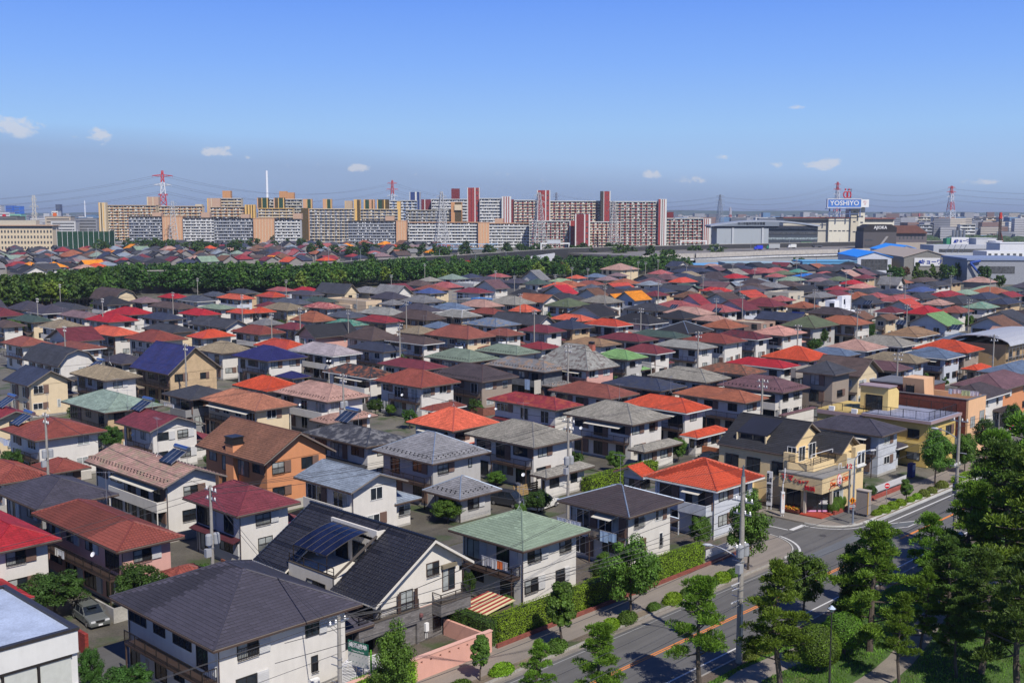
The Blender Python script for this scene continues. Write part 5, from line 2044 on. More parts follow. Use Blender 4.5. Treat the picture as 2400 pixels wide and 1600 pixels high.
def flat_block(reg, lx, bx_, by, rx, H, label, wall, roofc, extra=None):
 u, v, W, Dp = from_px(reg, lx, bx_, by, rx, H)
 Dp = min(Dp, 22)
 W = min(W, 20)
 rt = root('flat_roof_house', label, 'house', (u, v, 0))
 wm = mat('stucco', srgb(*wall, .86))
 mb = MB()
 mb.box(0,0,0, W, Dp, H - .5)
 mb.box(0,0, H - .5,.2, Dp, H)
 mb.box(.2,0, H - .5, W, .2, H)
 mb.box(W - .2,.2, H - .5, W, Dp, H)
 mb.box(.2, Dp - .2, H - .5, W - .2, Dp, H)
 obj('wall', mb, wm, rt)
 obj('roof', MB().box(.2,.2, H - .5, W - .2, Dp - .2, H - .45), mat('concrete', srgb(*roofc)), rt)
 for k in range(2):
  for i in range(2):
   add_window(rt, 'L', Dp * (.3 + .45 * i),1 + 2.8 * k, 1.7,1.4, M_FRAME_D, 2, wall=0, cur=.2)
   add_window(rt, 'R', W * (.15 + .45 * i),1 + 2.8 * k, 1.5,1.3, M_FRAME_D, 2, wall=0, cur=.3)
 FOOT.append((u, v, u + W, v + Dp))
 return rt, u, v, W, Dp
r_, u_, v_, W_, D_ = flat_block('R2', 640,1010,415,1155,6.5, 'beige flat-roofed house with outside stair near the grey gabled houses', (222,198,166),(190,175,155))
mb = MB()
mb.box(-.6, D_ * .35,3.6,0, D_ * .75,4.9)
obj('balcony', mb, mat('stucco', srgb(228,206,180)), r_)
flat_block('M5', 375,420,372,560,7.0, 'narrow grey flat-roofed house beside the black-hipped three-storey house', (170,160,150),(70,72,78))
flat_block('R4', -10,190,335,330,6.6, 'cream flat-roofed house with a tilted grey roof box in the far centre right', (214,204,184),(150,150,146))
flat_block('R3', 2005,2290,615,2420,5.6, 'low tan flat-roofed building with a cream ledge', (178,150,134),(208,196,170))
flat_block('R4', -40,215,545,245,6.0, 'salmon walled flat-roofed house left of the solar panel roof', (222,170,140),(196,160,135))
def scaffold_house():
 u, v, W, Dp = from_px('R2', 1800,2170,375,2315,7.2)
 W, Dp = min(W, 14), min(Dp, 20)
 rt = root('house_under_construction', 'unfinished house wrapped in grey scaffolding and netting with blue sheets on top', 'building site', (u, v, 0))
 obj('wall', MB().box(1.2,1.2,0, W - 1.2, Dp - 1.2,5.6), mat('stucco', srgb(150,150,148)), rt)
 obj('sheet', MB().box(1.5,2,5.6, W - 2, Dp * .6,6.1), mat('paint', srgb(70,150,230)), rt)
 nt_ = mat('paint', srgb(170,172,172,.8), rough=.9)
 obj('netting', MB().box(.1,-.02,.2, W - .2,.02,6.6), nt_, rt)
 obj('netting', MB().box(-.02,.1,.2,.02, Dp * .3,6.4), nt_, rt)
 for i in range(int(Dp / 1.8) + 1):
  obj('scaffold_pole', MB().tube((-.15, i * 1.8,0),(-.15, i * 1.8,7.2),.05,.05,5), M_STEEL, rt)
 for i in range(int(W / 1.8) + 1):
  obj('scaffold_pole', MB().tube((i * 1.8,-.15,0),(i * 1.8,-.15,7.2),.05,.05,5), M_STEEL, rt)
 for z in (1.9,3.8,5.7,7.0):
  mb = MB()
  mb.tube((-.15,0, z),(-.15, Dp, z),.04,.04,5)
  mb.tube((0,-.15, z),(W, -.15, z),.04,.04,5)
  mb.box(-.1,0, z - .25,.5, Dp, z - .2)
  obj('scaffold_deck', mb, M_STEEL, rt)
 u2, v2, W2, D2 = from_px('R2', 1795,2000,255,2165,6.5)
 r2 = root('flat_roof_house', 'pale grey flat-roofed house with a wire roof fence behind the scaffolding', 'house', (u2, v2,0))
 W2, D2 = min(W2,14), min(D2,14)
 obj('wall', MB().box(0,0,0, W2, D2,6.5), mat('stucco', srgb(205,205,200)), r2)
 obj('railing', railing(0, D2,.05,6.5,1.3, 'y', .5), M_STEEL, r2)
 obj('railing', railing(0, W2,.05,6.5,1.3, 'x', .5), M_STEEL, r2)
 for i in range(3):
  add_window(r2, 'L', D2 * (.25 + .28 * i),3.6,1.7,1.4, M_FRAME_D, 2, wall=0, cur=0)
 FOOT.append((u, v, u + W, v + Dp))
 FOOT.append((u2, v2, u2 + W2, v2 + D2))
scaffold_house()
def arched_roof():
 u, v = P(*zr('M5', 2190,150),7.2)
 rt = root('arched_roof_building', 'tan building in scaffolding under an arched pale metal roof at the right edge', 'building', (u - 2, v - 2,0))
 obj('wall', MB().box(0,1,0,24,12,6.8), mat('stucco', srgb(190,160,118)), rt)
 mb = MB()
 n = 8
 for i in range(n):
  a0, a1 = math.pi * i / n, math.pi * (i + 1) / n
  y0, z0 = 6.5 - 6.8 * math.cos(a0),6.8 + 1.9 * math.sin(a0)
  y1, z1 = 6.5 - 6.8 * math.cos(a1),6.8 + 1.9 * math.sin(a1)
  mb.prism([(-1, y0, z0),(25, y0, z0),(25, y1, z1),(-1, y1, z1)], (0,0,-.15))
 obj('roof', mb, mat('metal', srgb(200,202,205), rough=.5, metal=.2), rt)
 for i in range(12):
  obj('scaffold_pole', MB().tube((i * 2,.3,0),(i * 2,.3,6.8),.05,.05,5), M_STEEL, rt)
 for z in (2,4,6):
  obj('scaffold_deck', MB().box(0,.1, z, 24,.6, z + .06), M_STEEL, rt)
 for i in range(5):
  add_window(rt, 'R', 2 + i * 4.4,3.5,1.8,1.5, M_FRAME_D, 1, wall=1, cur=.1)
 FOOT.append((u - 3, v - 2, u + 22, v + 11))
arched_roof()
# ---------------------------------------------------------------- utility poles and cables
POLES = []
def utility_pole(label, u, v, h, arms=((0,.3),), trafo=False, lod=0, rot=0, r=.17, group=None):
 rt = root('utility_pole', label, 'utility pole', (u, v, 0), rot, group)
 n = 12 if lod == 0 else 6
 obj('pole', MB().tube((0,0,0),(0,0, h), r, r * .62, n), M_POLE, rt, smooth=False)
 for i, (dz, ax) in enumerate(arms):
  z = h - .35 - dz
  L_ = .95 if i == 0 else .8
  mb = MB()
  if ax:
   mb.box(-.04,-L_, z - .05,.04, L_, z + .05)
  else:
   mb.box(-L_, -.04, z - .05, L_, .04, z + .05)
  a = obj('crossarm', mb, M_STEEL, rt)
  mb = MB()
  for q in (-.85,-.3,.6):
   p = (0, q * L_, z + .05) if ax else (q * L_, 0, z + .05)
   mb.lathe([(.06,0),(.09,.07),(.06,.14),(.08,.2),(.03,.27)], p, 7 if lod == 0 else 5)
  obj('insulators', mb, M_INS, a)['kind'] = 'stuff'
 if lod == 0:
  for zz in (h * .62, h * .55, h * .40, h * .36):
   mb = MB()
   mb.lathe([(r * .95,0),(r * .95,.08)], (0,0, zz),12)
   mb.box(-.03,0, zz, .03,.8, zz + .05)
   obj('bracket', mb, M_STEEL, rt)
  for k in range(9):
   obj('step_bolt', MB().tube((0,(-1) ** k * .1,2.2 + k * .9),(0,(-1) ** k * .34,2.2 + k * .9),.012,.012,4), M_STEEL, rt)
 if trafo:
  for s in (-1,1):
   mb = MB()
   c = (s * .36,-.12, h * .58)
   mb.lathe([(.26,0),(.29,.05),(.29,.85),(.24,.95),(.08,1.0)], c, 12)
   for k in range(8):
    t = k * .785
    mb.box(c[0] + .27 * math.cos(t), c[1] + .27 * math.sin(t), c[2] + .1, c[0] + .27 * math.cos(t) + .06, c[1] + .27 * math.sin(t) + .06, c[2] + .8)
   obj('transformer', mb, mat('paint', srgb(165,168,172)), rt)
  obj('switch_box', MB().box(-.75,-.35, h * .5,-.25,.05, h * .5 + .7), mat('paint', srgb(170,172,176)), rt)
 POLES.append((u, v, h, lod, rt))
 return rt
pA = utility_pole('large concrete utility pole with transformers standing at the park side of the road', 72.2,45.6,15.0,((1.6,1),(2.6,1),(5.2,0)), True, r=.26)
obj('pole_cap', MB().tube((0,0,15.0),(0,0,15.9),.13,.05,8), mat('metal', srgb(150,158,168)), pA)
for z in (5.2,6.6):
 obj('cable_bracket', MB().box(-1.3,-.03, z, .2,.03, z + .08), M_WHITEM, pA)
 obj('cable_bracket', MB().box(-1.2,-.03, z - .4,.2,.03, z - .34), M_WHITEM, pA)
obj('sleeve', MB().tube((-.12,-.26,2.2),(-.12,-.26,5.0),.06,.06,6), M_WHITEM, pA)
def street_lamp_arm(parent, z, reach, dirv):
 mb = MB()
 d = Vector((*dirv, 0)).normalized()
 pts = [Vector((0,0, z)) + d * reach * t + Vector((0,0,.9 * math.sin(t * 1.5))) for t in [i / 6 for i in range(7)]]
 mb.path([Vector((0,0, z - .1))] + pts, .05,6)
 obj('lamp_arm', mb, M_STEEL, parent)
 hd = MB()
 hd.lathe([(.02,-.12),(.16,-.1),(.2,0),(.12,.08),(.02,.1)], (0,0,0),12,(2.2,1.0))
 put('lamp_head', hd.mesh('lamp_head', mat('paint', srgb(205,208,210), rough=.3)), parent, tuple(pts[-1] + d * .25), math.atan2(d.y, d.x))
street_lamp_arm(pA, 8.4,2.4,(-.35,.94))
pR = utility_pole('concrete utility pole farther along the park side of the road', 114.0,46.1,14.2,((.2,1),(4.9,0)), False, r=.22)
street_lamp_arm(pR, 11.7,2.2,(-.1,1))
for z in (10.3,7.8):
 obj('bracket', MB().box(-.02,-.9, z, .02,0, z + .06), M_WHITEM, pR)
obj('meter_box', MB().box(-.55,-.15,6.0,-.2,.2,7.1), mat('paint', srgb(95,100,120)), pR)
# pole at the bottom left by the lattice shed
zB = 12.0
for zz in [8 + .1 * i for i in range(60)]:
 if P(794,1443, zz)[1] < 60.3:
  zB = zz
  break
uB, vB = P(794,1443, zB)
pB = utility_pole('concrete utility pole with three white insulators at the bottom edge of the photo', uB, vB, zB, ((.1,0),), False, r=.2, rot=R(8))
near = [('M1', 395,770,12.5, 'concrete utility pole in front of the terracotta roof with a solar heater', 1),
  ('G1', 1545,115,12.2, 'concrete utility pole with a grey transformer in front of the maroon roof', 1),
  ('M2', 125,165,12, 'utility pole before the blue solar-tiled house', 0),
  ('M2', 1508,430,12, 'utility pole with white lamps beside the pinkish brown slate roof', 1),
  ('M3', 1800,820,12.5, 'concrete utility pole with transformer before the grey kawara roof', 1),
  ('M4', 118,180,12, 'utility pole in front of the mottled grey steep roof', 0),
  ('M4', 1258,60,12, 'utility pole before the light grey roof right of the lime roof', 0),
  ('M4', 1820,475,12, 'utility pole with white insulators beside the rust brown roof', 0),
  ('M5', 1283,240,12, 'utility pole in front of the tan kawara roof at right', 0),
  ('M5', 2100,85,12, 'utility pole by the arched metal roof at the right edge', 0),
  ('M5', 435,0,12, 'utility pole beside the pale pink roof', 0)]
for (rg_, x, y, h, lb, tr) in near:
 p = zr(rg_, x, y)
 u, v = P(*p, h)
 utility_pole(lb, u, v, h, ((.1,1),(.9,1)), bool(tr), lod=0, r=.19)
far_p = [('R2', 1320,615),('R2', 1380,410),('R2', 925,340),('R2', 490,65),('R2', 275,215),('R2', 140,520),('R1', 590,640),('R1', 938,385),('R1', 340,385),('R1', 2220,350),('R2', 1550,70),
  ('R3', 205,490),('R3', 1185,475),('R3', 855,270),('R3', 1345,225),('R3', 1878,385),('R3', 2120,350),('R4', 825,480),('R4', 1280,440),('R4', 1850,395),('R4', 1262,260),
  ('R4', 720,140),('R4', 1685,175),('R4', 430,305),('R4', 305,120),('R3', 1093,95),('R3', 1160,45),('R3', 1228,52),('R3', 1343,32),('R3', 550,100),('R3', 697,110),('R3', 397,168),
  ('R3', 22,180),('R3', 1605,70),('R3', 1757,170),('R3', 2097,245),('R2', 1242,170),('R2', 2200,130),('R1', 548,255),('R1', 1585,330),('R1', 1812,200),('R4', 265,25),('R4', 445,10),
  ('R4', 768,310),('R4', 2045,195),('R2', 403,470),('R2', 845,490),('R3', 75,345),('R4', 1125,150),('R3', 2030,60),('R3', 2232,105)]
for i, (rg_, x, y) in enumerate(far_p):
 p = zr(rg_, x, y)
 u, v = P(*p, 12)
 utility_pole('slim concrete utility pole among the far roofs', u, v, 12,((.1,1),(.8,1)), False, lod=1, rot=0, r=.17, group='utility poles among the far houses')
def cable(a, b, sag, r, label, group, m=None, n=9):
 a, b = Vector(a), Vector(b)
 pts = [a.lerp(b, i / n) - Vector((0,0, sag * 4 * (i / n) * (1 - i / n))) for i in range(n + 1)]
 mb = MB()
 mb.path(pts, r, 4)
 tag(obj('power_cable', mb, m or M_WIRE), label, 'cable', group)
lvl = [(14.1,.85),(13.9,-.3),(12.6,.7),(9.6,-.5),(6.9,-1.0),(5.5,-.9)]
for i, (z, off) in enumerate(lvl):
 r = .018 if i < 5 else (.028 if i < 7 else .035)
 cable((72.2,45.6 + off * .9, z),(114.0,46.1 + off * .9, z * .93 + .2),.55, r, 'cable strung between the two concrete poles beside the road, high over the crossing', 'cables along the park side')
 cable((72.2,45.6 + off * .9, z),(30.0,45.3 + off * .9, z),.6, r, 'cable running from the large concrete pole out of the bottom of the photo', 'cables leaving at the bottom edge')
 cable((114.0,46.1 + off * .9, z * .93 + .2),(156.0,46.6 + off * .9, z * .9),.6, r, 'cable running from the right-hand pole along the park trees', 'cables above the park pines')
# cables from the bottom left pole over the first roofs
for i in range(3):
 cable((uB - .85 + i * .8, vB, zB - .1),(pA.location.x - .2,45.6,12.0 - i * .5),.7,.02, 'cable crossing from the bottom left pole to the large pole', 'cables from the bottom left pole')
for i in range(0,6,2):
 z0 = zB - .2 - (i // 3) * 2.4
 cable((uB - .6 + (i % 3) * .5, vB, z0),(86.5,61.5,11.6 - (i // 3) * 2.0 + (i % 3) * .2),.8,.018, 'cable passing in front of the green-roofed house towards the crossing', 'cables along the near pavement')
 cable((86.5,61.5,11.6 - (i // 3) * 2.0 + (i % 3) * .2),(114.9,60.5,10.6 - (i // 3) * 1.5),.4,.018, 'cable crossing before the corner shop', 'cables before the shop')
 cable((uB - .6 + (i % 3) * .5, vB, z0),(-20,62, z0 + (i % 3) * .2),.8,.018, 'cable leaving the bottom left pole over the first roof', 'cables over the bottom left roofs')
allp = [(p[0], p[1], p[2]) for p in POLES[3:]]
done = set()
for i, a in enumerate(allp):
 if dist(a[0], a[1]) > 420:
  continue
 ds = sorted((math.dist(a[:2], b[:2]), j) for j, b in enumerate(allp) if j != i)
 for d_, j in ds[:2]:
  if d_ < 75 and (min(i, j), max(i, j)) not in done:
   done.add((min(i, j), max(i, j)))
   b = allp[j]
   for k in range(2):
    cable((a[0], a[1] - .7 + k * .6, a[2] - .2),(b[0], b[1] - .7 + k * .6, b[2] - .2), d_ * .014,.017 if k < 2 else .025, 'dark cable strung between two poles over the ' + ('near roofs ' if dist(a[0], a[1]) < 200 else 'far roofs ') + ('at left' if J(*a)[0] < 800 else ('in the centre' if J(*a)[0] < 1600 else 'at right')), 'cables between the house poles', n=6)
# the poles of the second street in front: long low cables over the near roofs
p480 = POLES[4]
p111 = POLES[3]
p1329 = POLES[7]
for k in range(2):
 cable((p480[0], p480[1], p480[2] - .3 - k * .5),(p1329[0], p1329[1], p1329[2] - .3 - k * .5),1.0,.02, 'long cable over the back street behind the tiled house', 'cables over the back street', n=12)
 cable((p480[0], p480[1], p480[2] - .3 - k * .5),(p480[0] - 45, p480[1] - 2,11 - k * .4),.8,.02, 'cable running to the left edge from the pole by the maroon roof', 'cables to the left edge')
 cable((p480[0], p480[1], p480[2] - .3 - k * .5),(uB, vB, zB - 1 - k * .3),.8,.02, 'cable joining the pole by the maroon roof to the bottom left pole', 'cables between the two left poles')
# ---------------------------------------------------------------- lamps, signs, cabinets
rt = root('street_lamp', 'tall curved grey street lamp beside the corner shop', 'street lamp', (115.0,58.1,.12))
mb = MB()
mb.tube((0,0,0),(0,0,7.2),.11,.08,10)
pts = [(2.6 * (1 - math.cos(t)) * .9,-.0,7.2 + 1.1 * math.sin(t)) for t in [i * .1963 for i in range(9)]]
mb.path(pts, .06,7)
obj('pole', mb, mat('metal', srgb(160,172,190), rough=.45, metal=.5), rt)
obj('base', MB().box(-.3,-.3,0,.3,.3,.05), M_CONC, rt)
obj('lamp_head', MB().box(2.2,-.12,8.2,3.0,.12,8.34), M_WHITEM, rt)
rt.rotation_euler = (0,0, R(-20))
rt = root('lamp_post', 'plain grey post behind the traffic controller cabinet', 'post', (118.8,60.6,.12))
obj('pole', MB().tube((0,0,0),(0,0,5.2),.12,.12,10), mat('metal', srgb(150,155,160), rough=.5, metal=.5), rt)
rt = root('cabinet', 'grey traffic controller cabinet on legs at the kerb beside the bushes', 'cabinet', (118.6,58.1,.12))
obj('body', MB().box(0,0,.3,.75,1.5,3.0), mat('paint', srgb(160,152,146)), rt)
obj('top', MB().box(-.06,-.06,3.0,.8,1.56,3.1), mat('paint', srgb(190,180,170)), rt)
obj('leg', MB().box(.05,.05,0,.15,.15,.3), M_STEEL, rt)
obj('leg', MB().box(.6,1.35,0,.7,1.45,.3), M_STEEL, rt)
obj('warning_edge', MB().box(-.015,-.015,.3,.06,.06,3.0), mat('paint', srgb(225,170,60)), rt)
for (px, py, ty, lb) in ((1943,1622,1421, 'dark park lamp with a pointed glass head in front of the round shrubs'),(2244,1440,1247, 'park lamp with a pointed glass head half hidden behind the park trees')):
 u, v, h = hpx(px, py, ty)
 rt = root('park_lamp', lb, 'park lamp', (u, v, .1))
 mb = MB()
 mb.tube((0,0,0),(0,0, h * .36),.095,.08,10)
 mb.tube((0,0, h * .36),(0,0, h - .5),.055,.05,8)
 obj('pole', mb, mat('paint', srgb(58,56,58), rough=.4), rt)
 hd = obj('lamp_head', MB().lathe([(.06,0),(.3,.22),(.3,.25),(.03,.5)], (0,0, h - .5),6), mat('paint', srgb(205,220,235), rough=.2), rt)
 obj('lamp_frame', MB().lathe([(.32,.20),(.33,.26)], (0,0, h - .5),6), M_BLACK, rt)
def sign(label, cat, u, v, h, builder, polec=None, z0=.12, rot=0):
 rt = root('street_sign', label, cat, (u, v, z0), rot)
 if h:
  obj('post', MB().tube((0,0,0),(0,0, h),.04,.04,8), polec or M_STEEL, rt)
 builder(rt)
 return rt
def disc(rt, z, r, m, off=-.06, name='sign_face', n=20):
 o = put(name, MB().lathe([(r, 0),(r, .015)], (0,0,0), n).mesh(name, m), rt, (0, off, z),(R(90),0,0))
 return o
RED, WHT, BLU = mat('paint', srgb(215,30,40), rough=.4), mat('paint', srgb(240,240,240), rough=.4), mat('paint', srgb(30,60,160), rough=.4)
def b_noentry(rt):
 disc(rt, 2.3,.38, WHT)
 disc(rt, 2.3,.34, RED, -.075)
 obj('sign_bar', MB().box(-.25,-.10,2.24,.25,-.092,2.36), WHT, rt)
sign('round red no entry sign on a thin post beside the white picket fence', 'road sign', 125.8,59.3,2.5, b_noentry, rot=R(-35))
def b_nopark(rt):
 disc(rt, 3.0,.42, RED)
 disc(rt, 3.0,.33, BLU, -.075)
 put('sign_bar', MB().box(-.36,-.01,-.04,.36,0,.04).mesh('sign_bar', RED), rt, (0,-.092,3.0),(0, R(45),0))
sign('round blue no parking sign with red rim at the far right of the pavement', 'road sign', 170.3,60.9,3.2, b_nopark, WHT, rot=R(-40))
def b_diamond(rt):
 q = MB()
 q.prism([(0,-.05,2.35),(.42,-.05,2.77),(0,-.05,3.19),(-.42,-.05,2.77)], (0,.02,0))
 obj('sign_face', q, mat('paint', srgb(235,140,20), rough=.4), rt)
 mb = MB()
 for s in (-.12,.1):
  mb.lathe([(.045,0),(.045,.02)], (s, -.1,2.95),8)
  mb.prism([(s - .07,-.07,2.88),(s + .07,-.07,2.88),(s + .05,-.07,2.62),(s - .05,-.07,2.62)], (0,.01,0))
  mb.prism([(s - .05,-.07,2.62),(s, -.07,2.62),(s - .04,-.07,2.48),(s - .08,-.07,2.48)], (0,.01,0))
 obj('sign_symbol', mb, M_BLACK, rt)
 obj('sign_plate', MB().box(-.32,-.06,2.02,.32,-.04,2.24), WHT, rt)
 put('lettering', text_mesh('通学路', .17, M_BLACK, .005,1.1), rt, (0,-.07,2.13))
sign('orange diamond school crossing sign with two walking figures by the street lamp', 'road sign', 114.65,58.05,0, b_diamond, rot=R(-42))
def b_clinic(rt):
 obj('sign_board', MB().box(-.32,-.12,.5,.32,.12,4.6), mat('paint', srgb(215,216,220)), rt)
 put('lettering', text_mesh('國\n生\n医\n院', .55, M_BLACK, .01,1.0,.012), rt, (-.02,-.14,2.0))
 put('lettering', text_mesh('整\n形\n外\n科', .26, M_BLACK, .01,1.0,.01), rt, (-.15,-.14,3.85))
 put('lettering', text_mesh('内\n科', .26, M_BLACK, .01,1.0,.01), rt, (.16,-.14,3.6))
 obj('leg', MB().box(-.28,-.05,0,-.2,.05,.5), WHT, rt)
 obj('leg', MB().box(.2,-.05,0,.28,.05,.5), WHT, rt)
u, v = P(*zr('G4', 1185,765),0)
sign('tall white vertical clinic sign with black characters in front of the dark hedge', 'sign', u, v, 0, b_clinic, rot=R(-78))
rt = root('sign_post', 'white bent post holding a narrow white advertising box by the side street', 'sign post', (*P(*zr('G4', 1305,830),0),.1))
mb = MB()
mb.path([(0,0,2.9),(0,0,3.9),(.1,-.25,4.7),(.1,-.25,5.8)], .07,7)
obj('pole', mb, WHT, rt)
obj('sign_box', MB().box(-.2,-.2,.45,.2,.2,2.95), WHT, rt)
put('lettering', text_mesh('美\n浜\nク\nリ\nニ\nッ\nク', .26, mat('paint', srgb(232,140,80)),.005), rt, (0,-.21,1.75),0)
for s in (-.13,.13):
 obj('leg', MB().tube((s, 0,0),(s, 0,.45),.04,.04,6), WHT, rt)
rt.rotation_euler = (0,0, R(-40))
rt = root('sign_board', 'white double sign with red numbers 12 and 6 beside the curved street lamp', 'sign', (121.4,62.0,2.9))
obj('board', MB().box(-.5,-.08,0,.4,.08,1.5), mat('paint', srgb(222,214,205)), rt)
obj('board', MB().box(-.3,-.08,1.5,.6,.08,3.2), mat('paint', srgb(222,220,205)), rt)
put('lettering', text_mesh('12', .75, RED, .01,1.0,.02), rt, (-.05,-.1,2.2))
put('lettering', text_mesh('6', .75, RED, .01,1.0,.02), rt, (-.1,-.1,.6))
obj('post', MB().tube((.5,0,-2.8),(.5,0,3.2),.05,.05,6), WHT, rt)
rt.rotation_euler = (0,0, R(-55))
# green and white notice board at the bottom
u, v = P(845,1502,3.4)
u, v = P(*zr('G2', 1065,1330),3.2)
rt = root('notice_board', 'green and white municipal notice board on a bright green post by the leafy tree', 'sign', (u, v, 0), R(-78))
obj('board', MB().box(-.95,-.04,3.0,.95,.04,3.85), mat('paint', srgb(24,105,84)), rt)
obj('board', MB().box(-.95,-.04,2.0,.95,.04,2.99), mat('paint', srgb(205,206,200)), rt)
put('lettering', text_mesh('美浜団地', .42, WHT, .005,1.05,.01), rt, (0,-.05,3.55))
put('lettering', text_mesh('Mihama Danchi', .19, WHT, .005), rt, (0,-.05,3.14))
for zz in (2.75,2.3):
 put('lettering', text_mesh('・' * 6,.3, mat('paint', srgb(60,130,110)),.005), rt, (0,-.05, zz))
obj('post', MB().tube((1.2,0,0),(1.2,0,3.5),.07,.07,8), mat('paint', srgb(108,190,40)), rt)
obj('post', MB().tube((.4,.1,0),(.4,.1,4.2),.04,.04,8), M_STEEL, rt)
# patterned cloth over a bicycle
rt = root('patterned_cover', 'white cloth with navy dots draped over something under the notice board', 'cover', (*P(*zr('G2', 1030,1490),0.6),0), R(-60))
mb = MB()
prof = [(-1.0,.5),(-.8,1.3),(-.2,1.85),(.4,1.75),(.9,1.2),(1.0,.4)]
for i in range(5):
 for j in range(4):
  y0, y1 = -.5 + j * .25,-.25 + j * .25
  z = lambda k, y: prof[k][1] * (1 - .25 * abs(y) * 2)
  mb.quad((prof[i][0], y0, z(i, y0)),(prof[i + 1][0], y0, z(i + 1, y0)),(prof[i + 1][0], y1, z(i + 1, y1)),(prof[i][0], y1, z(i, y1)))
mc, nt_, b_ = newmat('dotted_cloth')
tc = N(nt_, 'ShaderNodeTexCoord')
vo = N(nt_, 'ShaderNodeTexVoronoi', i_Scale=7.0, i_Randomness=.15)
nt_.links.new(tc.outputs['Object'], vo.inputs['Vector'])
cr = N(nt_, 'ShaderNodeValToRGB')
cr.color_ramp.elements[0].color = (.02,.02,.07,1)
cr.color_ramp.elements[0].position = .30
cr.color_ramp.elements[1].color = (.8,.8,.85,1)
cr.color_ramp.elements[1].position = .36
nt_.links.new(vo.outputs['Distance'], cr.inputs[0])
nt_.links.new(cr.outputs[0], b_.inputs['Base Color'])
obj('cloth', mb, mc, rt)
# ---------------------------------------------------------------- walls and fences
rt = root('garden_wall', 'pink rendered garden wall with a row of small square holes along the pavement', 'wall', (45.0,61.0,.1))
pk = mat('stucco', srgb(228,172,154,.86))
mb = MB()
Lw, Hw = 15.2,1.75
holes = [1 + i * .95 for i in range(15)]
x = 0
for hx in holes:
 mb.box(x, 0,0, hx, .25, Hw)
 mb.box(hx, 0,0, hx + .2,.25,1.25)
 mb.box(hx, 0,1.45, hx + .2,.25, Hw)
 mb.box(hx, .2,1.25, hx + .2,.25,1.45)
 x = hx + .2
mb.box(x, 0,0, Lw, .25, Hw)
obj('wall', mb, pk, rt)
obj('coping', MB().box(-.05,-.06, Hw, Lw + .05,.31, Hw + .09), mat('stucco', srgb(235,185,168,.86)), rt)
mb = MB()
mb.box(Lw - .25,.25,0, Lw, 5.5,1.4)
obj('side_wall', mb, pk, rt)
o = simple('block_wall', 'low dark red brick base wall under the clipped hedges', 'wall', MB().box(61.0,61.15,0,98.5,61.35,.45), mat('brick', srgb(150,84,72)))
o = simple('block_wall', 'low red brick wall along the pavement right of the shop', 'wall', MB().box(116.8,61.3,.1,136,61.55,.6), mat('brick', srgb(170,84,70)))
mb = MB()
for i in range(60):
 mb.box(126.8 + i * .17,61.9,.5,126.9 + i * .17,61.95,1.35)
rt = root('picket_fence', 'white picket fence on the low brick wall before the white slate-roofed house', 'fence', (126.8,61.9,0))
pm_ = MB().box(0,0,.6,.11,.035,1.45).mesh('picket', WHT)
for i in range(56):
 put('picket', pm_, rt, (i * .18,0,0))
obj('rail', MB().box(0,.036,.8,10.1,.08,.88), WHT, rt)
obj('rail', MB().box(0,.036,1.2,10.1,.08,1.28), WHT, rt)
rt = root('picket_fence', 'short white picket fence beside the clipped hedge near the crossing', 'fence', (91.6,62.0,0))
for i in range(32):
 put('picket', pm_, rt, (i * .18,0,-.1))
obj('rail', MB().box(0,.036,.7,5.8,.08,.78), WHT, rt)
rt = root('block_wall', 'brick-red rendered wall stub beside the parked estate car', 'wall', (37.2,84.0,0))
obj('wall', MB().box(0,0,0,.3,4.5,1.7), mat('brick', srgb(160,60,50)), rt)
rt = root('block_wall', 'low orange brick wall of the orange-annexed house by the black car', 'wall', (133.2,88.2,0))
obj('wall', MB().box(0,0,0,4.6,.3,1.5), mat('brick', srgb(198,118,78)), rt)
obj('wall', MB().box(0,.3,0,.3,3.0,1.5), mat('brick', srgb(198,118,78)), rt)
rt = root('wooden_fence', 'tan wooden slat fence behind the dark van', 'fence', (95.6,93.0,0))
for k in range(5):
 obj('board', MB().box(0,0,.4 + k * .28,4.4,.05,.62 + k * .28), mat('bark', (.36,.24,.10)), rt)
for k in range(4):
 obj('fence_post', MB().box(k * 1.4,.05,0, k * 1.4 + .1,.15,1.9), mat('bark', (.30,.20,.09)), rt)
rt = root('shed_roof', 'red and cream striped corrugated shed roof behind the hedge', 'shed', (62.6,64.2,0))
for i in range(12):
 mb = MB()
 mb.prism([(0,.28 * i, 1.7),(3.6,.28 * i, 2.1),(3.6,.28 * i + .27,2.1),(0,.28 * i + .27,1.7)], (0,0,-.05))
 obj('corrugated_strip', mb, mat('paint', srgb(170,60,58) if i % 2 else srgb(238,222,170)), rt)
obj('wall', MB().box(.2,.2,0,3.3,3.1,1.6), mat('stucco', srgb(120,100,90)), rt)
# lattice shed at the bottom
rt = root('lattice_gate', 'white louvred gates beside the bottom left utility pole', 'gate', (47.2,63.5,0), R(-8))
for g in range(3):
 f = obj('gate_leaf', MB().box(g * 1.25,0,.1, g * 1.25 + 1.18,.04,.2).box(g * 1.25,0,2.2, g * 1.25 + 1.18,.04,2.3).box(g * 1.25,0,.2, g * 1.25 + .06,.04,2.2).box(g * 1.25 + 1.12,0,.2, g * 1.25 + 1.18,.04,2.2), WHT, rt)
 for k in range(16):
  obj('slat', MB().box(g * 1.25 + .06,.01,.26 + k * .12, g * 1.25 + 1.12,.05,.32 + k * .12), WHT, f)
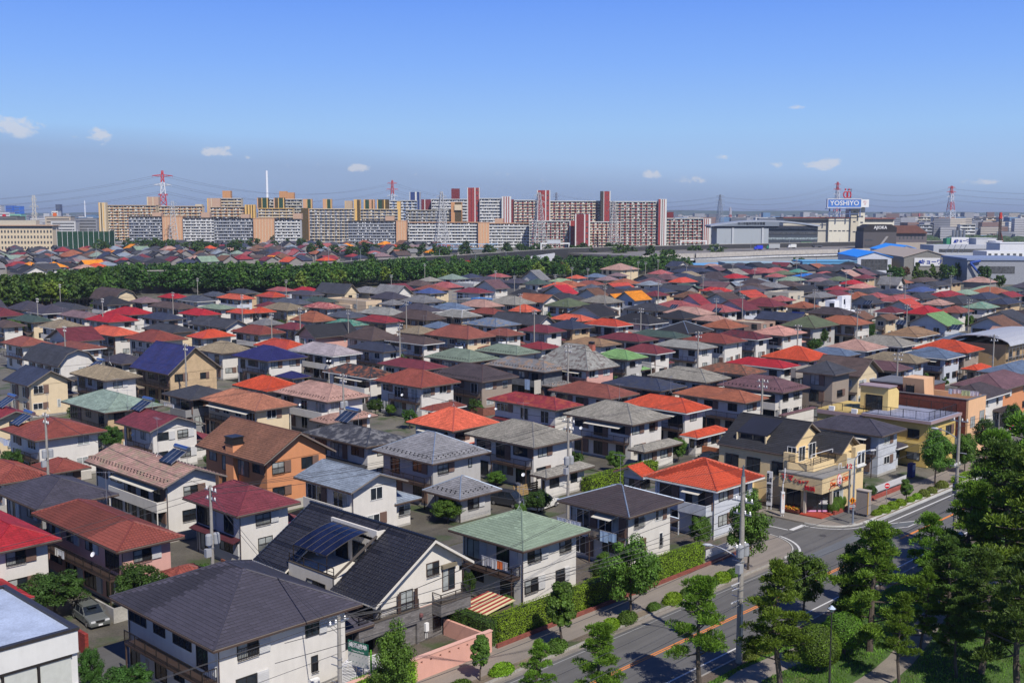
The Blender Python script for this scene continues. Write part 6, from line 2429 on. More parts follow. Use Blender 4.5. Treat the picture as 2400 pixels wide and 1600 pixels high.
# garden walls filling the plots
rnd = random.Random(5)
nw = 0
bw_ = [M_CONC, mat('concrete', (.30,.28,.25)), mat('brick', srgb(150,95,78)), mat('stucco', srgb(200,195,185))]
for (a, b, c_, d_) in list(FOOT):
 if dist(a, b) > 215 or b < 70 or nw > 80:
  continue
 if rnd.random() < .8:
  y = b - rnd.uniform(1.0,1.8)
  x0 = a - rnd.uniform(.5,1.5)
  w = (c_ - a) * rnd.uniform(.5,.9)
  if any(f[0] - .1 < x0 + w and f[2] + .1 > x0 and f[1] - .1 < y < f[3] + .1 for f in FOOT):
   continue
  m = rnd.choice(bw_)
  mb = MB()
  hh = rnd.uniform(.9,1.5)
  mb.box(x0, y, 0, x0 + w, y + .15, hh)
  mb.box(x0, y + .15,0, x0 + .15, y + 3.5, hh)
  tag(obj('block_wall', mb, m), 'low plot wall in front of one of the packed houses', 'wall', 'plot walls between the houses')
  nw += 1
# ---------------------------------------------------------------- cars
def car(label, u, v, rot, col, L_=4.7, Wd=1.74, Hh=1.45, kind='estate', cat='car'):
 rt = root('parked_car', label, cat, (u, v, .1), rot)
 pm = mat('paint', col, rough=.25)
 hw = Wd / 2
 b = .62 * Hh
 f = L_ / 2
 hood = {'estate': .30, 'suv': .26, 'van': .14, 'sedan': .30}[kind]
 mb = MB()
 sec = [(-f, .28),(-f + .04, b * .98),(f - L_ * hood, b * 1.02),(f - .35, b * .86),(f - .02, b * .68),(f, .30),(f - .3,.2),(-f + .2,.2)]
 mb.prism([(x, -hw, z) for x, z in sec], (0, Wd, 0))
 bo = obj('body', mb, pm, rt)
 bo.modifiers.new('bevel', 'BEVEL').width = .07
 rear = {'estate': .12, 'suv': .1, 'van': .05, 'sedan': .55}[kind]
 xs = [(-f + .06, b),(-f + .06 + rear * 1.6 + .12, Hh - .05),(f - L_ * hood - .75, Hh),(f - L_ * hood + .05, b)]
 mb = MB()
 ti = .16
 def ring_(x, z, inset):
  return [(x, -hw + inset, z),(x, hw - inset, z)]
 k = []
 for (x, z), ins in zip(xs, (.05, ti, ti, .05)):
  k.append(ring_(x, z, ins))
 mb.quad(k[0][0], k[3][0], k[2][0], k[1][0])
 mb.quad(k[0][1], k[1][1], k[2][1], k[3][1])
 mb.quad(k[0][0], k[1][0], k[1][1], k[0][1])
 mb.quad(k[3][0], k[3][1], k[2][1], k[2][0])
 obj('windows', mb, M_GLASS, rt)
 mb = MB()
 mb.prism([(xs[1][0] - .02,-hw + ti - .02, Hh - .04),(xs[2][0] + .02,-hw + ti - .02, Hh),(xs[2][0] + .02, hw - ti + .02, Hh),(xs[1][0] - .02, hw - ti + .02, Hh - .04)], (0,0,.04))
 ro = obj('car_roof', mb, pm, rt)
 mb = MB()
 for s in (-1,1):
  y = s * (hw - .02)
  for t in (.33,.62) if kind != 'sedan' else (.5,):
   x = xs[0][0] + (xs[3][0] - xs[0][0]) * t
   yt = s * (hw - ti + .01)
   mb.prism([(x - .04, y - s * .02, b),(x + .04, y - s * .02, b),(x + .03, yt, Hh),(x - .05, yt, Hh)], (0, s * .015,0))
  for (p, q) in ((k[0], k[1]),(k[3], k[2])):
   a_, c_ = Vector(p[0 if s < 0 else 1]), Vector(q[0 if s < 0 else 1])
   mb.tube(a_, c_, .045,.045,5)
 obj('pillars', mb, pm, rt)
 if kind in ('estate', 'suv'):
  for s in (-1,1):
   obj('roof_rail', MB().box(xs[1][0] + .1, s * (hw - ti - .05) - .02, Hh + .03, xs[2][0] - .1, s * (hw - ti - .05) + .02, Hh + .08), M_BLACK, rt)
 if kind == 'estate':
  obj('sunroof', MB().box(.0,-.38, Hh + .001,.75,.38, Hh + .015), M_GLASS, rt)
 for x in (-f + .85, f - .85):
  for s in (-1,1):
   wh = put('wheel', None, rt, (x, s * (hw - .08),.31),(R(90),0,0))
   put('tyre', MB().lathe([(.2,-.1),(.31,-.1),(.31,.1),(.2,.1)], n=16).mesh('tyre', M_BLACK), wh)
   put('rim', MB().lathe([(.2,-.11),(.05,-.115 if s > 0 else -.115),(.05,.115),(.2,.11)], n=12).mesh('rim', mat('metal', (.5,.5,.52))), wh)
 for s in (-1,1):
  obj('headlight', MB().box(f - .06, s * (hw - .28) - .18, b * .66, f + .015, s * (hw - .28) + .18, b * .84), mat('paint', srgb(225,228,230), rough=.1), rt)
  obj('tail_light', MB().box(-f - .015, s * (hw - .2) - .12, b * .62,-f + .05, s * (hw - .2) + .12, b * .9), mat('paint', srgb(170,25,30), rough=.2), rt)
  obj('wing_mirror', MB().box(f - L_ * hood - .05, s * (hw + .02) - .08, b, f - L_ * hood + .1, s * (hw + .02) + .08, b + .14), pm, rt)
 obj('grille', MB().box(f - .04,-.36, b * .62, f + .012,.36, b * .82), M_BLACK, rt)
 obj('bumper', MB().box(f - .1,-hw + .05,.28, f + .06, hw - .05,.46), mat('paint', tuple(c * .7 for c in col), rough=.4), rt)
 obj('number_plate', MB().box(f + .061,-.18,.3, f + .07,.18,.45), WHT, rt)
 return rt
cu, cv = P(222,1462,0)
car('silver grey estate car with a sunroof parked beside the white flat-roofed building', cu, cv + .8, R(-95), srgb(118,122,120,.7),4.75,1.76,1.43, 'estate')
cu, cv = P(1272,1192,0)
car('white four-wheel-drive car with roof rails parked by the kawara house', cu, cv, R(8), srgb(232,230,222,.85),4.6,1.82,1.75, 'suv')
cu, cv = P(1208,1190,0)
car('dark grey van parked left of the white four-wheel-drive car', cu, cv + 1.4, R(-80), srgb(62,64,68,.8),4.5,1.7,1.8, 'van')
cu, cv = P(1658,1085,0)
car('black saloon car parked behind the orange roof beside the orange brick wall', cu, cv, R(175), srgb(26,27,30,.8),4.6,1.74,1.4, 'sedan')
rt = root('vending_machine', 'dark blue drinks vending machine in the shade of the slate-roofed house', 'vending machine', (141.2,63.1,.1))
obj('body', MB().box(0,0,0,1.0,.7,1.85), mat('paint', srgb(30,40,110)), rt)
obj('display', MB().box(.08,-.02,1.0,.92,-.002,1.7), mat('paint', srgb(150,160,185)), rt)
obj('button_panel', MB().box(.08,-.02,.75,.92,-.002,.92), mat('paint', srgb(80,90,150)), rt)
# ---------------------------------------------------------------- people on bicycles
def skin_body(name, verts, edges, radii, m, parent):
 me = D.meshes.new(name)
 me.from_pydata(verts, edges, [])
 o = put(name, me, parent)
 sk = o.modifiers.new('skin', 'SKIN')
 sk.use_smooth_shade = True
 for i, r in enumerate(radii):
  me.skin_vertices[0].data[i].radius = (r, r)
 me.skin_vertices[0].data[0].use_root = True
 o.modifiers.new('sub', 'SUBSURF').levels = 1
 me.materials.append(m)
 return o
def cyclist(label, u, v, rot, shirt):
 rt = root('person', label, 'person', (u, v, .12), rot)
 sk = mat('paint', srgb(205,155,125))
 V_ = [(0,0,.95),(.08,0,1.15),(.16,0,1.38),(.2,0,1.50),(.22,0,1.62),(.13,.17,1.40),(.3,.2,1.18),(.52,.17,1.06),(.13,-.17,1.40),(.3,-.2,1.18),(.52,-.17,1.06),
  (.05,.1,.9),(.36,.11,.74),(.2,.1,.36),(.3,.1,.30),(.05,-.1,.9),(.34,-.11,.62),(.1,-.1,.22),(.2,-.1,.16),(.25,0,1.70)]
 E_ = [(0,1),(1,2),(2,3),(3,4),(4,19),(2,5),(5,6),(6,7),(2,8),(8,9),(9,10),(0,11),(11,12),(12,13),(13,14),(0,15),(15,16),(16,17),(17,18)]
 Rr = [.13,.13,.13,.055,.095,.06,.045,.035,.06,.045,.035,.09,.07,.05,.05,.09,.07,.05,.05,.09]
 skin_body('body', V_, E_, Rr, sk, rt)
 sh = obj('shirt', MB().tube((0,0,.95),(.17,0,1.44),.16,.17,10), shirt, rt)
 for s in (-1,1):
  obj('sleeve', MB().tube((.13, s * .15,1.41),(.24, s * .2,1.26),.075,.065,8), shirt, rt)
  obj('shorts', MB().tube((.03, s * .1,.93),(.28, s * .11,.76 if s > 0 else .68),.11,.09,8), mat('paint', srgb(60,66,90)), rt)
 put('helmet', MB().lathe([(.13,0),(.14,.05),(.11,.12),(.04,.16)], (.24,0,1.68),12).mesh('helmet', WHT), rt)
 for s in (-1,1):
  obj('eye', MB().lathe([(.012,0),(.012,.01)], (.335, s * .035,1.655),6), M_BLACK, rt)
 bk = root('bicycle', 'silver bicycle ridden by the ' + ('nearer' if 'nearer' in label else 'farther') + ' white-helmeted cyclist', 'bicycle', (u, v, .12), rot)
 for x in (-.5,.55):
  w = MB()
  for i in range(18):
   a, b = 6.283 * i / 18,6.283 * (i + 1) / 18
   w.tube((x + .3 * math.cos(a),0,.32 + .3 * math.sin(a)),(x + .3 * math.cos(b),0,.32 + .3 * math.sin(b)),.02,.02,5, False)
  for i in range(8):
   a = 6.283 * i / 8
   w.tube((x, 0,.32),(x + .3 * math.cos(a),0,.32 + .3 * math.sin(a)),.004,.004,3, False)
  obj('wheel', w, M_BLACK, bk)
 mb = MB()
 mb.path([(-.5,0,.32),(0,0,.30),(.42,0,.75),(-.1,0,.72),(-.5,0,.32)], .018,5)
 mb.path([(0,0,.3),(-.12,0,.85)], .018,5)
 mb.path([(.42,0,.75),(.55,0,.32)], .018,5)
 mb.path([(.42,0,.75),(.4,0,1.02),(.48,.22,1.04)], .014,5)
 mb.path([(.4,0,1.02),(.48,-.22,1.04)], .014,5)
 obj('frame', mb, mat('paint', srgb(160,165,170), rough=.3), bk)
 obj('saddle', MB().box(-.25,-.08,.84,.02,.08,.89), M_BLACK, bk)
cyclist('person in a white helmet and pink top cycling on the far pavement, nearer of two', 157.5,59.8, R(182), mat('paint', srgb(225,130,150)))
cyclist('person in a white helmet and red top cycling on the far pavement, farther of two', 159.9,59.9, R(178), mat('paint', srgb(215,50,45)))
# ---------------------------------------------------------------- things on roofs
def roof_z(hd, u, v):
 """height of a house's roof above a point"""
 x, y = u - hd['u'], v - hd['v']
 W, Dp, p = hd['W'], hd['D'], hd['pitch']
 if hd['kind'] == 'H':
  m = min(x, W - x, y, Dp - y)
 elif hd['kind'] in ('V', 'M'):
  m = min(x, W - x)
 else:
  m = min(y, Dp - y)
 return hd['he'] + max(0, m) * p
def nearest_house(px, py):
 best, bd = None, 1e9
 for hd in HOUSES:
  if hd.get('fixed') or hd['lod'] > 2:
   continue
  x0 = J(hd['u'], hd['v'] + hd['D'], hd['he'])[0]
  x1 = J(hd['u'] + hd['W'], hd['v'], hd['he'])[0]
  yb = J(hd['u'], hd['v'], hd['he'])[1]
  yt = J(hd['u'] + hd['W'] / 2, hd['v'] + hd['D'] / 2, hd['he'] + 2.2)[1]
  if x0 < px < x1 and yt - 8 < py < yb + 4:
   dd = abs(px - hd['px']) + abs(py - (yb + yt) / 2) * 2
   if dd < bd:
    best, bd = hd, dd
 return best
def on_roof(px, py):
 hd = nearest_house(px, py)
 if not hd:
  return None
 z = hd['he']
 for _ in range(12):
  u, v = P(px, py, z)
  z = roof_z(hd, min(max(u, hd['u']), hd['u'] + hd['W']), min(max(v, hd['v']), hd['v'] + hd['D']))
 return hd, u, v, z
SOLAR = [(225,1115, 'pinkish brown', 4.2),(1090 - 0,0, '', 0)]
solar_m = mat('glass', (.02,.03,.055), rough=.1)
def solar_heater(px, py, label, w=2.9, tank=True):
 r = on_roof(px, py)
 if not r:
  print('no roof for solar', label)
  return
 hd, u, v, z = r
 rt = root('solar_water_heater', label, 'solar water heater', (u, v, z))
 n = 3
 for i in range(n):
  yy = i * w / n
  mb = MB()
  mb.prism([(-.2, yy, .15),(1.7, yy, 1.25),(1.7, yy + w / n - .08,1.25),(-.2, yy + w / n - .08,.15)][::-1], (0,0,.08))
  obj('collector', mb, solar_m, rt)
  mb = MB()
  mb.prism([(-.2, yy - .07,.17),(1.7, yy - .07,1.27),(1.7, yy - .005,1.27),(-.2, yy - .005,.17)][::-1], (0,0,.09))
  obj('collector_frame', mb, M_STEEL, rt)
 if tank:
  obj('tank', MB().tube((2.0,0,1.55),(2.0, w, 1.55),.28,.28,14), mat('metal', (.35,.42,.55), rough=.15, metal=.95), rt)
 mb = MB()
 for yy in (.2, w - .2):
  mb.tube((1.9, yy, -.5),(1.9, yy, 1.3),.03,.03,4)
  mb.tube((-.1, yy, -.2),(-.1, yy, .2),.03,.03,4)
 obj('stand', mb, M_STEEL, rt)
solar_heater(405,1094, 'solar water heater with a steel tank on the pinkish brown roof')
solar_heater(46,1000, 'solar water heater on the terracotta roof behind the leftmost pole')
solar_heater(8,958, 'solar water heater on the crimson roof at the left edge')
solar_heater(222,866, 'solar water heater on the tan kawara roof')
solar_heater(330,962, 'solar water heater on the maroon gabled roof')
solar_heater(816,1000, 'solar water heater on the charcoal hip roof in the middle')
solar_heater(953,722, 'solar water heater between the light grey roofs')
for px, py, lb in ((2040,715, 'angled solar heater on the far charcoal gable'),(2120,763, 'tilted solar collector on the light brown hip roof at right'),(2248,775, 'tilted solar collector on the grey blue hip roof at right'),
    (1583,725, 'tilted solar collector with red sides on the black hip roof'),(1685,733, 'tilted solar collector with red sides on the pinkish brown roof'),(1497,718, 'tilted solar collector beside the yellow orange gables'),
    (1346,748, 'solar heater on the navy roof before the salmon roof')):
 solar_heater(px, py, lb, 2.6, False)
# photovoltaic panels on the olive roof
for (px, py, k) in ((1905,755,0),(1875,745,1)):
 r = on_roof(px, py)
 if r:
  hd, u, v, z = r
  rt = put('solar_panel', None, hd['o'], (u - hd['u'], v - hd['v'], z + .15))
  for i in range(4):
   for j in range(2):
    a = MB()
    if k == 0:
     a.prism([(i * 1.0, j * 1.3, j * .65),(i * 1.0 + .95, j * 1.3, j * .65),(i * 1.0 + .95, j * 1.3 + 1.25, j * .65 + .62),(i * 1.0, j * 1.3 + 1.25, j * .65 + .62)], (0,0,-.04))
    else:
     a.prism([(j * 1.3, i * 1.0, j * .65),(j * 1.3, i * 1.0 + .95, j * .65),(j * 1.3 + 1.25, i * 1.0 + .95, j * .65 + .62),(j * 1.3 + 1.25, i * 1.0, j * .65 + .62)][::-1], (0,0,-.04))
    obj('panel', a, mat('glass', (.01,.02,.12), rough=.15), rt)
def antenna(px, py, ty, label):
 r = on_roof(px, py)
 if not r:
  return
 hd, u, v, z = r
 h = (py - ty) / F * dist(u, v)
 rt = root('tv_antenna', label % CNAME[hd['col']], 'antenna', (u, v, z - .05), R((px * 7) % 180), 'tv antennas on the roofs')
 mb = MB()
 mb.tube((0,0,0),(0,0, h),.025,.02,5)
 for a in (0,2.1,4.2):
  mb.tube((math.cos(a) * .4, math.sin(a) * .4,0 - .1),(0,0,.55),.015,.015,4)
 obj('mast', mb, M_STEEL, rt)
 mb = MB()
 mb.tube((-.9,0, h - .1),(.9,0, h - .1),.015,.015,4)
 for k in range(7):
  mb.tube((-.85 + k * .28,-.35 + k * .02, h - .1),(-.85 + k * .28,.35 - k * .02, h - .1),.01,.01,3)
 obj('elements', mb, M_STEEL, rt)
for i, (px, py, ty) in enumerate([(1217,1195,1128),(1454,1138,1060),(250,1172,1100),(796,1066,1012),(1063,953,935),(1226,982,940),(371,1070,975),(300,960,910),(112,962,920),(275,920,885),
        (1452,935,897),(1572,920,880),(1695,910,870),(1226,1180,1140),(1490,780,745),(750,885,860),(940,830,790),(868,930,890),(1170,800,770),(1855,985,950),
        (1812,830,800),(2032,800,770),(2172,815,790),(257,853,823),(490,760,735),(700,750,725),(993,760,738),(148,745,720),(1320,730,708),(2268,735,712),(720,725,700),(600,745,720),(1060,745,728)]):
 antenna(px, py, ty, 'thin tv antenna standing on a %s roof')
def dish(px, py, z, label, r=.24):
 u, v = P(px, py, z)
 rt = root('satellite_dish', label, 'satellite dish', (u, v, z))
 o = put('dish', MB().lathe([(.02,0),(r * .6,.03),(r, .09),(r, .1),(r * .6,.045),(.02,.02)], n=16).mesh('dish', M_DISH), rt, (0,0,.2),(R(58),0, R(-75)))
 mb = MB()
 mb.tube((0,.08,.2),(.0,.4,.0),.02,.02,5)
 mb.tube((0,0,.0),(-.1,-.35,.25),.01,.01,4)
 obj('arm', mb, M_STEEL, rt)
for (px, py, z, lb) in ((747,1300,5.4, 'white satellite dish on the roof terrace railing of the tiled house'),(219,1304,4.6, 'white satellite dish on the pink house wall'),(1227,1116,3.4, 'satellite dish on the post below the kawara house'),
      (1362,1006,4.0, 'white satellite dish on the balcony of the large kawara house'),(42,1023,4.0, 'small dish on the left edge'),(312,1022,4.2, 'small satellite dish beside the maroon gabled house'),
      (768,848,4.6, 'left one of the twin satellite dishes under the lavender roof'),(775,848,4.6, 'right one of the twin satellite dishes under the lavender roof'),
      (867,978,8.0, 'satellite dish on the ridge of the charcoal roof in the middle'),(704,951,4.3, 'satellite dish under the pinkish brown roof'),(943,928,4.2, 'satellite dish by the terracotta house balcony'),
      (1163,961,4.2, 'satellite dish on the crimson and rust roofed house'),(1588,831,4.0, 'satellite dish on the light grey roofed house'),(1790,709,6.4, 'satellite dish on a pole among the far right roofs')):
 dish(px, py, z, lb)
def laundry(px, py, z, n, label, cols, axis='y', w=.5, h=.7):
 u, v = P(px, py, z)
 rt = root('laundry', label, 'laundry', (u, v, z))
 L_ = n * (w + .06)
 obj('pole', MB().tube((0,0,.02),((L_, 0,.02) if axis == 'x' else (0, L_, .02)),.02,.02,5), M_WHITEM, rt)
 rr = random.Random(int(px))
 for i in range(n):
  a = i * (w + .06) + .03
  hh = h * rr.uniform(.7,1.1)
  mb = MB()
  y = lambda t: .03 * math.sin(t * 9 + i)
  for k in range(4):
   t0, t1 = k / 4,(k + 1) / 4
   if axis == 'x':
    mb.prism([(a + w * t0, y(t0),-hh),(a + w * t1, y(t1),-hh),(a + w * t1, y(t1) * .3,0),(a + w * t0, y(t0) * .3,0)], (0,.012,0))
   else:
    mb.prism([(y(t0), a + w * t0,-hh),(y(t1), a + w * t1,-hh),(y(t1) * .3, a + w * t1,0),(y(t0) * .3, a + w * t0,0)][::-1], (.012,0,0))
  obj('cloth', mb, mat('paint', srgb(*rr.choice(cols),.85), rough=.9), rt)
WHC = [(240,240,240),(230,235,245),(235,225,215)]
laundry(1445,1252,3.9,2, 'pale blue bath towels hung out before the dark brown roofed house', [(175,205,235),(185,212,240)], 'y', 1.0,1.1)
laundry(1416,1243,3.9,2, 'beige patterned blankets hung out left of the pale blue towels', [(205,190,170),(214,200,180)], 'y', 1.0,1.1)
laundry(1362,1225,4.2,5, 'mixed washing on a rail behind the green roof', [(225,195,190),(235,235,235),(200,210,230)], 'y', .6,.6)
laundry(1190,1320,4.8,5, 'shirts hanging in the shaded balcony of the green-roofed house, one orange', [(230,120,60),(215,215,215),(190,190,195)], 'y', .6,.8)
laundry(1206,1333,3.4,1, 'white towel on the balcony corner of the green-roofed house', WHC, 'y', .5,.6)
laundry(618,1097,4.6,8, 'row of white and dark shirts under the brown gabled roof', [(235,235,235),(225,228,235),(60,110,130),(50,50,60),(225,225,215)], 'y', .5,.75)
laundry(30,1035,3.6,6, 'white and blue washing at the left edge', [(225,232,250),(160,190,235),(240,240,240)], 'y', .8,.9)
laundry(408,948,4.8,6, 'white washing behind the charcoal roof at left', WHC, 'y', .5,.6)
laundry(1242,890,4.6,1, 'pale blue sheet hanging on the dark grey house', [(175,200,235)], 'y', 1.3,2.6)
laundry(1252,892,4.6,1, 'checked blanket hanging beside the pale blue sheet on the dark grey house', [(196,190,178)], 'x', 1.8,2.5)
laundry(1094,806,4.6,7, 'red and white washing under the red brown tiled roof', [(235,235,240),(200,40,50),(80,60,70),(210,215,230)], 'y', .5,.8)
laundry(2295,918,8.9,7, 'row of light clothes on the roof terrace of the dark brick house', [(240,235,240),(200,215,160),(190,210,235),(235,220,225)], 'y', .6,.8)
laundry(150,1293,4.0,3, 'washing behind the terracotta house', WHC, 'y', .6,.7)
laundry(455,752,4.6,4, 'white washing by the bright red roof', WHC, 'y', .6,.8)
laundry(350,760,4.6,5, 'white washing beside the navy blue roof at left', WHC, 'y', .6,.8)
laundry(1300,755,4.8,4, 'washing behind the salmon orange roofs', WHC, 'y', .6,.8)
# chimneys and vents
for (px, py, w, hh, m, lb) in ((563,1075,1.5,0, None, ''),):
 pass
ch_u, ch_v = P(*zr('M2', 600,1075),6.6)
rt = root('chimney', 'square orange chimney with a black cap against the brown gabled roof', 'chimney', (ch_u - .9, ch_v, 0))
obj('stack', MB().box(0,0,0,1.5,1.7,7.0), mat('stucco', srgb(226,156,112,.86)), rt)
mb = MB()
mb.box(-.1,-.1,7.0,1.6,1.8,7.2)
mb.box(.0,.0,7.2,1.5,1.7,7.8)
mb.box(-.1,-.1,7.8,1.6,1.8,7.95)
obj('cap', mb, M_BLACK, rt)
c2 = P(*zr('M4', 330,330),6.6)
rt = root('chimney', 'red brick chimney with a dark cap on the mottled grey roof', 'chimney', (c2[0], c2[1], 0))
obj('stack', MB().box(0,0,5,.9,1.2,10.0), mat('brick', srgb(205,120,98)), rt)
obj('cap', MB().box(.1,.1,10.0,.8,1.1,10.5), M_BLACK, rt)
for i, (rg_, x, y) in enumerate((('M3', 1220,172),('M3', 840,255))):
 r = on_roof(*zr(rg_, x, y))
 if r:
  rt = root('roof_vent', ['white roof vent with black top on the farther moss green roof', 'white roof vent with black top on the nearer moss green roof'][i], 'roof vent', (r[1], r[2], r[3] - .2))
  obj('base', MB().box(0,0,0,1.2,1.2,.7), M_WHITE, rt)
  obj('cap', MB().box(.05,.05,.7,1.15,1.15,1.0), M_BLACK, rt)
# ---------------------------------------------------------------- distant apartment blocks
CAMROT = math.atan2(-CA, SA)
def place_px(px, Z, z=0.0):
 """world point at depth Z straight ahead of photo column px"""
 return to_w((px - 1200) / F * Z, Z)
def top_z(py, Z):
 return CH + (HZ - py) / F * Z * 1.0
def fac(x0, x1, ty, Z, name, label, cat, yaw=0.0, group=None):
 u, v = place_px(x0, Z)
 W = (x1 - x0) / F * Z / math.cos(R(yaw))
 rt = root(name, label, cat, (u, v, 0), CAMROT + R(yaw), group)
 return rt, W, top_z(ty, Z)
CA_ = dict(cream=srgb(228,210,178,.85), white=srgb(226,226,222,.85), grey=srgb(168,172,178,.85), tan=srgb(222,172,132,.85), orange=srgb(206,152,104,.9), red=srgb(158,58,56,.9),
  brown=srgb(92,76,42,.8), dark=srgb(66,62,60,.8), blue=srgb(46,70,130,.8), yellow=srgb(240,196,118,.85), lblue=srgb(140,165,205,.85), maroon=srgb(128,44,48,.8),
  beige=srgb(204,180,150,.85), dgreen=srgb(44,84,60,.7), greige=srgb(196,190,172,.85), peach=srgb(206,172,146,.85))
MW = {k: mat('stucco', c) for k, c in CA_.items()}
M_DARKW = mat('glass', (.075,.08,.088), rough=.2)
def slab_block(x0, x1, ty, Z, label, parapet, alt=None, wall='white', fins='white', dep=11, yaw=0, bay=6.0, group='distant apartment blocks', fh=3.0, roofc='white', prob=.5):
 rt, W, H = fac(x0, x1, ty, Z, 'apartment_block', label, 'apartment block', yaw, group)
 n = max(2, int(round((H - 1.0) / (fh * Z / 1150))))
 f = (H - .9) / n
 obj('wall', MB().box(0,1.6,0, W, dep, H), MW[wall], rt)
 mb = MB()
 mb.box(-.3,-.2, H - .8, W + .3, dep + .3, H)
 obj('roof', mb, MW[roofc], rt)
 nb = max(1, int(round(W / bay)))
 bw = W / nb
 rr = random.Random(int(x0 * 3 + ty))
 lo = max(0, int((-(503 + 35 * 2615 / Z) + 0) * 0))
 for i in range(n):
  z = i * f
  mb = MB()
  mb.box(.1,1.5, z + .5, W - .1,1.58, z + f * .88)
  obj('window', mb, M_DARKW, rt)
  mb = MB()
  mb.box(0,0, z - .12, W, 1.5, z + .12)
  ma = MB()
  for b in range(nb):
   x = b * bw
   if alt:
    mb.box(x + .1,0, z + .12, x + bw * .55,.12, z + f * .40)
    ma.box(x + bw * .55,-.02, z + .12, x + bw - .1,.12, z + f * .40)
   else:
    mb.box(x + .1,0, z + .12, x + bw - .1,.12, z + f * .40)
  obj('balcony', mb, MW[parapet], rt)['kind'] = 'stuff'
  if alt:
   obj('balcony_panels', ma, MW[alt], rt)['kind'] = 'stuff'
  mw = MB()
  for b in range(nb):
   if rr.random() < prob:
    x = b * bw + rr.uniform(.2, bw * .6)
    mw.box(x, .3, z + f * .42, x + rr.uniform(.6,1.8),.36, z + f * .42 + 1.0)
   if rr.random() < .8:
    x = b * bw + rr.uniform(.2, bw * .5)
    mw.box(x, 1.46, z + .6, x + bw * .3,1.495, z + f * .8)
  if mw.f:
   obj('washing', mw, M_WHITE, rt)['kind'] = 'stuff'
 mb = MB()
 for b in range(nb + 1):
  x = b * bw
  mb.box(x - .12,-.05,0, x + .12,1.5, H - .8)
 obj('fins', mb, MW[fins], rt)['kind'] = 'stuff'
 return rt
def tower(x0, x1, ty, Z, label, wall, stripes=(), dep=8, yaw=0, cap=None, by=None, wins=None, group='stair towers of the apartment blocks'):
 """plain tower; stripes: (from, to fraction, colour) vertical bands standing proud"""
 rt, W, H = fac(x0, x1, ty, Z, 'apartment_tower', label, 'tower', yaw, group)
 z0 = 0 if by is None else top_z(by, Z)
 obj('wall', MB().box(0,0, z0, W, dep, H), MW[wall], rt)
 for i, (a, b, c) in enumerate(stripes):
  obj('panel', MB().box(a * W, -.25 - .004 * i, z0, b * W, 0, H + (.3 if c == 'white' else -.3)), MW[c], rt)
 if wins:
  k = int((H - z0) / 6)
  for i in range(k):
   obj('window', MB().box(W * wins[0], -.3, z0 + 3 + i * 6, W * wins[1], -.26, z0 + 4.4 + i * 6), M_DARKW, rt)
 if cap:
  obj('cap', MB().box(-.3,-.3, H, W + .3, dep + .3, H + .6), MW[cap], rt)
 return rt
# far row
slab_block(259,371,481,1400, 'long apartment block with orange and cream balconies at the left', 'cream', 'orange', 'cream', 'cream', bay=7, roofc='beige')
slab_block(378,479,483,1402, 'right half of the block with orange balconies behind the pylon', 'cream', 'orange', 'cream', 'cream', bay=7, roofc='beige')
tower(238,254,475,1395, 'cream end tower with yellow stripes at the left end of the blocks', 'cream', ((0,.12, 'yellow'),(.3,.45, 'brown'),(.6,.75, 'yellow'),(.85,1, 'cream')))
tower(351,378,462,1412, 'beige stair tower rising between the orange-balcony blocks', 'peach', ((0,.1, 'cream'),(.48,.56, 'cream')))
tower(463,478,479,1412, 'small cream roof tower on the orange-balcony block', 'cream', by=486)
tower(491,521,465,1420, 'beige windowless end wall of the block with an orange roof box', 'peach', ((0,.08, 'yellow'),(.3,.36, 'cream')))
slab_block(521,570,465,1425, 'cream balcony block under the orange roof box', 'cream', None, 'cream', 'cream', bay=9)
tower(527,546,448,1430, 'orange roof box on the left cream block', 'orange', by=466)
slab_block(498,578,485,1380, 'lower block with brown and orange balconies', 'cream', 'orange', 'cream', 'cream', bay=7, roofc='beige')
tower(578,601,480,1375, 'yellow slatted tower beside the brown balcony block', 'yellow', ((.2,.3, 'brown'),(.5,.6, 'brown'),(.75,.85, 'brown')))
for i, (a, b) in enumerate(((607,632),(646,670),(714,734),(760,780))):
 tower(a, b, 464 + (i > 1) * 3,1400, ['first', 'second', 'third', 'fourth'][i] + ' tan tower with dark green glazing, counted from the left', 'brown' if i < 2 else 'tan', ((0,.1, 'tan'),(.42,.5, 'yellow'),(.5,.9, 'dgreen'),(.9,1, 'yellow')), by=490)
slab_block(632,712,467,1430, 'grey balcony block under the paired orange roof boxes', 'greige', None, 'white', 'white', bay=8)
tower(659,676,449,1440, 'left orange roof box of the pair', 'orange', by=468)
tower(676,693,452,1441, 'right orange roof box of the pair', 'orange', by=468)
slab_block(610,690,488,1380, 'yellow-framed block behind the grey balcony blocks', 'cream', None, 'cream', 'yellow', bay=9, roofc='yellow')
tower(709,728,488,1290, 'dark brown windowless end wall of the big cream block', 'brown', ((.9,1, 'orange'),), dep=12)
slab_block(728,832,489,1290, 'big cream apartment block with blue grey balconies', 'grey', 'cream', 'cream', 'cream', bay=6, roofc='cream')
tower(832,847,468,1300, 'orange and brown tower at the right end of the big cream block', 'yellow', ((.5,.95, 'brown'),))
tower(811,828,471,1320, 'beige lift tower behind the big cream block', 'beige', ((0,.08, 'yellow'),), by=490)
tower(855,880,468,1330, 'tan tower with green glazing above the second cream block', 'tan', ((0,.1, 'yellow'),(.15,.5, 'dgreen'),(.75,.85, 'brown')), by=492)
tower(886,913,468,1332, 'brown tower with green glazing, rightmost of the green-glazed ones', 'brown', ((0,.08, 'yellow'),(.12,.42, 'dgreen'),(.6,.7, 'yellow')), by=492)
slab_block(840,934,490,1300, 'second cream block with small square windows', 'cream', 'grey', 'cream', 'cream', bay=7, roofc='cream')
tower(932,940,473,1302, 'thin yellow tower at the end of the second cream block', 'yellow')
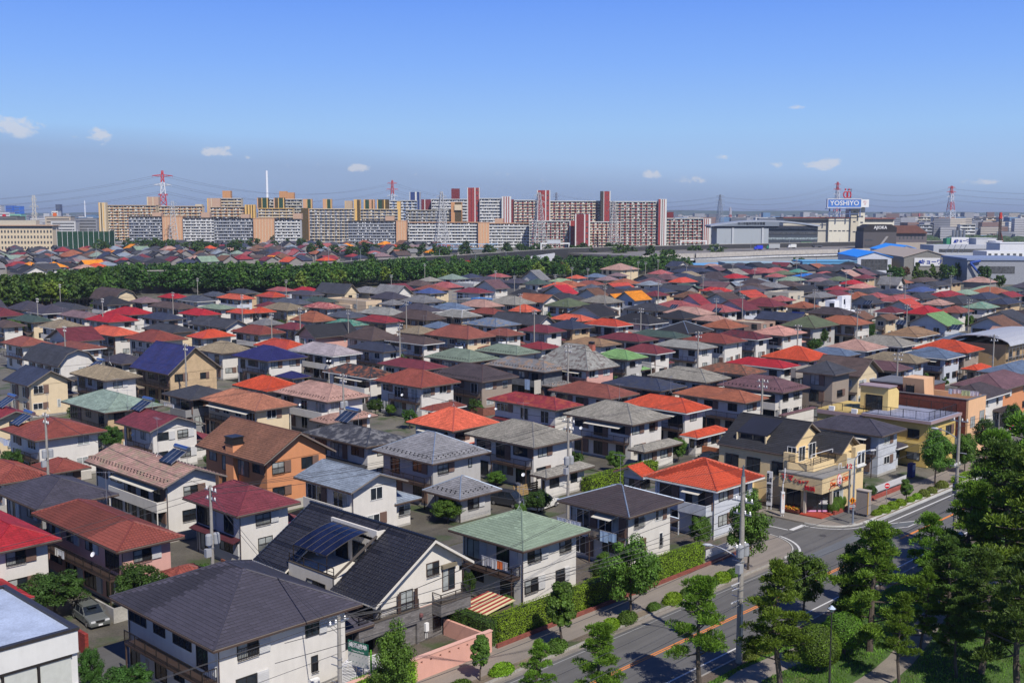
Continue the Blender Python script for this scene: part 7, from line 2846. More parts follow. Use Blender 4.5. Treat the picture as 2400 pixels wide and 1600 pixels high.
slab_block(915,979,470,1500, 'white block with pale blue balconies', 'white', 'lblue', 'white', 'white', bay=7)
tower(962,987,451,1505, 'dark blue tower with white edges', 'blue', ((0,.06, 'white'),(.5,.66, 'white'),(.94,1, 'white')))
tower(989,1013,468,1480, 'maroon tower with white stripe between the white blocks', 'maroon', ((.3,.38, 'white'),(.94,1, 'white')))
slab_block(1013,1110,467,1470, 'white balcony block under the dark red roof box', 'white', None, 'white', 'white', bay=9)
tower(1059,1078,443,1480, 'dark red roof box standing alone on the white block', 'maroon', by=468)
slab_block(953,1076,492,1340, 'greige block with grey balconies before the dark blue tower', 'grey', 'greige', 'greige', 'greige', bay=6, roofc='greige')
tower(1058,1084,474,1335, 'orange tower with a cream top and brown panel', 'orange', ((.35,.95, 'brown'),), by=520)
tower(1066,1083,480,1333, 'cream window panel on the orange tower', 'cream', by=493, dep=1)
tower(1096,1125,441,1330, 'tallest dark red tower with white edges', 'red', ((0,.06, 'white'),(.30,.36, 'maroon'),(.58,.66, 'white'),(.94,1, 'white')), wins=(.75,.85))
slab_block(1125,1176,465,1325, 'white balcony block right of the tallest red tower', 'white', None, 'white', 'white', bay=5)
tower(1176,1198,461,1320, 'white slatted end tower with thin dark red stripes', 'white', ((.2,.3, 'red'),(.45,.55, 'red'),(.7,.8, 'red')))
tower(1198,1205,468,1322, 'narrow red wall beside the slatted white end tower', 'maroon')
slab_block(1205,1262,469,1320, 'red and cream balcony block left of the second red tower', 'cream', 'red', 'greige', 'white', bay=6)
tower(1258,1289,447,1316, 'second red tower with white edges', 'red', ((0,.07, 'white'),(.32,.38, 'maroon'),(.62,.7, 'white'),(.93,1, 'white')), wins=(.76,.86))
slab_block(1289,1412,471,1320, 'long red and cream balcony block between the red towers', 'cream', 'red', 'greige', 'white', bay=6)
tower(1406,1429,449,1310, 'third red tower with a grey shaded side', 'dark', ((.3,.36, 'white'),(.36,.9, 'red'),(.9,1, 'white')), wins=(.6,.7))
slab_block(1429,1541,472,1180, 'tallest red and grey balcony slab at the right end', 'greige', 'red', 'greige', 'white', bay=5.5, fh=2.9)
tower(1541,1560,467,1176, 'white slatted end tower of the tallest slab', 'white', ((0,.25, 'red'),(.42,.5, 'dark'),(.66,.74, 'red')))
slab_block(1560,1645,511,1240, 'lower red balcony block right of the tallest slab', 'greige', 'red', 'greige', 'white', bay=5)
tower(1646,1664,512,1238, 'white end tower with red stripes of the lower right block', 'white', ((.1,.2, 'red'),(.35,.45, 'red'),(.6,.68, 'red')))
tower(1561,1576,497,1250, 'small red roof box on the lower right block', 'maroon', by=513)
# near row
slab_block(307,384,507,1235, 'grey balcony block at the left, lowest row', 'grey', None, 'grey', 'grey', bay=5.5, roofc='dark')
tower(385,433,508,1232, 'tan tiled end wall with a cream grid behind the grey pylon', 'tan', tuple((k / 7 - .01, k / 7 + .01, 'cream') for k in range(1,7)), dep=10, cap='tan')
slab_block(433,505,510,1230, 'white balcony block with much washing, lowest row left', 'white', None, 'white', 'grey', bay=5.5, roofc='dark', prob=.9)
slab_block(506,596,511,1232, 'grey balcony block, lowest row, left of the tan grid wall', 'grey', None, 'grey', 'grey', bay=5, roofc='dark')
tower(597,646,512,1228, 'tan tiled grid wall, second from the left', 'tan', tuple((k / 7 - .01, k / 7 + .01, 'cream') for k in range(1,7)), dep=10, cap='tan')
slab_block(647,706,513,1226, 'white balcony block next to the dark brown end wall', 'white', None, 'white', 'white', bay=5.5, roofc='dark', prob=.9)
slab_block(818,930,517,1215, 'dark grey balcony block in the middle of the lowest row', 'grey', None, 'dark', 'grey', bay=4.5, roofc='dark')
tower(930,954,518,1212, 'tan tiled grid wall in the middle of the lowest row', 'tan', tuple((k / 4 - .02, k / 4 + .02, 'cream') for k in range(1,4)), dep=14, cap='tan')
slab_block(961,1120,520,1210, 'long white balcony block, lowest row', 'white', None, 'white', 'white', bay=6, roofc='tan')
tower(1121,1147,522,1206, 'tan tiled grid wall between the white blocks', 'tan', tuple((k / 4 - .02, k / 4 + .02, 'cream') for k in range(1,4)), dep=14, cap='tan')
slab_block(1147,1240,522,1206, 'white balcony block right of the last tan grid wall', 'white', None, 'white', 'white', bay=6, roofc='tan')
slab_block(1241,1334,517,1190, 'low block with grey and dark red balconies', 'greige', 'red', 'greige', 'white', bay=5)
tower(1334,1346,517,1188, 'narrow red wall with white edge', 'red', ((0,.2, 'white'),))
tower(1347,1382,502,1170, 'broad low dark red tower with white edges in the lowest row', 'red', ((0,.08, 'white'),(.12,.6, 'maroon'),(.6,.68, 'white'),(.9,1, 'white')), wins=(.75,.85))
slab_block(1382,1453,519,1180, 'low block with cream and dark red checkered balconies', 'cream', 'red', 'cream', 'white', bay=4.5)
for i, (a, ty, Z) in enumerate(((362,498,1230),(476,498,1230),(568,502,1230),(690,500,1225),(905,507,1210),(1160,512,1205))):
 tower(a, a + 20, ty, Z + 8, 'small peach roof box, number %d' % (i + 1) if False else 'small peach lift house on a lowest-row block, ' + ['leftmost', 'second from left', 'third from left', 'third from right', 'second from right', 'rightmost'][i], 'peach', by=ty + 14)
def window_grid(rt, W, z0, z1, rows, cols, y=-.05, frac=.5, m=None):
 for r in range(rows):
  mb = MB()
  zz = z0 + (z1 - z0) * r / rows
  for c in range(cols):
   x = W * (c + .25) / cols
   mb.box(x, y, zz + (z1 - z0) / rows * .3, x + W / cols * frac, y + .04, zz + (z1 - z0) / rows * .8)
  obj('windows', mb, m or M_DARKW, rt)['kind'] = 'stuff'
rt, W, H = fac(-40,128,529,1020, 'school_building', 'cream school-like building with a dark roof band at the left edge', 'building')
obj('wall', MB().box(0,0,0, W, 14, H), MW['cream'], rt)
obj('roof', MB().box(-1,-1.5, H, W + 1.5,15, H + .8), MW['peach'], rt)
obj('dark_band', MB().box(0,-.1, H - 2.6, W, 0, H - .2), M_DARKW, rt)  # dark glazed band along the wall top, below the roof slab
window_grid(rt, W, 2, H - 3,4,22)
obj('penthouse', MB().box(4,4, H + .8, W * .75,12, H + 5), MW['greige'], rt)
rt = root('golf_net', 'tall green practice net on white poles at the left', 'net', (*place_px(138,1000),0), CAMROT)
for i in range(12):
 obj('net_pole', MB().tube((i * 4.7,0,0),(i * 4.7,0,23 - (i % 3) * 1.5),.25,.2,6), M_WHITEM, rt)
mn = mat('paint', srgb(24,74,48,.7))
obj('net', MB().box(0,.3,0,52,.35,20), mn, rt)
obj('net', MB().box(51.5,-10,0,51.6,.2,21), mn, rt)
# ---------------------------------------------------------------- buildings at the right
rt, W, H = fac(1678,1800,525,1150, 'sports_hall', 'grey sports hall with a curved silver roof and black lettering', 'building')
W2 = 232 / F * 1150
obj('wall', MB().box(0,0,0, W2 * .52,30, H - 3), mat('stucco', srgb(176,184,190,.85)), rt)
obj('wall', MB().box(W2 * .52,2,0, W2 + 2,30, H - 2), mat('paint', srgb(70,78,90,.8)), rt)
for k in range(4):
 z = H - 5 - k * 5.5
 obj('glass_band', MB().box(W2 * .52,1.6, z, W2 + 2,1.95, z + 2.2), mat('glass', (.25,.3,.32)) if k % 2 == 0 else M_DARKW, rt)
obj('band', MB().box(-6,-.5, H - 4, W2 + 1,31, H - 2), mat('paint', srgb(48,54,72)), rt)
mb = MB()
for i in range(12):
 a, b = i / 12,(i + 1) / 12
 za, zb = H - 2 + 6.0 * math.sin(math.pi * (a * .9 + .05)), H - 2 + 6.0 * math.sin(math.pi * (b * .9 + .05))
 mb.prism([(-7 + (W2 + 10) * a, -2, za),(-7 + (W2 + 10) * b, -2, zb),(-7 + (W2 + 10) * b, 32, zb),(-7 + (W2 + 10) * a, 32, za)], (0,0,-1.6))
obj('roof', mb, mat('metal', srgb(186,194,206), rough=.5, metal=.3), rt)
mb = MB()
mb.prism([(-7,-1.9, H - 2.1),(W2 * .62,-1.9, H - 2.1),(W2 * .62,-1.9, H + 3.2),(W2 * .3,-1.9, H + 2.4),(0,-1.9, H)], (0,.5,0))
obj('gable', mb, mat('metal', srgb(140,150,162), rough=.6, metal=.2), rt)
put('lettering', text_mesh('市川市塩浜市民体育館', 3.0, M_BLACK, .1,.95,.04), rt, (W2 * .34,-2.1, H + .4))
for x in (.15,.45):
 obj('wall_fin', MB().box(W2 * x, -1,0, W2 * x + 2,0, H - 4), mat('stucco', srgb(205,210,214)), rt)
rt, W, H = fac(1834,2110,509,1330, 'factory_building', 'cream factory building with a tower carrying a blue rooftop sign', 'factory')
k = 1330 / F
x_ = lambda px: (px - 1834) * k
fw = mat('stucco', srgb(232,226,206,.86))
obj('wall', MB().box(x_(1834),4,0, x_(1938),40, H - 1), mat('stucco', srgb(206,200,184,.86)), rt)
obj('wall', MB().box(x_(1938),0,0, x_(1988),40, H - 1), fw, rt)
obj('roof', MB().box(x_(1832),-1, H - 1, x_(1992),41, H), mat('paint', srgb(150,66,58)), rt)
tz = top_z(486,1330)
obj('tower', MB().box(x_(1988),-3,0, x_(2006),20, tz), mat('stucco', srgb(216,206,182,.86)), rt)
obj('tower', MB().box(x_(2006),-3,0, x_(2020),20, tz), fw, rt)
for i in range(9):
 obj('window', MB().box(x_(1993) + (i % 2) * 4.5,-3.1, tz - 6 - i * 6, x_(1993) + 3 + (i % 2) * 4.5,-3.02, tz - 4.4 - i * 6), M_DARKW, rt)
for i in range(6):
 obj('window', MB().box(x_(2010),-3.1, tz - 12 - i * 7, x_(2016),-3.02, tz - 10.2 - i * 7), M_DARKW, rt)
obj('wall', MB().box(x_(2020),2,0, x_(2092),30, H - 2), fw, rt)
obj('roof', MB().box(x_(2020),0, H - 2, x_(2094),31, H - 1), mat('paint', srgb(150,66,58)), rt)
for i in range(4):
 obj('window', MB().box(x_(2021),1.9, H - 6 - i * 7.4, x_(2090),1.98, H - 2.8 - i * 7.4), M_DARKW, rt)
 obj('ledge', MB().box(x_(2020),-1, H - 9.5 - i * 7.4, x_(2090 - i * 8),1.9, H - 6.2 - i * 7.4), fw, rt)
obj('window', MB().box(x_(1836),3.9, H - 6, x_(1986),3.98, H - 3.4), M_DARKW, rt)
for i in range(5):
 obj('window', MB().box(x_(1940 + i * 10),-.08, H - 17, x_(1947 + i * 10),-.01, H - 15.6), M_DARKW, rt)
obj('window', MB().box(x_(1912),3.9, H - 17, x_(1935),3.98, H - 15.4), M_DARKW, rt)
sg = root('rooftop_sign', 'big blue and white YOSHIYO sign on stilts above the cream factory', 'sign', (*place_px(1935,1322),0), CAMROT)
s0, s1 = top_z(486,1322), top_z(468,1322)
Ws = (2012 - 1935) * 1322 / F
obj('board', MB().box(0,0, s0, Ws, 5, s1), mat('paint', srgb(74,126,205,.9)), sg)
mb = MB()
mb.box(-.6,-.3, s1, Ws + .6,5.3, s1 + .7)
mb.box(-.6,-.3, s0 - .7, Ws + .6,5.3, s0)
mb.box(-.6,-.3, s0,0,5.3, s1)
obj('frame', mb, M_WHITE, sg)
obj('board', MB().box(Ws, -.3, s0, Ws + 9.2,8, s1), M_WHITE, sg)['label'] = 'white end panel with red characters'
put('lettering', text_mesh('YOSHIYO', (s1 - s0) * .86, M_WHITE, .15,1.02,.10), sg, (Ws / 2,-.2,(s0 + s1) / 2))
put('lettering', text_mesh('よし\nよ', 2.6, RED, .1), sg, (Ws + 4.6,-.4,(s0 + s1) / 2 + .6))
mb = MB()
for x in (2,14,26, Ws - 1):
 mb.box(x, 1, top_z(509,1322), x + 1.2,2.2, s0 - .7)
mb.box(0,1, s0 - 8, Ws, 1.6, s0 - 7.4)
mb.box(-2,-1, s0 - 2.2, Ws, 4, s0 - 1.4)
obj('stilts', mb, mat('paint', srgb(110,130,175)), sg)
em = root('rooftop_emblem', 'red round emblem of two looped figures above the blue sign', 'sign', (*place_px(1979,1322),0), CAMROT)
zc = top_z(457,1322)
mb = MB()
for s in (-1,1):
 for i in range(14):
  a, b = 6.283 * i / 14,6.283 * (i + 1) / 14
  mb.tube((s * 1.9 + 2.4 * math.cos(a),0, zc + 3.6 * math.sin(a)),(s * 1.9 + 2.4 * math.cos(b),0, zc + 3.6 * math.sin(b)),.75,.75,6)
 mb.lathe([(.2,-1.1),(1.1,-.4),(1.1,.4),(.2,1.1)], (s * 2.2,0, zc + 6.0),10)
obj('emblem', mb, RED, em)
mb = MB()
for s in (.2,3.6):
 mb.tube((s + 1.3,2, zc - 4),(s + 1.3,2, zc + 5),.6,.4,6)
 mb.lathe([(.2,-.9),(.9,0),(.2,.9)], (s + 1.3,2, zc + 6),8)
obj('emblem_frame', mb, M_BLACK, em)
# dark building with lettering
rt, W, H = fac(2020,2097,545,940, 'office_building', 'dark building with AJIOKA lettering and a red brown roof', 'building')
k = 940 / F
dk = mat('stucco', srgb(92,88,90,.8))
obj('wall', MB().box(0,0,0, W, 22, H + 1), dk, rt)
mb = MB()
mb.prism([(0,-.3, H + 1),(W, -.3, H + 1),(W, -.3, H + 4.5),(W * .84,-.3, H + 7.0),(W * .18,-.3, H + 7.0),(0,-.3, H + 4.0)], (0,20,0))
obj('roof', mb, mat('metalroof', srgb(62,56,60,.8)), rt)
put('lettering', text_mesh('AJIOKA', 3.6, M_WHITE, .1,.92,.06), rt, (W * .5,-.6, H + 4.3))
W3 = (2170 - 2097) * k
obj('wall', MB().box(W, 2,0, W + W3,22, H), mat('stucco', srgb(186,174,160,.8)), rt)
obj('wall', MB().box(W, 1.9, H - 8, W + W3,1.99, H), mat('stucco', srgb(112,104,108,.8)), rt)
mb = MB()
mb.prism([(W, 0, H),(W + W3,0, H),(W + W3 * .8,11, H + 6),(W, 11, H + 6)], (0,0,-.6))
obj('roof', mb, mat('slate', srgb(150,96,78,.8)), rt)
for i in range(7):
 obj('window', MB().box(W + 3 + i * 3.2,1.8, H - 5.5, W + 4.3 + i * 3.2,1.89, H - 3), M_DARKW, rt)
obj('stair', MB().prism([(W * .35,-1.2,4),(W * .42,-1.2,4),(W * .75,-1.2, H - 3),(W * .68,-1.2, H - 3)], (0,1.1,0)), mat('stucco', srgb(170,166,164)), rt)
for i in range(3):
 obj('window', MB().box(W * .05,-.08,3 + i * 5, W * .3,-.01,4.4 + i * 5), M_DARKW, rt)
def warehouse(x0, xc, x1, ty, ey, cy, Z, label, wallc, roofc, depth, side=(225,215,195), rise=0, opening=None):
 """gable front between x0..xc (photo columns) with a side wall receding to x1"""
 rt, W, H = fac(x0, xc, ey, Z, 'warehouse', label, 'warehouse', -6)
 Hp = top_z(ty, Z)
 wm_ = mat('siding', srgb(*wallc, .85))
 mb = MB()
 mb.prism([(0,0,0),(W, 0,0),(W, 0, H),(W / 2,0, Hp),(0,0, H)], (0,.4,0))
 mb.box(0,.4,0, W, depth, H)
 obj('wall', mb, wm_, rt)
 obj('side_wall', MB().box(W, .1,0, W + .15, depth, H), mat('stucco', srgb(*side, .85)), rt)
 mb = MB()
 mb.prism([(-.5,-.5, H),(W / 2,-.5, Hp + .3),(W / 2, depth + .5, Hp + .3),(-.5, depth + .5, H)], (0,0,-.35))
 mb.prism([(W / 2,-.5, Hp + .3),(W + .8,-.5, H - .1),(W + .8, depth + .5, H - .1),(W / 2, depth + .5, Hp + .3)], (0,0,-.35))
 obj('roof', mb, mat('paint', srgb(*roofc, .9)), rt)
 if opening:
  a, b, z0, z1 = opening
  obj('opening', MB().box(W * a, -.08, H * z0, W * b, -.01, H * z1), M_DARKW, rt)
  for i in range(9):
   x = W * a + (W * (b - a)) * i / 8
   obj('mullion', MB().box(x - .15,-.12, H * z0, x + .15,-.085, H * z1), dk, rt)
 return rt, W, H, Hp
warehouse(2084,2158,2200,575,587,600,720, 'white warehouse with a sky blue roof, the farther of two', (205,212,226),(40,150,248),60)
warehouse(2008,2085,2118,590,601,632,640, 'white warehouse with a sky blue roof and a wide dark opening', (215,220,232),(30,142,245),60, opening=(.12,.88,.30,.88))
rt, W, H, Hp = warehouse(2117,2222,2265,586,601,635,630, 'grey warehouse with a white signboard and a beige roof', (140,138,132),(178,164,150),90)
obj('sign_board', MB().box(W * .22,-.4, H * .55, W * .77,-.1, H * .95), WHT, rt)
put('lettering', text_mesh('キョーワ', 3.0, BLU, .05,1.0,.08), rt, (W * .58,-.45, H * .74))
obj('emblem', MB().prism([(W * .28,-.45, H * .66),(W * .40,-.45, H * .66),(W * .34,-.45, H * .86)], (0,.05,0)), BLU, rt)
rt, W, H = fac(2266,2440,609,560, 'warehouse', 'long grey blue warehouse with a dark ribbon window at the right edge', 'warehouse', -4)
obj('wall', MB().box(0,0,0, W, 40, H), mat('siding', srgb(156,160,168,.85)), rt)
obj('roof', MB().box(-.6,-.6, H, W, 41, H + 1.0), mat('paint', srgb(140,156,188)), rt)
obj('ribbon_window', MB().box(W * .15,-.08, H * .45, W * .62,-.01, H * .75), M_DARKW, rt)
obj('blue_pipe', MB().tube((1,-1, H * .9),(9,-3,1),.6,.6,8).tube((1,-1, H * .9),(6,-1, H * .98),.6,.6,8), mat('paint', srgb(40,80,170)), rt)
rt, W, H = fac(2310,2440,588,660, 'office_building', 'white two-storey office with square windows at the right edge', 'building')
obj('wall', MB().box(0,0,0, W, 20, H), mat('stucco', srgb(232,234,236,.86)), rt)
window_grid(rt, W, H - 8, H - .6,2,9, frac=.5)
rt, W, H = fac(2185,2440,574,780, 'factory_building', 'long low pale grey works building behind the warehouses', 'factory')
obj('wall', MB().box(0,0,0, W, 26, H), mat('stucco', srgb(186,190,198,.86)), rt)
obj('window', MB().box(W * .05,-.08, H - 5, W * .7,-.01, H - 2.6), M_DARKW, rt)
rt = root('rooftop_sign', 'white box sign with blue KYOWA katakana on a frame before the silver silos', 'sign', (*place_px(2226,740),0), CAMROT)
z0, z1 = top_z(572,740), top_z(556,740)
obj('board', MB().box(0,0, z0,11.5,8, z1), WHT, rt)
obj('board', MB().box(-2.8,1, z0,-.05,7, z1 - .5), mat('paint', srgb(60,150,110)), rt)
put('lettering', text_mesh('キョーワ', 2.4, BLU, .05,1.0,.06), rt, (7.4,-.1,(z0 + z1) / 2))
obj('emblem', MB().prism([(1.2,-.1, z0 + 1),(3.6,-.1, z0 + 1),(2.4,-.1, z1 - 1)], (0,.08,0)), BLU, rt)
mb = MB()
for x in (0,4,8,11):
 mb.tube((x, 2, z0),(x - 2,4, z0 - 6),.15,.15,5)
obj('frame', mb, M_STEEL, rt)
rt = root('silos', 'row of slim silver silos behind the white box sign', 'silo', (*place_px(2230,860),0), CAMROT)
for i in range(4):
 obj('silo', MB().tube((i * 2.7,0,0),(i * 2.7,0, top_z(539,860)),1.15,1.15,12), mat('metal', srgb(170,174,180), rough=.35, metal=.6), rt)
for (x0, x1, ty, Z, lb, c) in ((2284,2332,559,800, 'pale grey rooftop plant box behind the white office', (200,202,205)),(2330,2345,565,790, 'small white rooftop box near the drilling rig', (236,236,236)),
       (1700,1880,616,640, 'long low pale blue roofed shed behind the far roofs', (150,176,190)),(1990,2010,612,640, 'end of the pale blue shed beside the warehouse', (120,168,198)),
       (1880,1992,612,640, 'low shed with a sky blue tin roof under the elevated road', (92,160,205)),(2340,2440,570,700, 'white flat roofed works annexe at the right edge', (225,228,232))):
 r2, W, H = fac(x0, x1, ty, Z, 'building', lb, 'building', 3)
 obj('wall', MB().box(0,0,0, W, 18, H), mat('stucco', srgb(*c, .85)), r2)
 obj('roof', MB().box(-.3,-.3, H, W + .3,18.3, H + .4), mat('paint', srgb(*[min(255, q + 10) for q in c], .85)), r2)
# piling rig
rt = root('piling_rig', 'dark and red piling rig mast standing at the far right', 'crane', (*place_px(2338,900),0), CAMROT)
Ht = top_z(498,900)
mb = MB()
for (a, b) in ((-.9,-.9),(.9,-.9),(-.9,.9),(.9,.9)):
 mb.tube((a, b, 0),(a * .7, b * .7, Ht - 4),.3,.25,5)
for i in range(18):
 z = i * Ht / 19
 mb.tube((-.9,-.9, z),(.9,-.9, z + Ht / 19),.16,.16,4)
 mb.tube((.9,.9, z),(-.9,.9, z + Ht / 19),.16,.16,4)
obj('mast', mb, mat('paint', srgb(70,52,50)), rt)
obj('mast_head', MB().tube((0,0, Ht - 5),(0,0, Ht),1.6,1.0,8), mat('paint', srgb(200,60,50)), rt)
obj('brace', MB().tube((6,0,0),(1,0, Ht * .55),.45,.45,6), mat('paint', srgb(130,60,55)), rt)
# ---------------------------------------------------------------- pylons, chimney
def pylon(px, ty, Z, bw, label, cols, arms, group=None, fat=.35):
 u, v = place_px(px, Z)
 H = top_z(ty, Z)
 rt = root('pylon', label, 'pylon', (u, v, 0), CAMROT + R(20), group)
 nseg = 12
 wid = lambda z: bw / 2 * max(0,1 - z / H) ** 1.1 + 1.0
 segs = {}
 for i in range(nseg):
  z0, z1 = H * i / nseg, H * (i + 1) / nseg
  w0, w1 = wid(z0), wid(z1)
  c = cols[min(len(cols) - 1, int(i / nseg * len(cols)))]
  mb = segs.setdefault(c, MB())
  cs0 = [(-w0,-w0),(w0,-w0),(w0, w0),(-w0, w0)]
  cs1 = [(-w1,-w1),(w1,-w1),(w1, w1),(-w1, w1)]
  for j in range(4):
   k = (j + 1) % 4
   mb.tube((*cs0[j], z0),(*cs1[j], z1), fat, fat, 4)
   mb.tube((*cs0[j], z0),(*cs1[k], z1), fat * .55, fat * .55,3)
   mb.tube((*cs0[k], z0),(*cs1[j], z1), fat * .55, fat * .55,3)
   mb.tube((*cs1[j], z1),(*cs1[k], z1), fat * .5, fat * .5,3)
 for c, mb in segs.items():
  obj('lattice', mb, mat('paint', srgb(*c, .85)), rt)
 for (fz, hl) in arms:
  mb = MB()
  z = H * fz
  for s in (-1,1):
   mb.tube((s * wid(z),0, z + 1.2),(s * hl, 0, z), fat * .8, fat * .5,4)
   mb.tube((s * wid(z),0, z - 1.2),(s * hl, 0, z), fat * .8, fat * .5,4)
   mb.tube((s * hl, 0, z),(s * hl, 0, z - 2.5),.15,.15,4)
  obj('arm', mb, mat('paint', srgb(*cols[min(len(cols) - 1, int(fz * len(cols)))], .85)), rt)
 return (u, v, H, rt)
RW = ((225,225,225),(205,60,60),(225,225,225),(205,60,60))
p1 = pylon(389,402,1500,14, 'red and white high-voltage pylon rising behind the orange-balcony blocks', ((220,224,230),(220,224,230),(220,224,230),(205,50,56),(228,230,234),(205,50,56)),((.93,13),(.80,11),(.66,6)), fat=.7)
p2 = pylon(922,424,1900,12, 'red and white pylon above the second cream block', ((220,224,230),(210,80,80),(220,224,230),(210,80,80)),((.95,8),(.84,10),(.72,9)), fat=.5)
p3 = pylon(1956,428,2200,14, 'red and white pylon standing behind the blue rooftop sign', ((215,90,90),(225,225,230),(215,90,90),(225,225,230),(205,70,70)),((.96,7),(.86,9),(.76,9)), fat=.55)
p4 = pylon(2221,437,2000,16, 'red and white pylon at the right above the far city', ((225,230,235),(210,85,85),(225,230,235),(210,85,85),(228,228,235),(205,70,70)),((.97,8),(.88,10),(.78,9)), fat=.55)
p5 = pylon(1684,457,2000,13, 'grey lattice pylon left of the sports hall', ((150,160,175),),((.97,8),(.86,9),(.74,9)), fat=.4)
p6 = pylon(1036,450,1120,12, 'pale lattice pylon in front of the long white balcony block', ((196,198,200),),((.92,5),(.8,6),(.68,6)), fat=.3)
p7 = pylon(1263,452,1100,12, 'pale lattice pylon in front of the second red tower', ((190,192,194),),((.95,5),(.84,6),(.72,6)), fat=.3)
p8 = pylon(1436,472,1150,9, 'thin lattice pylon beside the third red tower', ((185,186,188),),((.95,4),(.85,5)), fat=.25)
p9 = pylon(410,472,1210,9, 'small pale pylon in front of the tan grid wall', ((196,200,204),),((.95,4),(.85,5)), fat=.25)
p10 = pylon(1303,452,2300,9, 'far grey pylon between the second and third red towers', ((150,158,175),),((.97,6),(.9,7)), fat=.4)
pylon(1681 + 27,486,2600,8, 'small red and white lattice mast among the far roofs', ((225,200,205),(215,110,110),(225,220,225)),(), fat=.5)
pylon(2148,500,2900,7, 'small far red and white mast right of the dark AJIOKA building', ((215,130,130),(225,220,225),(215,110,110)),(), fat=.6)
pylon(88,459,1150,3, 'pale telecom mast with crossarms at the left edge', ((205,202,190),),((.94,2.4),(.80,4),(.66,3)), fat=.35)
u, v = place_px(631,2200)
rt = root('chimney', 'tall slim white chimney standing behind the apartment blocks', 'chimney', (u, v, 0))
obj('stack', MB().tube((0,0,0),(0,0, top_z(402,2200)),3.0,2.1,14), mat('paint', srgb(235,238,242,.95)), rt)
u, v = place_px(206,3000)
rt = root('chimney', 'tiny white chimney in the far city at the left', 'chimney', (u, v, 0))
obj('stack', MB().tube((0,0,0),(0,0, top_z(471,3000)),1.8,1.5,10), mat('paint', srgb(225,230,236,.95)), rt)
NSP = [0]
def span(pa, pb, group, fz=(.94,.82,.7), r=.14, sag=12):
 for f in fz:
  for s in (-1,1):
   a = Vector((pa[0] + s * 6 * SA, pa[1] - s * 6 * CA, pa[2] * f))
   b = Vector((pb[0] + s * 6 * SA, pb[1] - s * 6 * CA, pb[2] * f))
   cable(a, b, sag, r, 'thin high-voltage line among the ' + group, group, mat('paint', srgb(120,130,150)),12)
off = lambda px, ty, Z: (*place_px(px, Z), top_z(ty, Z))
span(p1, off(-250,470,1400), 'lines from the left pylon to the left edge', sag=10)
span(p1, p2, 'lines between the left pylons', sag=22)
span(p2, p10, 'lines towards the far grey pylon', sag=22, r=.12)
span(p10, p5, 'lines right of the red towers', sag=14, r=.12)
span(p5, p3, 'lines above the sports hall', sag=14, r=.12)
span(p3, p4, 'lines between the right pylons', sag=16, r=.12)
span(p4, off(2650,440,1900), 'lines to the right edge', sag=8, r=.12)
# ---------------------------------------------------------------- elevated road with trucks
zt = 10.0
px_pts = [(-60,654),(80,646),(190,638),(420,634),(640,627),(830,612),(960,604),(1080,598),(1200,590),(1330,582),(1450,579),(1640,574),(1800,571),(1950,568),(2060,566),(2250,564)]
road = [Vector((*P(x, y, zt),0)) for x, y in px_pts]
def wall_along(name, pts, off0, off1, z0, z1, m, label=None, cat=None, kind=None, group=None):
 mb = MB()
 for i in range(len(pts) - 1):
  a, b = pts[i], pts[i + 1]
  d = (b - a).normalized()
  n = Vector((d.y, -d.x, 0))
  mb.prism([a + n * off0 + Vector((0,0, z1)), b + n * off0 + Vector((0,0, z1)), b + n * off1 + Vector((0,0, z1)), a + n * off1 + Vector((0,0, z1))], (0,0, z0 - z1))
 return tag(obj(name, mb, m), label, cat, group, kind)
bar = mat('siding', srgb(66,66,68,.8))
wall_along('sound_barrier', road, 0,.4,0, zt, bar, 'dark grey sound barrier of the elevated road crossing behind the trees', 'sound barrier')
wall_along('barrier_cap', road, -.1,.5, zt + .004, zt + .35, M_CONC, 'pale coping line on top of the dark sound barrier', 'coping')
tail = road[9:]
wall_along('road_deck', tail, .4,78,5.0,6.4, mat('asphalt', (.20,.185,.165)), kind='structure')
wall_along('deck_edge', tail, 78,78.6,4.0,7.4, mat('concrete', (.45,.42,.38)), kind='structure')
wall_along('deck_girder', tail, 76.5,77.9,2.2,3.99, mat('concrete', (.7,.7,.7)), kind='structure')
wp = [Vector((*P(x, y, 7),0)) for x, y in ((1225,604),(1310,592),(1420,584),(1545,583),(1560,590))]
wall_along('retaining_wall', wp, 0,.5,0,7.2, mat('stucco', srgb(232,232,234,.86)), 'white retaining wall below the elevated road in the centre', 'wall')
wp = [Vector((*P(x, y, 5),0)) for x, y in ((1630,607),(1720,606),(1850,604),(1990,601))]
wall_along('sound_barrier', wp, 0,.4,0,5, mat('siding', srgb(170,172,172,.85)), 'silver grey slatted barrier in front of the elevated road', 'sound barrier')
wall_along('sheet_wall', [p + Vector((-6,6,0)) for p in wp], 8,8.4,0,2.6, mat('paint', srgb(110,175,235)), 'pale blue sheet fence below the silver barrier', 'fence')
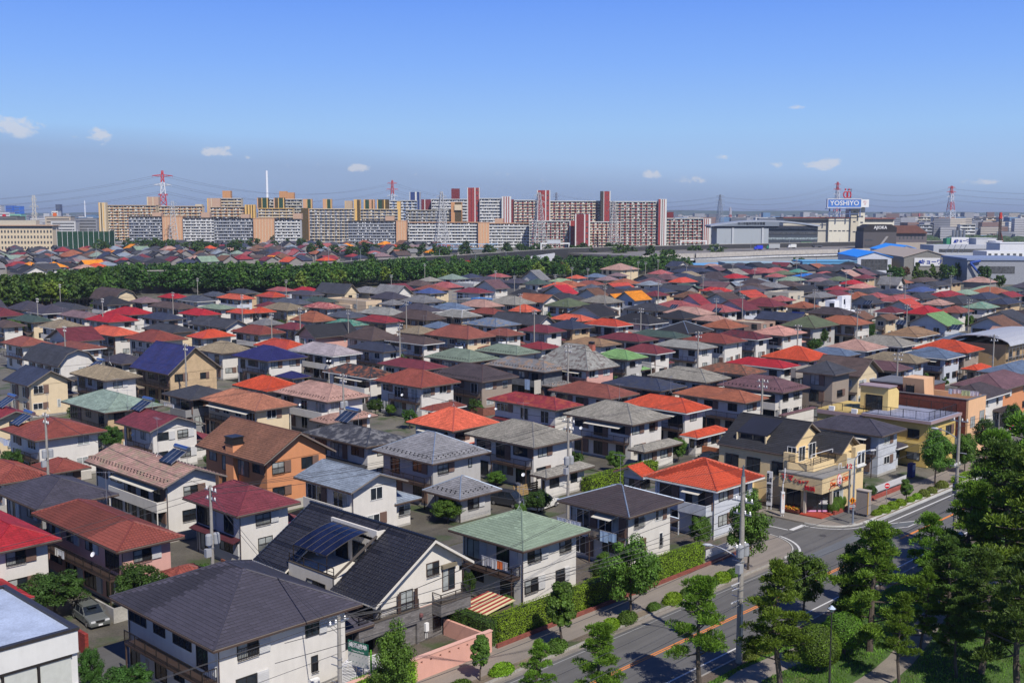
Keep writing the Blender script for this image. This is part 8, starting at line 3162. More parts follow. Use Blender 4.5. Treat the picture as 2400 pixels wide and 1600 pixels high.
# gantries
for (px, py, w, lb) in ((1268,600,22, 'white sign gantry over the road before the low red block'),(1595,592,22, 'white gantry over the road beside the sports hall')):
 u, v = P(px, py, 3)
 rt = root('sign_gantry', lb, 'gantry', (u, v, 0), CAMROT + R(6))
 mb = MB()
 for x in (0, w):
  mb.box(x - .4,-.4,0, x + .4,.4,13)
 mb.box(-.5,-.5,12.3, w + .5,.5,13.2)
 obj('frame', mb, M_WHITE, rt)
 if px < 1300:
  obj('board', MB().box(5,-.8,12.6,15,-.55,15.6), mat('paint', srgb(205,210,215)), rt)
for i, (px, py) in enumerate(((120,600),(225,580),(430,585),(540,600),(770,588),(845,588),(1030,590),(1352,572),(1455,570),(1590,560),(1700,566),(1760,570),(1850,566),(1968,560),(2290,560),(1186,595),(1115,600),(70,608),(530,575),(660,575))):
 u, v = P(px, py, 12)
 rt = root('road_lamp', 'slim pale lamp post along the far road', 'street lamp', (u, v, 0), i, 'lamp posts along the far road')
 mb = MB()
 mb.tube((0,0,0),(0,0,13),.2,.12,6)
 mb.path([(0,0,13),(.6,0,13.8),(2.2,0,14)], .1,5)
 obj('pole', mb, M_STEEL, rt)
def truck(px, py, L_, hh, cab, box, label, flat=False):
 u, v = P(px, py, 6.4)
 rt = root('truck', label, 'truck', (u, v, 6.4), CAMROT + R(6 + 180))
 cm, bm = mat('paint', srgb(*cab, .85)), mat('paint', srgb(*box, .85))
 mb = MB()
 mb.prism([(L_ / 2 - 1.9,-1.2,.6),(L_ / 2,-1.2,.6),(L_ / 2,-1.2,1.6),(L_ / 2 - .25,-1.2,2.8),(L_ / 2 - 1.9,-1.2,2.9)], (0,2.4,0))
 obj('cab', mb, cm, rt)
 obj('windscreen', MB().prism([(L_ / 2 + .02,-1.1,1.65),(L_ / 2 - .22,-1.1,2.65),(L_ / 2 - .22,1.1,2.65),(L_ / 2 + .02,1.1,1.65)], (.03,0,0)), M_GLASS, rt)
 if flat:
  obj('bed', MB().box(-L_ / 2,-1.2,.9, L_ / 2 - 2.1,1.2,1.5), bm, rt)
 else:
  obj('box', MB().box(-L_ / 2,-1.25,.9, L_ / 2 - 2.1,1.25, hh), bm, rt)
 obj('chassis', MB().box(-L_ / 2,-1.0,.5, L_ / 2,1.0,.6), M_BLACK, rt)
 for x in (L_ / 2 - 1.2,-L_ / 2 + 1.5,-L_ / 2 + 2.8):
  for s in (-1,1):
   put('wheel', MB().lathe([(.25,-.15),(.5,-.15),(.5,.15),(.25,.15)], n=10).mesh('wheel', M_BLACK), rt, (x, s * 1.1,.5),(R(90),0,0))
K = 1.25
for a in ((1677,590,9,4.0,(235,235,235),(186,188,190), 'white-cab truck with a silver box, leftmost on the elevated road'),(1726,582,11,3,(190,40,45),(90,90,110), 'flatbed lorry with a red cab on the elevated road', True),
  (1777,586,7,3.8,(40,70,210),(38,60,215), 'bright blue box truck on the elevated road'),(1811,584,11.5,4.4,(40,130,105),(176,180,182), 'long lorry with a green cab and silver box'),
  (1856,582,7,3.6,(235,235,235),(226,228,226), 'small white truck behind the green-cab lorry'),(1886,578,12,4.3,(50,110,50),(44,112,56), 'dark green covered lorry on the elevated road'),
  (1915,580,9,3,(50,55,70),(90,96,110), 'dark flatbed truck right of the green lorry', True),(1948,577,8.5,4.0,(80,84,92),(190,194,200), 'grey-cab truck with a pale box, rightmost of the lorries'),
  (1995,575,4.5,2.2,(120,140,190),(120,140,190), 'small blue grey vehicle by the dark building', True)):
 truck(*a)
# blue footbridge and petrol station roof
rt = root('truss_bridge', 'pale blue steel truss footbridge before the long white block', 'bridge', (*P(1024,592,3),0), CAMROT)
mb = MB()
Lb = 52
for y in (0,3):
 mb.box(0, y, 6.0, Lb, y + .3,6.5)
 mb.box(0, y, 10.0, Lb, y + .3,10.5)
 for i in range(13):
  x = i * 4
  mb.tube((x, y + .15,6.2),(x + 4 if i % 2 else x, y + .15,10.2),.2,.2,4)
  mb.tube((x, y + .15,6.2),(x, y + .15,10.2),.2,.2,4)
obj('truss', mb, mat('paint', srgb(165,200,235)), rt)
obj('pier', MB().box(1,0,0,2.5,3,6).box(Lb - 3,0,0, Lb - 1.5,3,6), M_CONC, rt)
rt = root('canopy', 'bright red flat canopy between the trees in the centre', 'canopy', (*P(1063,613,6),0), CAMROT)
obj('roof', MB().box(0,0,5.4,14,8,6.4), mat('paint', srgb(205,30,36)), rt)
obj('wall', MB().box(.5,1,0,13.5,7,5.4), WHT, rt)
# ---------------------------------------------------------------- the farther housing area and city
FH = MB()
rnd = random.Random(99)
cols_far = ['orange', 'yorange', 'charcoal', 'navy', 'rose', 'crimson', 'charcoal', 'black', 'indigo', 'rust', 'darkbrown', 'greengrey', 'steel', 'darkbrown', 'pinkbrown', 'black', 'maroon', 'rust', 'grey', 'brown', 'charcoal', 'navy', 'black', 'sage', 'mauve']
fmats = {}
bins = {}
wbin = MB()
def small_house(u, v, W, Dp, he, kind, col, pitch):
 mb = bins.setdefault(col, MB())
 for f in roof_faces(kind, 0,0, W, Dp, he, pitch):
  o = f['o'] + Vector((u, v, 0))
  mb.poly([o, o + f['u'] * f['L'], o + f['u'] * (f['L'] - f['Ri']) + f['s'] * f['S'], o + f['u'] * f['Li'] + f['s'] * f['S']],
    [(0,0),(f['L'], 0),(f['L'] - f['Ri'], f['S']),(f['Li'], f['S'])])
 wbin.box(u + .7, v + .7,0, u + W - .7, v + Dp - .7, he)
 if kind == 'U':
  wbin.prism([(u + .7, v + Dp - .7, he),(u + .7, v + .7, he),(u + .7, v + Dp / 2, he + Dp / 2 * pitch - .3)], (W - 1.4,0,0))
 if kind == 'V':
  wbin.prism([(u + .7, v + .7, he),(u + W - .7, v + .7, he),(u + W / 2, v + .7, he + W / 2 * pitch - .3)], (0, Dp - 1.4,0))
# lots between the read-off houses
LIM = [(-80,738),(200,712),(560,700),(760,690),(880,685),(1000,662),(1300,660),(1500,648),(1600,634),(1700,626),(1850,622),(2000,626),(2060,648),(2120,655),(2300,662),(2480,668)]
nfill = nind = 0
rows = []
cand = []
for kblk in range(0,14):
 for off_, dd in ((91.5,13.5),(108.5,14.5)):
  v0 = off_ + 47.2 * kblk
  u0 = -120
  while u0 < 800:
   w = rnd.uniform(8.5,10.5)
   cand.append((u0, v0, w, dd - rnd.uniform(0,2)))
   u0 += 13.4 + rnd.uniform(-.4,.6)
for v0 in (65.2,):
 for u0 in (-20,-5,10,200,215,231,247,262,278,294,310,326,342):
  cand.append((u0, v0,9,10))
cand.sort(key=lambda c: dist(c[0], c[1]))
for (u, v, w, dd) in cand:
 d_ = dist(u, v)
 if d_ < (235 if v > 90 else 150) or 103 < u + w / 2 < 112:
  continue
 px, py = J(u + w / 2, v + dd / 2,6)
 if px < -80 or px > 2480 or py > 1500:
  continue
 if J(u, v, 6)[1] < interp(LIM, px) - 2:
  continue
 hit = False
 for (a, b, c_, e_) in FOOT:
  ox = min(u + w, c_) - max(u, a)
  oy = min(v + dd, e_) - max(v, b)
  if ox > -.6 and oy > -.6:
   hit = True
   break
 if hit:
  continue
 col = rnd.choice(['charcoal', 'darkbrown', 'plum', 'navy', 'black', 'grey', 'rose', 'charcoal', 'brownblack', 'pinkbrown', 'rust', 'indigo', 'greytile', 'maroon'])
 kind = rnd.choice('HHHUHHV')
 if nind < 38 and kind:
  house(u, v, w, dd, col, kind, 5.8, rnd.uniform(.38,.5))
  nind += 1
 else:
  small_house(u, v, w, dd, 5.8, kind, col, rnd.uniform(.36,.5))
  FOOT.append((u, v, u + w, v + dd))
  nfill += 1
print('fill', nind, nfill, 'houses', len(HOUSES))
# second housing area behind the tree belt
for y in range(556,626,3):
 x = -40 + rnd.uniform(0,20)
 while x < 1500:
  hi = interp([(-60,560),(270,562),(600,563),(1010,570),(1100,575),(1300,700)], x)
  lo = interp([(-60,640),(330,618),(600,605),(690,612),(900,598),(1010,590),(1100,580),(1300,500)], x)
  if hi < y < lo:
   u, v = P(x + rnd.uniform(-5,5), y, 5.8)
   w, dd = rnd.uniform(10,15), rnd.uniform(9,13)
   if not any(a - .5 < u + w and c_ + .5 > u and b - .5 < v + dd and e_ + .5 > v for (a, b, c_, e_) in FOOT[-90:]):
    small_house(u, v, w, dd, 4.6, rnd.choice('HHHHUV'), rnd.choice(cols_far), rnd.uniform(.42,.62))
    FOOT.append((u, v, u + w, v + dd))
  x += rnd.uniform(17,25)
me = None
mbs = MB()
slots = []
for col, b in bins.items():
 k = len(mbs.v)
 mbs.v += b.v
 for f in b.f:
  slots.append(len(fmats))
  mbs.f.append(tuple(i + k for i in f))
 mbs.uv += b.uv
 fmats[col] = mat('slate', lin(RC[col], KR))
k = len(mbs.v)
mbs.v += wbin.v
for f in wbin.f:
 slots.append(len(fmats))
 mbs.f.append(tuple(i + k for i in f))
mbs.uv += wbin.uv
mesh = mbs.mesh('distant_houses', None)
for m in fmats.values():
 mesh.materials.append(m)
mesh.materials.append(mat('stucco', srgb(150,146,142,.85)))
mesh.polygons.foreach_set('material_index', slots)
tag(put('distant_houses', mesh), 'mass of small far houses with orange, dark and red roofs behind the tree belt', 'houses', None, 'stuff')
for i, (px, py, col, kind, w, lb) in enumerate([(52,641, 'black', 'V', 14, 'big black mansard house at the left edge behind the trees'),(88,632, 'charcoal', 'U', 13, 'black-roofed tan gabled house beside the orange roof at left'),
            (112,627, 'yorange', 'H', 12, 'white house with an orange hip roof just behind the tree belt at left'),(345,590, 'charcoal', 'H', 14, 'grey hip-roofed house behind the belt, left of centre'),
            (355,617, 'black', 'H', 14, 'black hip-roofed house with a grey wall directly behind the tree belt')]):
 u, v = P(px, py, 5.8)
 h = house(u, v, w, 12, col, kind, 5.8,.5)
 h['label'] = lb
 LABELS.setdefault(lb, []).append(h)
 HOUSES[-1]['fixed'] = True
# far city: hundreds of small blocks
cb = {}
rnd = random.Random(3)
CC = [(215,215,215),(196,196,200),(170,172,178),(205,195,180),(150,152,160),(232,232,232),(180,165,150),(120,126,138),(150,120,110),(110,150,190)]
ncity = 0
for i in range(5200):
 Z = 1500 + 6500 * rnd.random() ** 1.5
 px = rnd.uniform(-80,2480)
 if px < 1660 and 230 < px and Z < 1900:
  continue
 if 1660 < px < 2110 and Z < 1600:
  continue
 w, d_, h = rnd.uniform(8,34), rnd.uniform(10,20), rnd.choice([7,8,9,12,15,18,24,30])
 if Z > 2600 and rnd.random() < .06:
  h = rnd.uniform(30,42)
 u, v = place_px(px, Z)
 c = rnd.choice(CC)
 mb = cb.setdefault(c, MB())
 a = rnd.uniform(-.4,.4) + CAMROT
 ca, sa = math.cos(a), math.sin(a)
 P4 = [(0,0),(w, 0),(w, d_),(0, d_)]
 n = len(mb.v)
 for z in (0, h):
  for (x, y) in P4:
   mb.v.append((u + x * ca - y * sa, v + x * sa + y * ca, z))
 for f in ((4,5,6,7),(0,1,5,4),(1,2,6,5),(2,3,7,6),(3,0,4,7)):
  mb.f.append(tuple(n + i for i in f))
  mb.uv.append(None)
 ncity += 1
mbs = MB()
slots = []
for i, (c, b) in enumerate(cb.items()):
 k = len(mbs.v)
 mbs.v += b.v
 mbs.f += [tuple(i_ + k for i_ in f) for f in b.f]
 mbs.uv += b.uv
 slots += [i] * len(b.f)
mesh = mbs.mesh('distant_city', None)
for c in cb:
 mm, nt2, b2 = newmat('far_facade')
 tc = N(nt2, 'ShaderNodeTexCoord')
 so = N(nt2, 'ShaderNodeSeparateXYZ')
 nt2.links.new(tc.outputs['Object'], so.inputs[0])
 st = M(nt2, 'GREATER_THAN', M(nt2, 'FRACT', M(nt2, 'DIVIDE', so.outputs[2], 3.1)),.55)
 g = N(nt2, 'ShaderNodeNewGeometry')
 sn = N(nt2, 'ShaderNodeSeparateXYZ')
 nt2.links.new(g.outputs['Normal'], sn.inputs[0])
 side = M(nt2, 'LESS_THAN', sn.outputs[2], .5)
 f = M(nt2, 'MULTIPLY', M(nt2, 'MULTIPLY', st, side),.6)
 mx = N(nt2, 'ShaderNodeMix', data_type='RGBA')
 nt2.links.new(f, mx.inputs[0])
 mx.inputs[6].default_value = (*srgb(*c, .85),1)
 mx.inputs[7].default_value = (.08,.09,.11,1)
 nt2.links.new(mx.outputs[2], b2.inputs['Base Color'])
 mesh.materials.append(mm)
mesh.polygons.foreach_set('material_index', slots)
tag(put('distant_city', mesh), 'hazy distant city of pale blocks reaching to the horizon', 'city', None, 'stuff')
# larger distant blocks one can tell apart
for i, (x0, x1, ty, Z, c, lb) in enumerate(((2120,2175,508,2300, 'greige', 'pale far block left of the right pylon'),(2200,2245,508,2400, 'white', 'white far apartment block behind the right pylon'),
           (2250,2300,511,2300, 'grey', 'grey blue far apartment block right of the pylon'),(2305,2340,509,2200, 'beige', 'beige far apartment tower left of the piling rig'),
           (2345,2430,511,2100, 'greige', 'long far apartment block behind the piling rig'),(2245,2280,525,1500, 'white', 'white mid-distance block with balconies above the silver silos'),
           (2150,2180,526,1500, 'grey', 'dark slatted block right of the AJIOKA building'),(2385,2395,504,1900, 'white', 'slim white tower at the right edge'))):
 slab_block(x0, x1, ty, Z, lb, c, None, c, c, bay=9, group='far blocks at the right', roofc=c, prob=.1)
for i, (x0, x1, ty, Z, c, lb) in enumerate(((0,10,482,2400,(215,215,215), 'white far tower at the left edge'),(22,38,483,2600,(50,110,215), 'bright blue sheeted building in the far city, left'),(40,55,484,2605,(60,125,225), 'second bright blue sheeted building in the far city'),
           (138,148,480,2900,(70,84,120), 'dark blue glass office tower in the far city'),(5,30,498,1900,(225,225,228), 'white shop with a red mark on its sign box, far left'),(128,142,495,1900,(235,235,235), 'white tower carrying an orange mark, far left'),
           (30,56,502,1850,(140,200,175), 'pale green flat building, far left'),(112,170,508,1500,(200,185,165), 'tan parking building at the left'),(125,180,518,1450,(205,205,205), 'white stepped building behind the green net'),
           (180,235,512,1480,(150,152,158), 'grey building with red roofs left of the cream end tower'),(0,50,508,1500,(120,118,116), 'dark parking deck at the left edge'))):
 r2, W, H = fac(x0, x1, ty, Z, 'building', lb, 'building', rnd.uniform(-8,8))
 obj('wall', MB().box(0,0,0, W, 20, H), mat('stucco', srgb(*c, .85)), r2)
 obj('roof', MB().box(-.3,-.3, H, W + .3,20.3, H + .5), mat('stucco', srgb(*[int(q * .85) for q in c], .85)), r2)
 for k in range(4):
  obj('window', MB().box(W * .06,-.1, H - 4 - k * 4, W * .94,-.02, H - 2.4 - k * 4), M_DARKW, r2)
 if 'red mark' in lb or 'orange mark' in lb:
  obj('emblem', MB().tube((W * .5,-.6, H - 6),(W * .5,-.3, H - 6),3.4,3.4,16), RED if 'red' in lb else mat('paint', srgb(235,110,30)), r2)
# low wooded hills and far greenery
mb = MB()
rnd = random.Random(8)
for i in range(900):
 Z = rnd.uniform(1700,6500)
 px = rnd.uniform(-60,2460)
 u, v = place_px(px, Z)
 r = rnd.uniform(14,38)
 mb.lathe([(r, 0),(r * .9,5),(r * .5,9),(r * .1,10.5)], (u, v, 0),7,(1, rnd.uniform(.5,1)))
for i in range(160):
 px, Z = rnd.uniform(2120,2480), rnd.uniform(1000,1650)
 u, v = place_px(px, Z)
 r = rnd.uniform(8,18)
 mb.lathe([(r, 0),(r * .9,4),(r * .5,7),(r * .1,8)], (u, v, 0),7,(1, rnd.uniform(.5,1)))
tag(obj('distant_trees', mb, mat('grass', (.04,.075,.025))), 'dark patches of greenery in the far city', 'trees', None, 'stuff')
for i, (cx, h_, w) in enumerate(((300,55,2600),(900,60,2600),(1750,75,2400),(2300,60,2600))):
 mb = MB()
 n = 40
 u, v = place_px(cx, 9000)
 rr = random.Random(i)
 prof = [h_ * (.5 + .5 * math.sin(math.pi * k / n)) * rr.uniform(.85,1.0) for k in range(n + 1)]
 pr = [(-w + 2 * w * k / n) for k in range(n + 1)]
 for k in range(n):
  a = [(pr[k], 0,0),(pr[k + 1], 0,0),(pr[k + 1], 350, prof[k + 1]),(pr[k], 350, prof[k])]
  mb.quad(*a)
  mb.quad((pr[k], 350, prof[k]),(pr[k + 1], 350, prof[k + 1]),(pr[k + 1], 1200,0),(pr[k], 1200,0))
 o = obj('hills', mb, mat('grass', (.05,.08,.04)), None, loc=(u, v, 0), rot=CAMROT)
 o['kind'] = 'structure'
# ---------------------------------------------------------------- haze
hz_ = D.materials.new('haze')
hz_.use_nodes = True
nt3 = hz_.node_tree
nt3.nodes.clear()
ov_ = N(nt3, 'ShaderNodeOutputMaterial')
pv = N(nt3, 'ShaderNodeVolumePrincipled')
pv.inputs['Color'].default_value = (.72,.82,.97,1)
pv.inputs['Density'].default_value = HAZE
pv.inputs['Anisotropy'].default_value = .2
nt3.links.new(pv.outputs[0], ov_.inputs['Volume'])
hb = MB()
hb.box(-9500,-9500,-1.1,16500,16500,125)
tag(obj('haze', hb, hz_), 'thin blue air haze over the whole district', 'haze', None, 'stuff')
# ---------------------------------------------------------------- foliage
rg = np.random.default_rng(11)
M_LEAF = mat('leaf', (.095,.190,.026))
M_LEAFD = mat('leaf', (.055,.118,.022))
M_LEAFY = mat('leaf', (.15,.20,.028))
M_LEAFR = mat('leaf', (.11,.060,.025))
M_PINE = mat('needle', (.135,.235,.024), sc=.8)
M_PINED = mat('needle', (.085,.155,.026), sc=.7)
M_HEDGE = mat('leaf', (.20,.34,.018), sc=1.6)
M_HEDGED = mat('leaf', (.07,.14,.02), sc=1.6)
M_BARK = mat('bark', (.085,.065,.05))
def rand_dirs(n):
 v = rg.normal(size=(n, 3))
 return v / np.linalg.norm(v, axis=1, keepdims=True)
def leaf_quads(c, size, nrm=None, aspect=1.0, jitter=.8):
 """small quads at centres c (n,3), oriented about nrm with jitter"""
 n = len(c)
 d = rand_dirs(n)
 if nrm is not None:
  d = nrm + d * jitter
  d /= np.linalg.norm(d, axis=1, keepdims=True)
 t = np.cross(d, rand_dirs(n))
 t /= np.linalg.norm(t, axis=1, keepdims=True) + 1e-9
 b = np.cross(d, t)
 s = size * rg.uniform(.6,1.35,(n, 1))
 t, b = t * s, b * s * aspect
 return np.stack([c - t - b * .4, c + t * .2 - b, c + t + b * .4, c - t * .2 + b], axis=1)
def crown_mesh(name, m, R_, H, z0, clumps, per, size, squash=1.0, seed=0, shape='round', clump_r=.34, holes=.0):
 """crown of leaf clumps filling a volume: uneven outline, gaps"""
 global rg
 rg = np.random.default_rng(seed)
 pts = []
 for i in range(clumps):
  d = rand_dirs(1)[0]
  r = rg.uniform(.35,1.0) ** .6
  if shape == 'cone':
   h = rg.uniform(0,1)
   rad = R_ * (1 - h) ** .8 * (.5 + .5 * rg.uniform())
   a = rg.uniform(0,2 * math.pi)
   c = np.array([rad * math.cos(a), rad * math.sin(a), z0 + h * H])
  else:
   c = np.array([d[0] * R_ * r, d[1] * R_ * r, z0 + H / 2 + d[2] * H / 2 * r])
   if shape == 'ovoid':
    k = (c[2] - z0) / H
    f = 1.15 - .55 * k
    c[0] *= f
    c[1] *= f
  pts.append(c)
 out = []
 for c in pts:
  cr = R_ * clump_r * rg.uniform(.6,1.3)
  d = rand_dirs(per)
  rr = cr * rg.uniform(.55,1.0,(per, 1))
  q = c + d * rr * np.array([1,1,.72])
  nn = d + np.array([0,0,.35])
  out.append(leaf_quads(q, size, nn, .8,.7))
 V = np.concatenate(out)
 return np_quads(name, V, m)
def trunk_mesh(H, r, limbs=6, R_=2.0, lean=0.0, seed=0, top=.95, curve=.0):
 rnd = random.Random(seed)
 mb = MB()
 n = 7
 pts = []
 for i in range(n + 1):
  t = i / n
  pts.append(Vector((lean * t + curve * math.sin(t * 5 + seed) * .5, curve * math.cos(t * 4 + seed) * .3 * t, H * top * t)))
 for i in range(n):
  mb.tube(pts[i], pts[i + 1], r * (1 - .75 * i / n), r * (1 - .75 * (i + 1) / n),7, cap=(i in (0, n - 1)))
 for k in range(limbs):
  t = rnd.uniform(.35,.95)
  p = pts[min(n - 1, int(t * n))]
  a = rnd.uniform(0,6.28)
  l = R_ * rnd.uniform(.5,.95) * (1.1 - t * .6)
  q = p + Vector((math.cos(a) * l, math.sin(a) * l, l * rnd.uniform(.15,.6)))
  mid = p.lerp(q, .5) + Vector((0,0,-l * .06))
  mb.tube(p, mid, r * .32, r * .2,5)
  mb.tube(mid, q, r * .2, r * .08,5)
 return mb, pts
def pine_meshes(H, R_, seed, m=None, tufts=60, limbs=24, nlen=.30, base=.34):
 """Japanese black pine: curved trunk, limbs in open tiers, flat pads of needles"""
 global rg
 rg = np.random.default_rng(seed)
 rnd = random.Random(seed)
 mb, pts = trunk_mesh(H, .17 + H * .008,0, R_, rnd.uniform(-.7,.7), seed, .97,.55)
 n = len(pts) - 1
 cs = []
 for k in range(limbs):
  t = base + (1 - base) * (k + rnd.uniform(0,.7)) / limbs
  f = min(t, .999) * n
  p = pts[int(f)].lerp(pts[min(n, int(f) + 1)], f - int(f))
  a = k * 2.4 + rnd.uniform(-.5,.5)
  rr = R_ * (1.05 - (max(0, t - base) / (1 - base)) ** 1.6 * .85) * rnd.uniform(.55,1.1)
  q = p + Vector((math.cos(a) * rr, math.sin(a) * rr, rr * rnd.uniform(-.05,.38)))
  mid = p.lerp(q, .5) + Vector((0,0,-rr * .05))
  if rr > .8:
   mb.tube(p, mid, .07,.045,5)
   mb.tube(mid, q, .045,.02,4)
  for j in range(max(2, int(rr * 1.7))):
   s = .38 + .62 * (j + .6) / max(2, int(rr * 1.7))
   c = p.lerp(q, min(1, s)) + Vector((rnd.uniform(-.35,.35), rnd.uniform(-.35,.35), rnd.uniform(.0,.25)))
   cs.append((c, rnd.uniform(.42,.8)))
 for j in range(3):
  cs.append((pts[-1] + Vector((rnd.uniform(-.3,.3), rnd.uniform(-.3,.3),-j * .4)),.5))
 out = []
 for c, r in cs:
  d = rand_dirs(tufts)
  d[:, 2] = np.abs(d[:, 2]) * .9 - .15
  q = np.array(c) + d * r * rg.uniform(.5,1.0,(tufts, 1)) * np.array([1,1,.6])
  for k in range(3):
   ax = d * .7 + rand_dirs(tufts) * .75 + np.array([0,0,.55])
   ax /= np.linalg.norm(ax, axis=1, keepdims=True)
   sd = np.cross(ax, rand_dirs(tufts))
   sd /= np.linalg.norm(sd, axis=1, keepdims=True) + 1e-9
   L_ = nlen * rg.uniform(.7,1.2,(tufts, 1))
   w = .034
   out.append(np.stack([q - sd * w * .4, q + sd * w * .4, q + ax * L_ + sd * w, q + ax * L_ - sd * w], axis=1))
 return mb.mesh('trunk', M_BARK), np_quads('crown', np.concatenate(out), m or M_PINE)
def plant(name, label, cat, loc, tm, cm, rot=0, scale=1.0, group=None):
 rt = root(name, label, cat, loc, rot, group, scale)
 if tm:
  put('trunk', tm, rt)
 put('crown', cm, rt)
 return rt
PINES = [pine_meshes(10,2.7,3, tufts=78, limbs=24), pine_meshes(10,2.5,5, tufts=74, limbs=27, base=.25), pine_meshes(10,3.0,9, M_PINED, tufts=74, limbs=24, base=.3),
  pine_meshes(10,3.1,14, tufts=76, limbs=26, base=.2)]
BROAD = []
for i, (m, R_, H, sh) in enumerate(((M_LEAF, 2.4,4.8, 'ovoid'),(M_LEAF, 2.0,3.6, 'round'),(M_LEAFD, 2.3,4.2, 'round'),(M_LEAF, 1.2,3.2, 'ovoid'))):
 mb, _ = trunk_mesh(1.8 + H * .7,.13,9, R_, .2,20 + i, .95,.2)
 BROAD.append((mb.mesh('trunk', M_BARK), crown_mesh('crown', m, R_, H, 1.7,62,230,.088, seed=30 + i, shape=sh)))
# park pines: base x, base y, top y, variant, spread, label
PK = [(1640,1625,1352,0,1.05, 'tall pine in front of the road centre line, left of the large concrete utility pole'),
 (1822,1622,1322,1,1.1, 'pine with open tiers just right of the large concrete utility pole'),
 (2040,1525,1232,3,1.2, 'broad thick-trunked pine standing on the lawn behind the clipped round shrubs'),
 (2108,1612,1390,0,.8, 'leaning pine beside the paved patch of the park path'),
 (2219,1506,1262,2,1.15, 'dark pine beside the park path, right of the thick-trunked pine'),
 (2302,1580,1290,2,1.2, 'dark tall pine in the lower right corner of the park'),
 (2175,1440,1203,1,1.0, 'pine at the road edge in front of the bus bay marking'),
 (2270,1440,1130,0,1.1, 'tall pine right of the second concrete utility pole'),
 (2345,1430,1040,2,1.3, 'very tall pine near the right edge above the street sign'),
 (2390,1500,1060,3,1.3, 'tallest pine cut by the right edge of the photo'),
 (2385,1660,1300,2,1.2, 'dark pine in the bottom right corner'),
 (1408,1690,1462,0,1.1, 'bright green pine at the bottom edge before the road'),
 (1262,1700,1505,1,.95, 'small bright pine at the bottom edge, left of the other road pines'),
 (2330,1330,1010,1,1.0, 'pine leaning over the pavement near the two helmeted cyclists'),
 (2240,1590,1400,2,.9, 'low shaded pine between the park path pines'),
 (2420,1400,960,0,1.2, 'pine whose crown enters at the right edge beside the brick flat-roofed house'),
 (2160,1530,1330,3,.75, 'spreading pine over the winding path')]
for i, (bx_, by_, ty_, k, sp, lb) in enumerate(PK):
 u, v, h = hpx(bx_, by_, ty_)
 s = h / 10
 sp *= .92 if h < 11 else .84
 plant('pine_tree', lb, 'pine tree', (u, v, 0), *PINES[k], rot=i * 1.7, scale=(s * sp, s * sp, s), group='pines in the park strip')
# broadleaf street and garden trees: base x, y, top y, width px, variant
BT = [(1126,1597,1472,54,3, 'slender young street tree tied to stakes before the pink garden wall'),
 (1314,1518,1344,82,3, 'staked street tree before the clipped hedge of the green-roofed house'),
 (1477,1451,1239,160,0, 'large leafy street tree between the green and dark brown roofed houses'),
 (1752,1337,1143,126,0, 'dense street tree behind the large concrete utility pole'),
 (2193,1137,992,98,0, 'street tree in front of the yellow flat-roofed house'),
 (2123,1181,1115,34,3, 'very small street tree beside the white picket fence'),
 (925,1665,1443,128,0, 'leafy tree before the balcony house at the bottom of the photo'),
 (1884,1445,1284,120,1, 'broadleaf tree on the near roadside right of the big pole'),
 (2000,1490,1255,90,2, 'broadleaf tree between the roadside pines'),
 (2060,1440,1215,70,2, 'slim dark tree by the bus bay'),
 (1990,1500,1405,85,2, 'dark bushy tree behind the round clipped shrubs'),
 (130,1450,1335,170,2, 'wide garden tree beside the parked estate car'),
 (322,1440,1318,140,2, 'dark clipped tree in front of the pink-walled house'),
 (215,1640,1512,70,2, 'sparse tree at the bottom left by the white flat-roofed building'),
 (300,1660,1555,150,2, 'low spreading tree at the bottom edge before the indigo roof'),
 (1098,1420,1335,40,2, 'narrow tree between the tiled house and the green-roofed house'),
 (1190,1440,1390,34,1, 'small bush tree by the striped red shed roof'),
 (1050,1225,1165,90,1, 'garden shrubs beside the slate annexe'),
 (1640,1290,1205,62,1, 'garden pine in front of the orange-roofed house by the road'),
 (1590,1085,1022,44,1, 'round tree between the kawara and orange annexes'),
 (1164,1140,1102,54,1, 'ochre cloud-pruned tree beside the grey slate house'),
 (1108,970,932,30,2, 'dense dark tree beside the bright salmon roof'),
 (690,1130,1072,44,2, 'slender tree against the orange gable wall'),
 (880,975,932,44,2, 'dark garden tree left of the terracotta annexe'),
 (915,975,945,30,1, 'rust-tinged round garden tree'),
 (262,1062,995,66,2, 'dark tree between the terracotta and maroon roofs'),
 (30,1125,1050,70,2, 'spiky cabbage-palm like tree at the left edge'),
 (60,1130,1095,50,1, 'light green bush left of the concrete pole'),
 (30,800,745,80,1, 'bushy tree at the left edge beside the tan roofs'),
 (60,770,748,50,1, 'bushy tree in front of the green-grey roof at the left edge'),
 (1925,815,765,38,2, 'dark tree before the olive roof with solar panels'),
 (1975,805,755,26,2, 'dark tree right of the olive solar-panel roof'),
 (1893,815,790,22,2, 'small dark tree left of the olive solar-panel roof'),
 (2040,795,757,24,2, 'dark tree before the brown gabled house'),
 (2275,880,845,32,2, 'dark tree beside the low orange roof at right'),
 (1545,725,700,24,2, 'tree before the maroon roof, centre distance'),
 (2260,1110,1010,60,1, 'open street tree before the brick flat-roofed house'),
 (2310,1085,975,66,2, 'pine-like street tree before the peach end wall'),
 (2370,1040,940,50,2, 'street tree far along the pavement at right'),
 (2300,910,880,40,1, 'tree behind the brick flat-roofed house'),
 (2270,775,735,28,1, 'small tree beside the lime gabled roof'),
 (1920,960,925,46,2, 'tree between the plum roof and the indigo roof'),
 (1440,880,862,24,1, 'pale thin tree before the mottled grey roof'),
 (2010,1165,1115,44,2, 'dense shrub behind the clinic sign pole'),
 (2040,1170,1135,36,2, 'round shrub by the traffic controller cabinet')]
